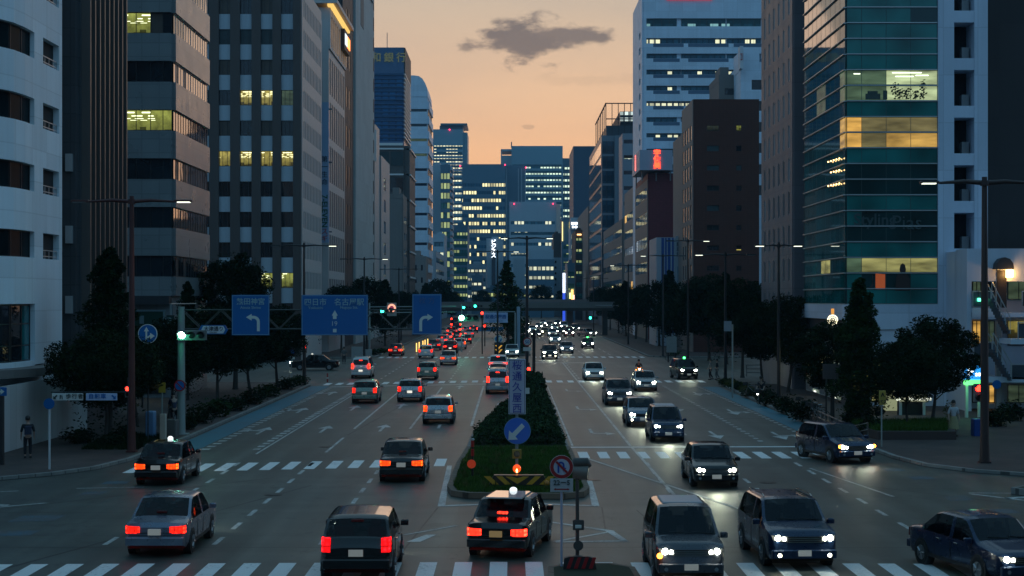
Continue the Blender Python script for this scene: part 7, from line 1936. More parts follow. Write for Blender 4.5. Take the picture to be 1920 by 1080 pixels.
# turning car and far box truck
vehicle('taxi', -19.2, 157, R(92), 'black', 'dark patrol-like taxi with pale roof bar turning into the side street', roofsign=glow('roof_bar', (.7,.75,.65), .8), tail=BRAKE, cat='taxi')
onc('tallcab', 1296, 1098, 'grey', 'nearest oncoming tall grey car with pale ribbed roof in the lane by the island', name='car', spot=200, cat='car', roofcol=mat('roof_panel_pale', (.42,.41,.44), .35, var=.05), amber=(1,))
onc('suv', 1491, 1070, 'blue', 'dark blue oncoming car in the second lane with four bright lamps', dr=R(3), spot=200, fog=True)
onc('sedan', 1845, 1102, 'blue', 'dark blue saloon sweeping past the kerbside at the crosswalk end', dr=R(14), spot=80)
onc('sedan', 1344, 917, 'black', 'black oncoming saloon with angular lamps beyond the crosswalk', spot=220)
onc('hatch', 1557, 870, 'blue', 'dark hatchback turning by the kerb with amber lower lamps', dr=R(16), spot=150, amber=(-1,1), sc=1.05)
onc('tallcab', 1254, 830, 'blue', 'dark blue tall car with a broad grille at the stop line', name='car', spot=220, roofcol=MATS['roof_panel_pale'], sc=.95)
onc('hatch', 1206, 801, 'steel', 'steel blue car with orange mirror light tucked behind the dark blue tall car', spot=160, fog=True)
onc('suv', 1162, 761, 'grey', 'grey car third from the stop line by the solid lane line', spot=150)
onc('sedan', 1212, 734, 'silver', 'silver saloon just in front of the motorcyclist', spot=150)
onc('tallcab', 1282, 712, 'black', 'black taxi with green roof light entering from the second crossing', dr=R(6), roofsign=GRN, spot=120, cat='taxi')
onc('sedan', 1115, 714, 'white', 'white saloon alone in the lane near the median crosswalk', spot=170)
onc('suv', 1031, 674, 'black', 'black car with fog lamps at the far stop line', fog=True, spot=150, plate=PLATEY)
onc('sedan', 1063, 663, 'steel', 'blue and white saloon beyond the far stop line', spot=130)
onc('taxi', 1103, 654, 'black', 'second green-lit taxi farther up the kerb side lanes', roofsign=GRN, spot=120, cat='taxi', far=True)
onc('sedan', 960, 670, 'white', 'pale oncoming car waiting in the turning pocket behind the name board', far=True, spot=60)
onc('suv', 1041, 645, 'silver', 'silver car heading a column of lamps under the footbridge', far=True, fog=True)
onc('sedan', 1089, 631, 'silver', 'pale saloon angled at the far kerb near the green signal', dr=R(30), far=True)
onc('taxi', 1023, 629, 'yellow', 'yellow taxi in the distant oncoming stream', far=True, cat='taxi', fog=True)
REC = [(838,640,'sedan','silver','far silver saloon braking beyond the white-roofed car'),(856,636,'hatch','black','far dark hatchback in the middle receding lane'),(879,633,'sedan','white','far white saloon in the lane beside the median nose'),
 (846,629,'suv','grey','far grey car with bright lamps behind the lorry'),(868,626,'sedan','silver','tiny saloon between the lorry and the blue barrier'),(888,624,'hatch','wine','tiny wine red hatchback near the blue barrier'),(862,648,'hatch','steel','steel blue hatchback two cars behind the black saloon')]
for px, gy, kind, colr, l in REC: rec(kind, px, gy, colr, l, far=True, brake=(px % 2 == 0))
for px, gy, kind, colr, l in ((1046,611,'sedan','grey','faint grey saloon at the road bridge shadow'),(1062,624,'hatch','silver','little silver hatchback following the pale van'),(1005,633,'sedan','black','dark saloon with warm lamps inside the median lane'),(1080,622,'suv','black','tiny dark car at the outermost far lane'),(1036,632,'sedan','white','white saloon straddling the dash lines past the yellow taxi')):
    onc(kind, px, gy, colr, l, far=True, fog=(px % 2 == 1))
k = 0
FARL = ['farthest pair of lamps right under the footbridge girder', 'distant white car between the yellow taxi and the median', 'distant dark car behind the silver column leader', 'distant pale van in the outer lane below the road bridge', 'distant silver car halfway to the road bridge', 'distant car in the median lane behind the tall lamp post', 'distant dark saloon next to the reddish van', 'reddish distant van with white roof among the lamps', 'distant compact car trailing the yellow taxi', 'distant white saloon by the bend at the bridge pillar', 'distant grey saloon nearest the median nose']
for (px, gy, kind, colr) in ((986,612,'sedan','black'),(999,624,'hatch','white'),(1051,629,'suv','black'),(1058,618,'minivan','white'),(1040,620,'sedan','silver'),(985,628,'sedan','silver'),(1030,614,'sedan','black'),(1068,632,'minivan','red'),(1011,617,'hatch','grey'),(1018,610,'sedan','white'),(984,644,'sedan','grey')):
    onc(kind, px, gy, colr, FARL[k], far=True, cat='car' if kind != 'minivan' else 'van'); k += 1
for (px, gy, kind, colr, l) in ((845,632,'hatch','white','far receding car beneath the gantry tip, white'),(893,628,'sedan','black','tiny receding saloon near the blue barrier'),):
    pass
# remove the unused prototypes
for kd, (b_, _) in PROTO.items():
    for c in list(b_.children):
        for g_ in list(c.children): bpy.data.objects.remove(g_)
        bpy.data.objects.remove(c)
    bpy.data.objects.remove(b_)
# far truck with many red lamps
s = empty('box_truck', (XP(855,318),318,0), 'far lorry covered in red marker lamps under the footbridge', 'lorry', 'cars travelling in both directions')
x = XP(855,318); MB().rbox(x-1.1,x+1.1,318,325,.9,3.3,.05).build('cargo_box', PAINT['blue'], s); MB().rbox(x-1.05,x+1.05,325.1,327,.6,2.5,.1).build('cab', PAINT['white'], s)
for dx in (-.9,.9):
    for z_ in (.95,1.9,3.0): MB().rbox(x+dx-.16,x+dx+.16,317.9,318,z_-.14,z_+.14,.02).build('taillight', BRAKE, s)
    for yy in (319.5,326): MB().tube([(x+dx-.15,yy,.48),(x+dx+.15,yy,.48)], .48, 12).build('wheel', TYRE, s)
# ------------------------------------------------------------------ vegetation
def leafmat(name, a, b_):
    m, nt, bs = newmat(name); n = N(nt)
    geo = n('NewGeometry'); no = n('TexNoise', i_Scale=1.1, i_Detail=3.0); n.link(geo.outputs['Position'], no.inputs['Vector'])
    wn = n('TexWhiteNoise', noise_dimensions='1D'); n.link(geo.outputs['Random Per Island'], wn.inputs['W'])
    f = n.math('MULTIPLY_ADD', wn.outputs[0], .5, n.math('MULTIPLY_ADD', no.outputs[0], 1.6, -.55), clamp=True)
    n.link(n.mix(f, a, b_), bs.inputs['Base Color']); bs.inputs['Roughness'].default_value = .7; bs.inputs['Specular IOR Level'].default_value = .08
    return m
LEAF = leafmat('leaves_dark', (.004,.010,.003), (.014,.032,.009)); LEAF2 = leafmat('leaves_green', (.006,.018,.005), (.026,.055,.012)); LEAFH = leafmat('leaves_hedge', (.005,.016,.005), (.045,.080,.028))
BARK = mat('bark', (.055,.045,.038), .9, var=.3, scale=3)
def leafball(mb, c, r, n_, ls, rng, squash=1.0, surf=.5):
    cx, cy, cz = c
    for _ in range(n_):
        while True:
            p = (rng.uniform(-1,1), rng.uniform(-1,1), rng.uniform(-1,1)); q = p[0]**2+p[1]**2+p[2]**2
            if q <= 1 and (q > surf*surf or rng.random() < .35): break
        x, y, z = cx+p[0]*r, cy+p[1]*r, cz+p[2]*r*squash
        u = Vector((rng.gauss(0,1), rng.gauss(0,1), rng.gauss(0,.6))).normalized(); v = u.cross(Vector((rng.gauss(0,1), rng.gauss(0,1), rng.gauss(0,1)))).normalized()
        s = ls*rng.uniform(.6,1.35)
        P_ = Vector((x,y,z)); mb.add([P_-u*s, P_+v*s*.42-u*s*.1, P_+u*s, P_-v*s*.42-u*s*.1], [(0,1,2,3)])
def make_tree(kind, h, w, zb, leaf, seed, dens=1.0, ls=.11, name='tree', lm=None):
    """tapered trunk with limbs and a crown of leaf clumps; local origin at the base"""
    rng = random.Random(seed); root = empty(name, (0,0,0), None, None)
    t = MB(); r0 = max(.09, h*.018)
    lean = (rng.uniform(-.25,.25), rng.uniform(-.25,.25))
    top = Vector((lean[0], lean[1], zb+(h-zb)*(.9 if kind in ('cone','tall') else .55)))
    mid = Vector((lean[0]*.3+.06, lean[1]*.4, zb*.7)); t.tube([(0,0,-.05),(0,0,.15),mid,top], [r0*1.5,r0*1.05,r0*.8,r0*.2], 8)
    clumps = []
    nC = int(26*dens) if kind == 'round' else int(46*dens)
    for k in range(nC):
        f = (k+.5)/nC
        if kind in ('cone', 'tall'):
            z = zb + (h-zb)*f**.9; env = w/2*max(.10, ((1-f)**.8 if kind == 'cone' else (1-f)**.55*min(1, f*3+.5)))
            a = k*2.4+rng.uniform(-.4,.4); rr = env*rng.uniform(.30,1.0); cr = max(.26, env*rng.uniform(.28,.58))
        else:
            a = k*2.4; zz = 1-2*f; rad = math.sqrt(1-zz*zz)
            rr = w/2*rad*rng.uniform(.5,1.0); z = zb+(h-zb)*(.5+.40*zz*rng.uniform(.8,1.05)); cr = w*rng.uniform(.09,.21)
        c = Vector((rr*math.cos(a)+lean[0]*f, rr*math.sin(a)+lean[1]*f, z)); clumps.append((c, cr))
    for c, cr in clumps[::max(1, len(clumps)//9)]:
        zs_ = max(zb*.75, c.z-(1.2 if kind != 'round' else 1.0)-abs(c.x)*.3); s_ = Vector((lean[0]*.3, lean[1]*.3, min(zs_, top.z*.9)))
        t.tube([s_, s_.lerp(c,.5)+Vector((0,0,-.1)), c], [r0*.42, r0*.28, r0*.08], 5)
    t.build('trunk', BARK, root, smooth=60)
    cb = MB()
    lf = leaf if kind == 'round' else leaf*.62
    for c, cr in clumps: leafball(cb, c, cr, int(lf*rng.uniform(.6,1.2)), ls, rng, .8, .45)
    if kind == 'round': leafball(cb, (lean[0]*.5, lean[1]*.5, (zb+h)/2), w*.52, int(leaf*4), ls, rng, (h-zb)/w*.95, 0)
    else:
        for k in range(14):
            f = k/14; leafball(cb, (lean[0]*f, lean[1]*f, zb+(h-zb)*f), max(.25, w*.5*(1-f)**.6), int(leaf*.5), ls, rng, 1.2, 0)
    cb.build('crown', lm or LEAF, root)
    return root
def put(src, x, y, rz, sc, label, group, first=False, cat='tree', z=.15):
    r = copy_tree(src); r.location = (x,y,z); r.rotation_euler = (0,0,rz); r.scale = sc if hasattr(sc,'__len__') else (sc,sc,sc); tag(r, label, cat, group); return r
def kill(r):
    for c in list(r.children):
        for g_ in list(c.children): bpy.data.objects.remove(g_)
        bpy.data.objects.remove(c)
    bpy.data.objects.remove(r)
GL = 'trees along the pavements'
tA = make_tree('tall', 9.3, 3.9, 1.6, 480, 11, 1.4, .095)
put(tA, XP(190,79), 80.5, 0, 1, 'tall dark pointed tree rising beside the bronze fins, behind the round-crowned one', GL)
tB = make_tree('round', 5.3, 5.4, 1.9, 700, 12, 1.7, .08)
put(tB, XP(182,74), 75.6, .4, 1, 'broad round-crowned tree behind the two pedestrian boards', GL)
put(tB, XP(1725,79), 81.5, 2.2, (.80,.80,.90), 'round dome tree over the lit station entrance', GL)
tC = make_tree('round', 10.6, 5.6, 3.0, 560, 13, 1.8, .115)
put(tC, XP(437,120), 121.0, 0, 1, 'big bushy tree in front of the brown pier office', GL)
tD = make_tree('tall', 7.8, 3.3, .9, 520, 14, 1.4, .085, lm=LEAF2)
put(tD, XP(1643,80), 83, 0, (1,1,1), 'pointed tree standing before the pale base of the teal glass building', GL)
put(tA, XP(352,108), 108, 1.2, (.6,.6,.85), 'narrow dark sapling right behind the gantry pole top', GL)
tE = make_tree('round', 6.4, 4.6, 1.8, 560, 15, 1.5, .095)
for (px, Y, rz, s, l) in ((1748,87,1.0,(.95,.95,.93),'bushy tree between the pointed tree and the pale column stack'),(1560,90,2,(.95,.95,.88),'spreading tree with lit shop glow behind it, near the notice board'),(1478,117,.5,(1.1,1.1,1.12),'dark tree below the mauve stone block'),
                      (1430,127,3,(1.0,1,1.05),'tree above the parked bicycles'),(318,92,1,(.9,.9,.9),'tree behind the crossing sign'),(258,86,4,(.7,.7,.85),'low tree behind the dark red lamp'),
                      (408,104,2.5,(1.05,1.05,1.0),'tree just past the gantry pole under the first blue sign'),(470,112,3.9,(1.1,1.1,1.0),'tree below the narrow left turn sign'),(520,124,5,(1.1,1.1,1.0),'tree under the gap of the gantry signs'),(1330,178,5,(1.7,1.7,1.5),'wide tree at the foot of the dark brown brick block'),
                      (1392,140,2,(1.3,1.3,1.35),'tree behind the grey sign panel')):
    put(tE, XP(px,Y), Y, rz, s, l, GL)
tF = make_tree('round', 9.4, 6.2, 2.2, 300, 16, 1.4, .17); tG = make_tree('tall', 10, 4.4, 2.2, 260, 17, 1.3, .17)
RL = ['first','second','third','fourth','fifth','sixth','seventh','eighth','ninth']
for i, (px, Y, s, l) in enumerate(((575,196,.85,'tree at the far corner behind the turning taxi'),(640,204,.95,'tree between the two poster cases and the slit window block'),(688,212,1.08,'fan-shaped tree in front of the tall blank concrete block'),(722,232,.95,'tree beside the small lit roundel'),
                        (752,262,.9,'tree below the plain dark grey slab'),(775,300,.9,'tree at the footbridge end on the receding side'),(800,330,1.0,'tree before the low cream building'),(822,392,1.3,'tall dark tree against the green banded glass building'),(846,440,1.0,'small far tree near the green signals'))):
    put(tF if i % 3 else tG, XP(px,Y), Y, i*1.3, s, l, GL)
for i, (px, Y, s, l) in enumerate(((1290,196,1.0,'tree beyond the third crossing beside the poster case'),(1258,212,1.05,'tree in front of the blade sign'),(1236,232,1.05,'tree covering the feet of the crimson block'),(1212,252,1.0,'tree under the neon box sign'),(1192,272,1.0,'tree beside the lamp near the slim pale block'),
                        (1174,292,1.0,'tree before the slate glass tower'),(1160,318,1.05,'tree at the footbridge stair'),(1144,352,1.0,'far tree past the footbridge stair'),(1130,400,1.1,'farthest tree on the oncoming side'),(1362,168,.95,'pointed tree against the brown brick wall'))):
    put(tG if i in (1,5,9) else tF, XP(px,Y), Y, i*1.7, s, l, GL)
for i, (px, Y, s, l) in enumerate(((1060,520,1.1,'distant tree left of the amber signboards'),(1015,560,1.3,'distant tree behind the median lamp'),(905,560,1.1,'distant tree behind the conical one'))):
    l = l.replace(' left of ', ' next to '); put(tF, XP(px,Y), Y, i, s, l, GL)
tH = make_tree('cone', 11.6, 5.4, 2.6, 170, 18, 1.5, .17, lm=LEAF2)
put(tH, XP(952,205), 206, 0, (1,1,1), 'conical tree in the median above the white horizontal name board', GL, z=.2)
put(tH, XP(963,222), 222, 2, (.7,.7,.62), 'smaller conical tree just behind the tall one in the median', GL, z=.2)
for t_ in (tA,tB,tC,tD,tE,tF,tG,tH): kill(t_)

# shrubs and beds
def shrub(rng, r, n_, ls, lm):
    mb = MB()
    for k in range(5): leafball(mb, (rng.uniform(-.4,.4)*r, rng.uniform(-.4,.4)*r, r*rng.uniform(.3,.55)), r*rng.uniform(.5,.7), n_//5, ls, rng, .8, .4)
    return mb
rng = random.Random(5)
sh = [shrub(rng, 1.0, 700, .09, LEAF).build('shrub', LEAF), shrub(rng, 1.0, 520, .11, LEAF2).build('shrub', LEAF2)]
def putshrub(i, x, y, s, sz, label, z=.15):
    o = sh[i].copy(); COL.objects.link(o); o.location = (x,y,z); o.scale = (s,s,sz); o.rotation_euler = (0,0,rng.uniform(0,6)); tag(o, label, 'shrub', 'shrubs in the kerb beds')
SL = [('dark shrub at the foot of the round-crowned tree', 150,76,1.2,.8,0),('low shrub between the round-crowned tree and the red lamp',215,74,1.0,.7,0),('shrub pressed against the red lamp pole',232,77,.9,.9,0),
 ('small shrub beside the squat cabinet',352,84,.8,.9,0),('shrub right behind the gantry foot',375,88,1.1,1.1,0),('rounded shrub in the kerb bed under the hexagonal plate',405,93,1.2,1.2,1),('shrub with grey planter look beneath the first blue sign',440,98,1.2,1.0,0),
 ('broad shrub midway along the cycle lane',470,104,1.4,1.1,0),('shrub before the round blue disc post',505,112,1.3,1.0,1),('shrub at the foot of the blue disc post',535,121,1.3,1.0,0),('last shrub before the second crossing',560,127,1.2,.9,1),
 ('leafy light green bed plant at the oncoming corner',1362,128,1.2,.6,1),('second leafy plant along the yellowish kerb',1385,120,1.2,.7,1),('third low plant along the yellowish kerb',1405,113,1.1,.6,1),('shrub behind the pavement cyclist',1440,104,1.2,1.2,0),('dense shrub before the bicycles',1475,97,1.3,1.1,0),
 ('wide shrub beside the notice board legs',1505,91,1.3,1.2,0),('shrub between the railing and the pointed tree',1600,84,1.3,1.3,0),('shrub touching the bus stop post',1628,80,1.0,1.1,0),('shrub behind the blue bin',1868,86,1.3,1.0,0),('shrub below the outside stairs',1900,90,1.2,1.2,0),
 ('shrub at the far corner of the third crossing by the white post',1262,186.9+5,1.4,.8,1),('shrub in the bed beside the poster cases',700,196,1.6,.8,1),('tuft of shrubs by the far reflector posts',716,202,1.3,.7,1)]
for l, px, Y, s, sz, i in SL: putshrub(i, XP(px,Y), Y, s, sz, l)
for o in sh: bpy.data.objects.remove(o)
# potted plant beside the woman in white
mb = MB(); rg = random.Random(9)
for k in range(8): leafball(mb, (rg.uniform(-.15,.15), rg.uniform(-.15,.15), .4+k*.16), .26, 45, .06, rg)
s = empty('potted_plant', (XP(1779,80.5),80.5,.15), 'tall yellowish potted plant next to the woman in white', 'plant')
MB().tube([(XP(1779,80.5),80.5,.15),(XP(1779,80.5),80.5,.5)], [.16,.22], 10).build('pot', W_WARM, s)
o = mb.build('foliage', leafmat('leaves_yellow', (.05,.06,.02), (.16,.14,.05)), None); o.parent = s

# hedge on the median: a clipped mass of leaves with pale sprigs
def inside(poly, x, y):
    c = False; j = len(poly)-1
    for i in range(len(poly)):
        if (poly[i][1] > y) != (poly[j][1] > y) and x < (poly[j][0]-poly[i][0])*(y-poly[i][1])/(poly[j][1]-poly[i][1])+poly[i][0]: c = not c
        j = i
    return c
def hedge(poly, hf, n_, ls, label, seed, y0, y1):
    rg = random.Random(seed); mb = MB(); inn = offset_in(poly, .22)
    k = 0
    while k < n_:
        x, y = rg.uniform(-2.6,2.8), y0+(y1-y0)*rg.random()**1.35
        if not inside(poly, x, y): continue
        h = hf(x, y); edge = not inside(inn, x, y)
        z = .2 + h*(rg.random() if edge else rg.uniform(.72,1.0)+.06*rg.gauss(0,1))
        u = Vector((rg.gauss(0,1), rg.gauss(0,1), rg.gauss(0,.8))).normalized(); v = u.cross(Vector((rg.gauss(0,1), rg.gauss(0,1), rg.gauss(0,1)))).normalized()
        s = ls*rg.uniform(.6,1.4); P_ = Vector((x+rg.gauss(0,.05), y+rg.gauss(0,.05), z)); mb.add([P_-u*s, P_+v*s*.45, P_+u*s, P_-v*s*.45], [(0,1,2,3)]); k += 1
    r = empty('hedge', (poly[0][0],poly[0][1],.2), label, 'hedge'); mb.build('foliage', LEAFH, r)
    return r
HP = [(-1.7,74.1),(2.5,74.1),(2.52,112),(.45,112),(.3,108),(-.4,98),(-1.2,88),(-1.75,80)]
def hedge_left(y):
    for (y0_, x0_), (y1_, x1_) in zip(((74,-1.7),(80,-1.75),(88,-1.2),(98,-.4),(108,.3)), ((80,-1.75),(88,-1.2),(98,-.4),(108,.3),(113,.45))):
        if y <= y1_: return x0_+(x1_-x0_)*(y-y0_)/(y1_-y0_)
    return .45
hf = lambda x, y: (.45+.6*min(1, max(0, min(x-hedge_left(y), 2.52-x, (y-74)*.8))/.9)**.6)*(.72+.42*noise.noise(Vector((x*1.1,y*.6,1)))+.28*noise.noise(Vector((x*3.5,y*2.5,5))))
hr = hedge(HP, hf, 26000, .085, 'dense dark hedge filling the median behind the grassy nose', 3, 74.1, 112)
core = MB(); core.prism(offset_in(HP, .6), .2, .45); core.build('stems', GRASSBED, hr)
hr = hedge([(.5,112.6),(2.5,112.6),(2.5,130),(.5,130)], lambda x, y: .9+.3*noise.noise(Vector((x,y*.5,2))), 5000, .12, 'narrow far hedge in the median behind the vertical name board', 4, 112.6, 130)
hr = hedge([(-1.4,200),(2.2,200),(2.3,298),(.4,298),(.4,240),(-.6,226)], lambda x, y: .9, 5000, .2, 'distant hedge strip in the median beyond the third crossing', 6, 200, 298)
# grass
def grass(name, poly, n_, h, z, seed, lm, yb=(0,1)):
    rg = random.Random(seed); mb = MB(); xs = [p[0] for p in poly]; ys = [p[1] for p in poly]; k = 0
    while k < n_:
        x, y = rg.uniform(min(xs),max(xs)), rg.uniform(min(ys),max(ys))
        if not inside(poly, x, y): continue
        a = rg.uniform(0,PI); w_ = .018*rg.uniform(.7,1.5); hh = h*rg.uniform(.5,1.3); dx, dy = math.cos(a)*w_, math.sin(a)*w_; lx, ly = rg.gauss(0,.35)*hh, rg.gauss(0,.35)*hh
        mb.add([(x-dx,y-dy,z),(x+dx,y+dy,z),(x+lx,y+ly,z+hh)], [(0,1,2)]); k += 1
    return tag(mb.build(name, lm, origin=(poly[0][0],poly[0][1],z)), kind='stuff')
LG = leafmat('grass_blades', (.030,.075,.010), (.070,.125,.022))
ISLG = offset_in(ISL, .24)
grass('grass', ISLG, 38000, .11, .214, 1, LG)
tuf = MB(); rg = random.Random(31)      # taller weeds and dry tufts breaking the lawn
for k in range(70):
    x, y = rg.uniform(-2.0,2.5), rg.uniform(56.6,73)
    if not inside(ISLG, x, y): continue
    for j in range(26):
        a = rg.uniform(0,2*PI); r_ = rg.uniform(.02,.16); hh = rg.uniform(.12,.34); dx, dy = math.cos(a+1.5)*.016, math.sin(a+1.5)*.016; bx, by = x+math.cos(a)*r_*.5, y+math.sin(a)*r_*.5
        tuf.add([(bx-dx,by-dy,.214),(bx+dx,by+dy,.214),(bx+math.cos(a)*r_,by+math.sin(a)*r_,.214+hh)], [(0,1,2)])
tag(tuf.build('weeds', leafmat('weeds', (.035,.055,.012), (.12,.12,.04)), origin=(0,60,.214)), kind='stuff')
RBED = [(XP(1600,82),82.5),(XP(1640,78.5),78.2),(XP(1772,78.6),78.2),(XP(1775,84),84)]
raised('planting_bed', [(RBED[0][0],RBED[0][1]+2),(RBED[0][0]-.2,RBED[0][1]),(RBED[1][0],RBED[1][1]-.5),(RBED[2][0]+.3,RBED[2][1]-.5),(RBED[3][0]+.3,RBED[3][1]+2)], .55, GRASSBED, mat('bed_brick', (.06,.04,.035), .8, var=.2), .2, 'bed_kerb')
grass('grass', RBED, 9000, .28, .54, 2, LG)
grass('grass', [(17.0,118),(17.9,118),(17.9,129),(17.0,130)], 3000, .4, .15, 3, leafmat('grass_yellow', (.05,.06,.015), (.14,.13,.04)))
grass('grass', [(-19.5,72.6),(-16.9,72.6),(-16.9,80),(-20,80)], 5000, .22, .15, 4, LEAF)
# ------------------------------------------------------------------ people and two-wheelers
SKIN = mat('skin', (.38,.24,.18), .55, var=.05, scale=5); HAIR = mat('hair_black', (.012,.010,.010), .5, var=.1)
def skinmesh(name, nodes, edges, m, parent, sub=1, root=0):
    me = bpy.data.meshes.new(name); me.from_pydata([n_[:3] for n_ in nodes], edges, []); me.materials.append(m)
    o = bpy.data.objects.new(name, me); COL.objects.link(o)
    sk = o.modifiers.new('Skin', 'SKIN'); sk.use_smooth_shade = True
    sv = me.skin_vertices[0].data if me.skin_vertices else None
    if sv is None:
        me.attributes; bpy.context.view_layer.objects.active = o
    for i, n_ in enumerate(nodes): sv[i].radius = (n_[3], n_[3]*(n_[4] if len(n_) > 4 else 1)); sv[i].use_root = (i == root)
    if sub: s = o.modifiers.new('Sub', 'SUBSURF'); s.levels = sub; s.render_levels = sub
    if parent is not None: o.parent = parent
    return o
def person(x, y, z, rz, label, pose, top, legs, hair=HAIR, bag=None, skirt=None, group='people on the pavements', sc=1.0):
    """pose: dict with hip height, arm and leg joints; one continuous skinned body plus clothes"""
    r = empty('person', (x,y,z), label, 'person', group, rz); r.scale = (sc,sc,sc)
    hz = pose.get('hip', .93); lean = pose.get('lean', 0)
    T = lambda dz, w=0: (w, lean*dz*1.0, hz+dz)
    nodes = [(0,0,hz,.12,.8), (*T(.22),.115,.75), (*T(.42),.15,.65), (*T(.53),.07), (*T(.59),.052), (*T(.67),.085,1.1), (*T(.76),.088,1.1), (*T(.82),.05)]
    edges = [(i,i+1) for i in range(7)]
    arms = pose.get('arms', [((-.26,-.02,.22),(-.27,.06,-.02)),((.26,-.02,.22),(.27,.06,-.02))]); lg = pose.get('legs', [((-.11,.03,-.45),(-.11,-.03,-.84)),((.11,.03,-.45),(.11,-.03,-.84))])
    shirt_n = [(0,0,hz-.02,.135,.85),(*T(.22),.13,.8),(*T(.42),.165,.7),(*T(.51),.085)]; shirt_e = [(0,1),(1,2),(2,3)]
    tr_n = [(0,0,hz+.02,.135,.85)]; tr_e = []; shoes = []
    for sd, (el, wr) in zip((-1,1), arms):
        sh_ = T(.47, sd*.19); b0 = len(nodes)
        E = (el[0], lean*.25+el[1], hz+el[2]); W_ = (wr[0], lean*.1+wr[1], hz+wr[2])
        nodes += [(*sh_,.062),(*E,.044),(*W_,.029)]; edges += [(2,b0),(b0,b0+1),(b0+1,b0+2)]
        d = (Vector(W_)-Vector(E)).normalized(); pm = Vector(W_)+d*.075; sx_ = Vector((0,1,0)) if abs(d.y) < .6 else Vector((1,0,0))
        sx_ = (sx_-d*sx_.dot(d)).normalized(); nr = d.cross(sx_)*sd
        nodes.append((*pm,.034,.5)); pi_ = len(nodes)-1; edges.append((b0+2,pi_))
        for k, (o_, l_) in enumerate(((-.030,.062),(-.010,.074),(.010,.070),(.029,.055))):
            a = pm+sx_*o_+d*.03; b1 = a+d*l_*.55-nr*.006; c1 = b1+d*l_*.4-nr*.02
            i0 = len(nodes); nodes += [(*a,.0095),(*b1,.0085),(*c1,.007)]; edges += [(pi_,i0),(i0,i0+1),(i0+1,i0+2)]
        a = pm-sx_*.036-d*.03; b1 = a-sx_*.022+d*.03; c1 = b1+d*.03-nr*.012
        i0 = len(nodes); nodes += [(*a,.011),(*b1,.0095),(*c1,.0075)]; edges += [(pi_,i0),(i0,i0+1),(i0+1,i0+2)]
        q0 = len(shirt_n); M_ = Vector(E).lerp(Vector(W_), pose.get('sleeve', .15)); shirt_n += [(*sh_,.074),(*E,.056),(*M_,.052)]; shirt_e += [(2,q0),(q0,q0+1),(q0+1,q0+2)]
    for sd, (kn, an) in zip((-1,1), lg):
        b0 = len(nodes); Kn = (kn[0],kn[1],hz+kn[2]); An = (an[0],an[1],hz+an[2])
        nodes += [(sd*.09,0,hz-.08,.085),(*Kn,.055),(*An,.038),(An[0],An[1]+.11,An[2]-.05,.035)]; edges += [(0,b0),(b0,b0+1),(b0+1,b0+2),(b0+2,b0+3)]
        q0 = len(tr_n); tr_n += [(sd*.09,0,hz-.08,.10),(*Kn,.072),(An[0],An[1],An[2]+.04,.062)]; tr_e += [(0,q0),(q0,q0+1),(q0+1,q0+2)]
        shoes.append(An)
    body = skinmesh('body', nodes, edges, SKIN, r)
    skinmesh('shirt', shirt_n, shirt_e, top, r); 
    if skirt: 
        mb = MB(); mb.tube([(0,0,hz+.06),(0,0,hz-.1),(0,0,hz-.55)], [.15,.19,.27], 14); o = mb.build('skirt', skirt, None, smooth=60); o.parent = r
    else: skinmesh('trousers', tr_n, tr_e, legs, r)
    for An in shoes:
        mb = MB(); mb.rbox(An[0]-.05,An[0]+.05,An[1]-.08,An[1]+.19,An[2]-.09,An[2]+.0,.025); o = mb.build('shoe', PLAST, None); o.parent = r
    hb = T(.77); mb = MB(); mb.ball((0,hb[1]-.02,hb[2]+.01), .108, 12, 8, sz=1.12); o = mb.build('hair', hair, None, smooth=180); o.parent = r
    fc = T(.70); mb = MB()
    for sd in (-1,1): mb.ball((sd*.033,fc[1]+.088,fc[2]+.02), .010, 6, 4); mb.ball((sd*.095,fc[1],fc[2]+.0), .022, 6, 4, sz=1.5, m=1)
    mb.ball((0,fc[1]+.098,fc[2]-.015), .016, 6, 4, sz=1.4, m=1); mb.box(-.025,.025,fc[1]+.083,fc[1]+.09,fc[2]-.062,fc[2]-.054,2)
    o = mb.build('face', [HAIR, SKIN, mat('lips', (.25,.09,.08), .5, var=0)], None); o.parent = r
    if bag:
        mb = MB(); mb.rbox(-.15,.15,lean*.3-.24,lean*.3-.11,hz+.08,hz+.46,.04); o = mb.build('backpack', bag, None); o.parent = r
    return r
CL_DARK = mat('cloth_dark', (.012,.013,.018), .85, var=.1); CL_NAVY = mat('cloth_navy', (.02,.028,.06), .8, var=.1); CL_WHITE = mat('cloth_white', (.45,.46,.48), .8, var=.05); CL_GREY = mat('cloth_grey', (.12,.13,.13), .8, var=.1); CL_TAN = mat('cloth_tan', (.28,.24,.12), .8, var=.15, scale=8)
walk = dict(legs=[((-.11,.12,-.43),(-.11,.02,-.84)),((.11,-.02,-.45),(.11,-.22,-.80))], arms=[((-.25,-.08,.2),(-.25,-.02,-.04)),((.25,.04,.2),(.25,.22,.02))])
person(XP(52,68.9), 68.9, .15, R(20), 'person in dark clothes with a navy backpack standing by the hoarding', dict(), CL_DARK, CL_DARK, bag=CL_NAVY)
person(XP(1332,138), 138, .0, R(90), 'walker in a pale shirt at the far end of the second crosswalk', walk, CL_GREY, CL_DARK)
person(XP(1345,138), 138.3, .0, R(88), 'walker in black with light trousers just behind the pale-shirted one', walk, CL_DARK, CL_GREY)
person(XP(1788,79.6), 79.6, .15, R(190), 'woman in a white top and tan skirt beside the potted plant', dict(), CL_WHITE, CL_GREY, skirt=CL_TAN)
person(XP(645,168), 168, .15, R(0), 'pedestrian waiting beyond the turning car', dict(), CL_GREY, CL_DARK)

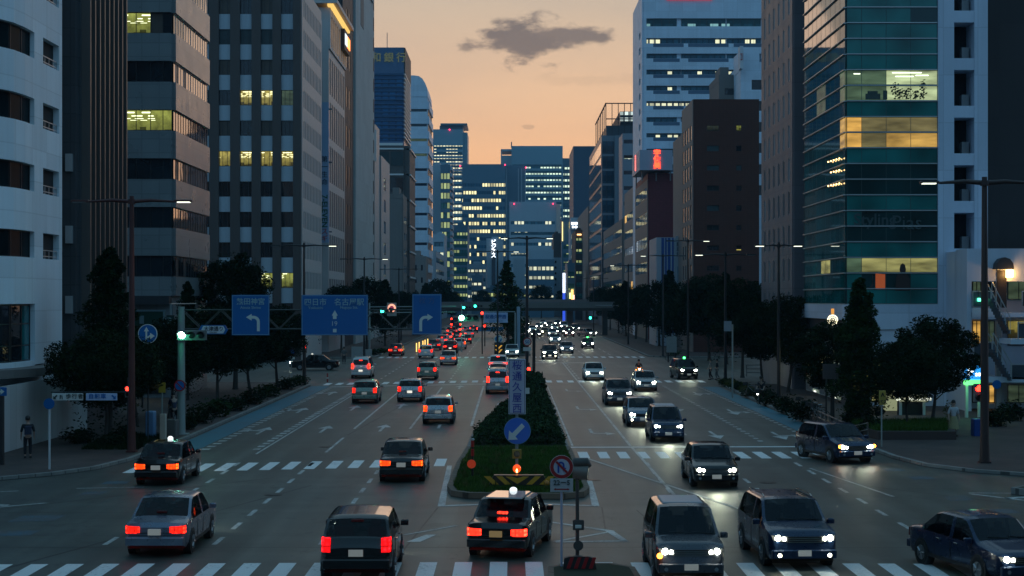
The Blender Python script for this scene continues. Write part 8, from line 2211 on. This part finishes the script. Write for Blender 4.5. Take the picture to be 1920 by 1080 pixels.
def torus(mb, c, R_, r_, n_=20, k=5, m=0):
    vs = []; fs = []
    for i in range(n_):
        a = 2*PI*i/n_
        for j in range(k):
            b_ = 2*PI*j/k; rr = R_+r_*math.cos(b_); vs.append((c[0]+r_*math.sin(b_), c[1]+rr*math.cos(a), c[2]+rr*math.sin(a)))
    for i in range(n_):
        for j in range(k): fs.append((i*k+j, i*k+(j+1)%k, ((i+1)%n_)*k+(j+1)%k, ((i+1)%n_)*k+j))
    mb.add(vs, fs, m)
def make_bike():
    r = empty('bicycle', (0,0,0), None, None); FR = mat('bike_frame', (.20,.21,.22), .35, metal=.6, var=.05)
    for yy in (-.52,.55):
        mb = MB(); torus(mb, (0,yy,.33), .31, .02); w_ = mb.build('wheel', TYRE, r)
        sp_ = MB()
        for k in range(8): a = PI*k/8; sp_.tube([(0,yy-math.cos(a)*.3,.33-math.sin(a)*.3),(0,yy+math.cos(a)*.3,.33+math.sin(a)*.3)], .003, 3)
        sp_.build('rim', CHROME, w_)
    mb = MB()
    for a, c in (((0,-.52,.33),(0,-.05,.30)),((0,-.05,.30),(0,-.2,.80)),((0,-.2,.72),(0,.38,.78)),((0,-.05,.30),(0,.40,.70)),((0,.36,.92),(0,.55,.33)),((0,-.52,.33),(0,-.19,.70))): mb.tube([a,c], .017, 6)
    mb.build('frame', FR, r); mb = MB(); mb.tube([(-.27,.24,1.0),(-.12,.38,.98),(.12,.38,.98),(.27,.24,1.0)], .014, 6); mb.build('handlebar', CHROME, r)
    mb = MB(); mb.rbox(-.07,.07,-.34,-.08,.82,.88,.02); mb.build('saddle', PLAST, r); mb = MB(); mb.rbox(-.17,.17,.46,.74,.78,1.0,.02); mb.build('basket', PLAST, r)
    mb = MB(); mb.tube([(-.12,-.05,.22),(.12,-.05,.38)], .012, 5); mb.build('pedals', PLAST, r)
    return r
bk = make_bike()
BL = ['parked bicycle leaning closest to the notice board', 'parked bicycle second from the notice board', 'parked bicycle between the notice board and the dense shrub', 'parked bicycle under the tree beside the pale railing', 'bicycle parked beside the poster case past the crossing', 'bicycle parked at the far side of the bike group near the shop light']
for i, (px, Y, a) in enumerate(((1538,88.5,.5),(1530,90,.6),(1519,92,.4),(1413,112,1.2),(1262,176,1.4),(1512,95,.7))):
    r = copy_tree(bk); r.location = (XP(px,Y),Y,.15); r.rotation_euler = (0,R(4),a); tag(r, BL[i], 'bicycle', 'bicycles parked on the pavement')
ride = dict(hip=.95, lean=.45, arms=[((-.24,.22,.24),(-.24,.40,.10)),((.24,.22,.24),(.24,.40,.10))], legs=[((-.11,.34,-.16),(-.11,.20,-.56)),((.11,.30,-.36),(.11,.16,-.76))])
def rider(px, Y, rz, lb, lp, top, z=.15, lampc=None):
    x = XP(px,Y); r = copy_tree(bk); r.location = (x,Y,z); r.rotation_euler = (0,0,rz); tag(r, lb, 'bicycle')
    p = person(x+math.sin(rz)*.2, Y-math.cos(rz)*.2, z, rz, lp, ride, top, CL_DARK)
    if lampc: 
        mb = MB(); mb.ball((0,.72,.68), .05, 8, 5); o = mb.build('front_lamp', lampc, None); o.parent = r
rider(1428,104,R(150),'bicycle ridden along the shady pavement with a white lamp','cyclist in dark clothes riding the lamp-lit bicycle on the oncoming pavement',CL_DARK, lampc=glow('bike_lamp', (1,1,.9), 12))
rider(326,86,R(20),'bicycle ridden behind the gantry cabinets','cyclist with pale collar riding behind the squat cabinet',CL_NAVY)
kill(bk)
# motorcycle between the silver saloon and the taxi
s = empty('motorcycle', (XP(1198,139),139,0), 'motorcycle with two orange lamps following the silver saloon', 'motorcycle', rz=PI)
def loc(mb, nm, m, **k):
    o = mb.build(nm, m, None, **k); o.parent = s; return o
for yy in (-.62,.62): mb = MB(); torus(mb, (0,yy,.30), .24, .07, 18, 6); loc(mb, 'wheel', TYRE)
mb = MB(); mb.rbox(-.16,.16,-.75,.1,.42,.72,.06); mb.tube([(0,.05,.5),(0,.5,.85),(0,.55,.95)], [.18,.16,.1], 8); mb.rbox(-.3,.3,.42,.5,.35,.75,.04); loc(mb, 'body', PAINT['grey'])
mb = MB(); mb.rbox(-.14,.14,-.7,-.05,.72,.8,.03); loc(mb, 'seat', PLAST); mb = MB(); mb.tube([(-.32,.35,1.02),(0,.5,1.0),(.32,.35,1.02)], .018, 6); loc(mb, 'handlebar', CHROME)
mb = MB(); mb.tube([(0,.56,.86),(0,.64,.86)], .09, 10); loc(mb, 'headlight', FOG)
for sd in (-1,1): mb = MB(); mb.ball((sd*.28,.54,.78), .085, 8, 6); loc(mb, 'indicator', ORANGEL)
p = person(XP(1198,139), 139.35, .0, PI, 'motorcyclist in dark clothes and helmet', dict(hip=.86, lean=.25, arms=[((-.28,.2,.22),(-.30,.50,.16)),((.28,.2,.22),(.30,.50,.16))], legs=[((-.16,.38,-.08),(-.18,.25,-.50)),((.16,.38,-.08),(.18,.25,-.50))]), CL_DARK, CL_DARK)
# ------------------------------------------------------------------ dusk air
hz = MB().box(-425, 425, -155, 1505, -1, 135).build('haze', [], origin=(0,0,0))
hm = bpy.data.materials.new('haze'); hm.use_nodes = True; ht = hm.node_tree; ht.nodes.clear()
ho_ = ht.nodes.new('ShaderNodeOutputMaterial'); pv = ht.nodes.new('ShaderNodeVolumePrincipled'); ht.links.new(pv.outputs[0], ho_.inputs['Volume'])
pv.inputs['Color'].default_value = (.40,.75,1.0,1); pv.inputs['Density'].default_value = .00013; pv.inputs['Anisotropy'].default_value = 0
hz.data.materials.clear(); hz.data.materials.append(hm); tag(hz, kind='stuff')
scene.cycles.volume_bounces = 0
scene.cycles.max_bounces = 6; scene.cycles.diffuse_bounces = 3; scene.cycles.glossy_bounces = 3
scene.cycles.sample_clamp_indirect = 4.0
flush_windows()
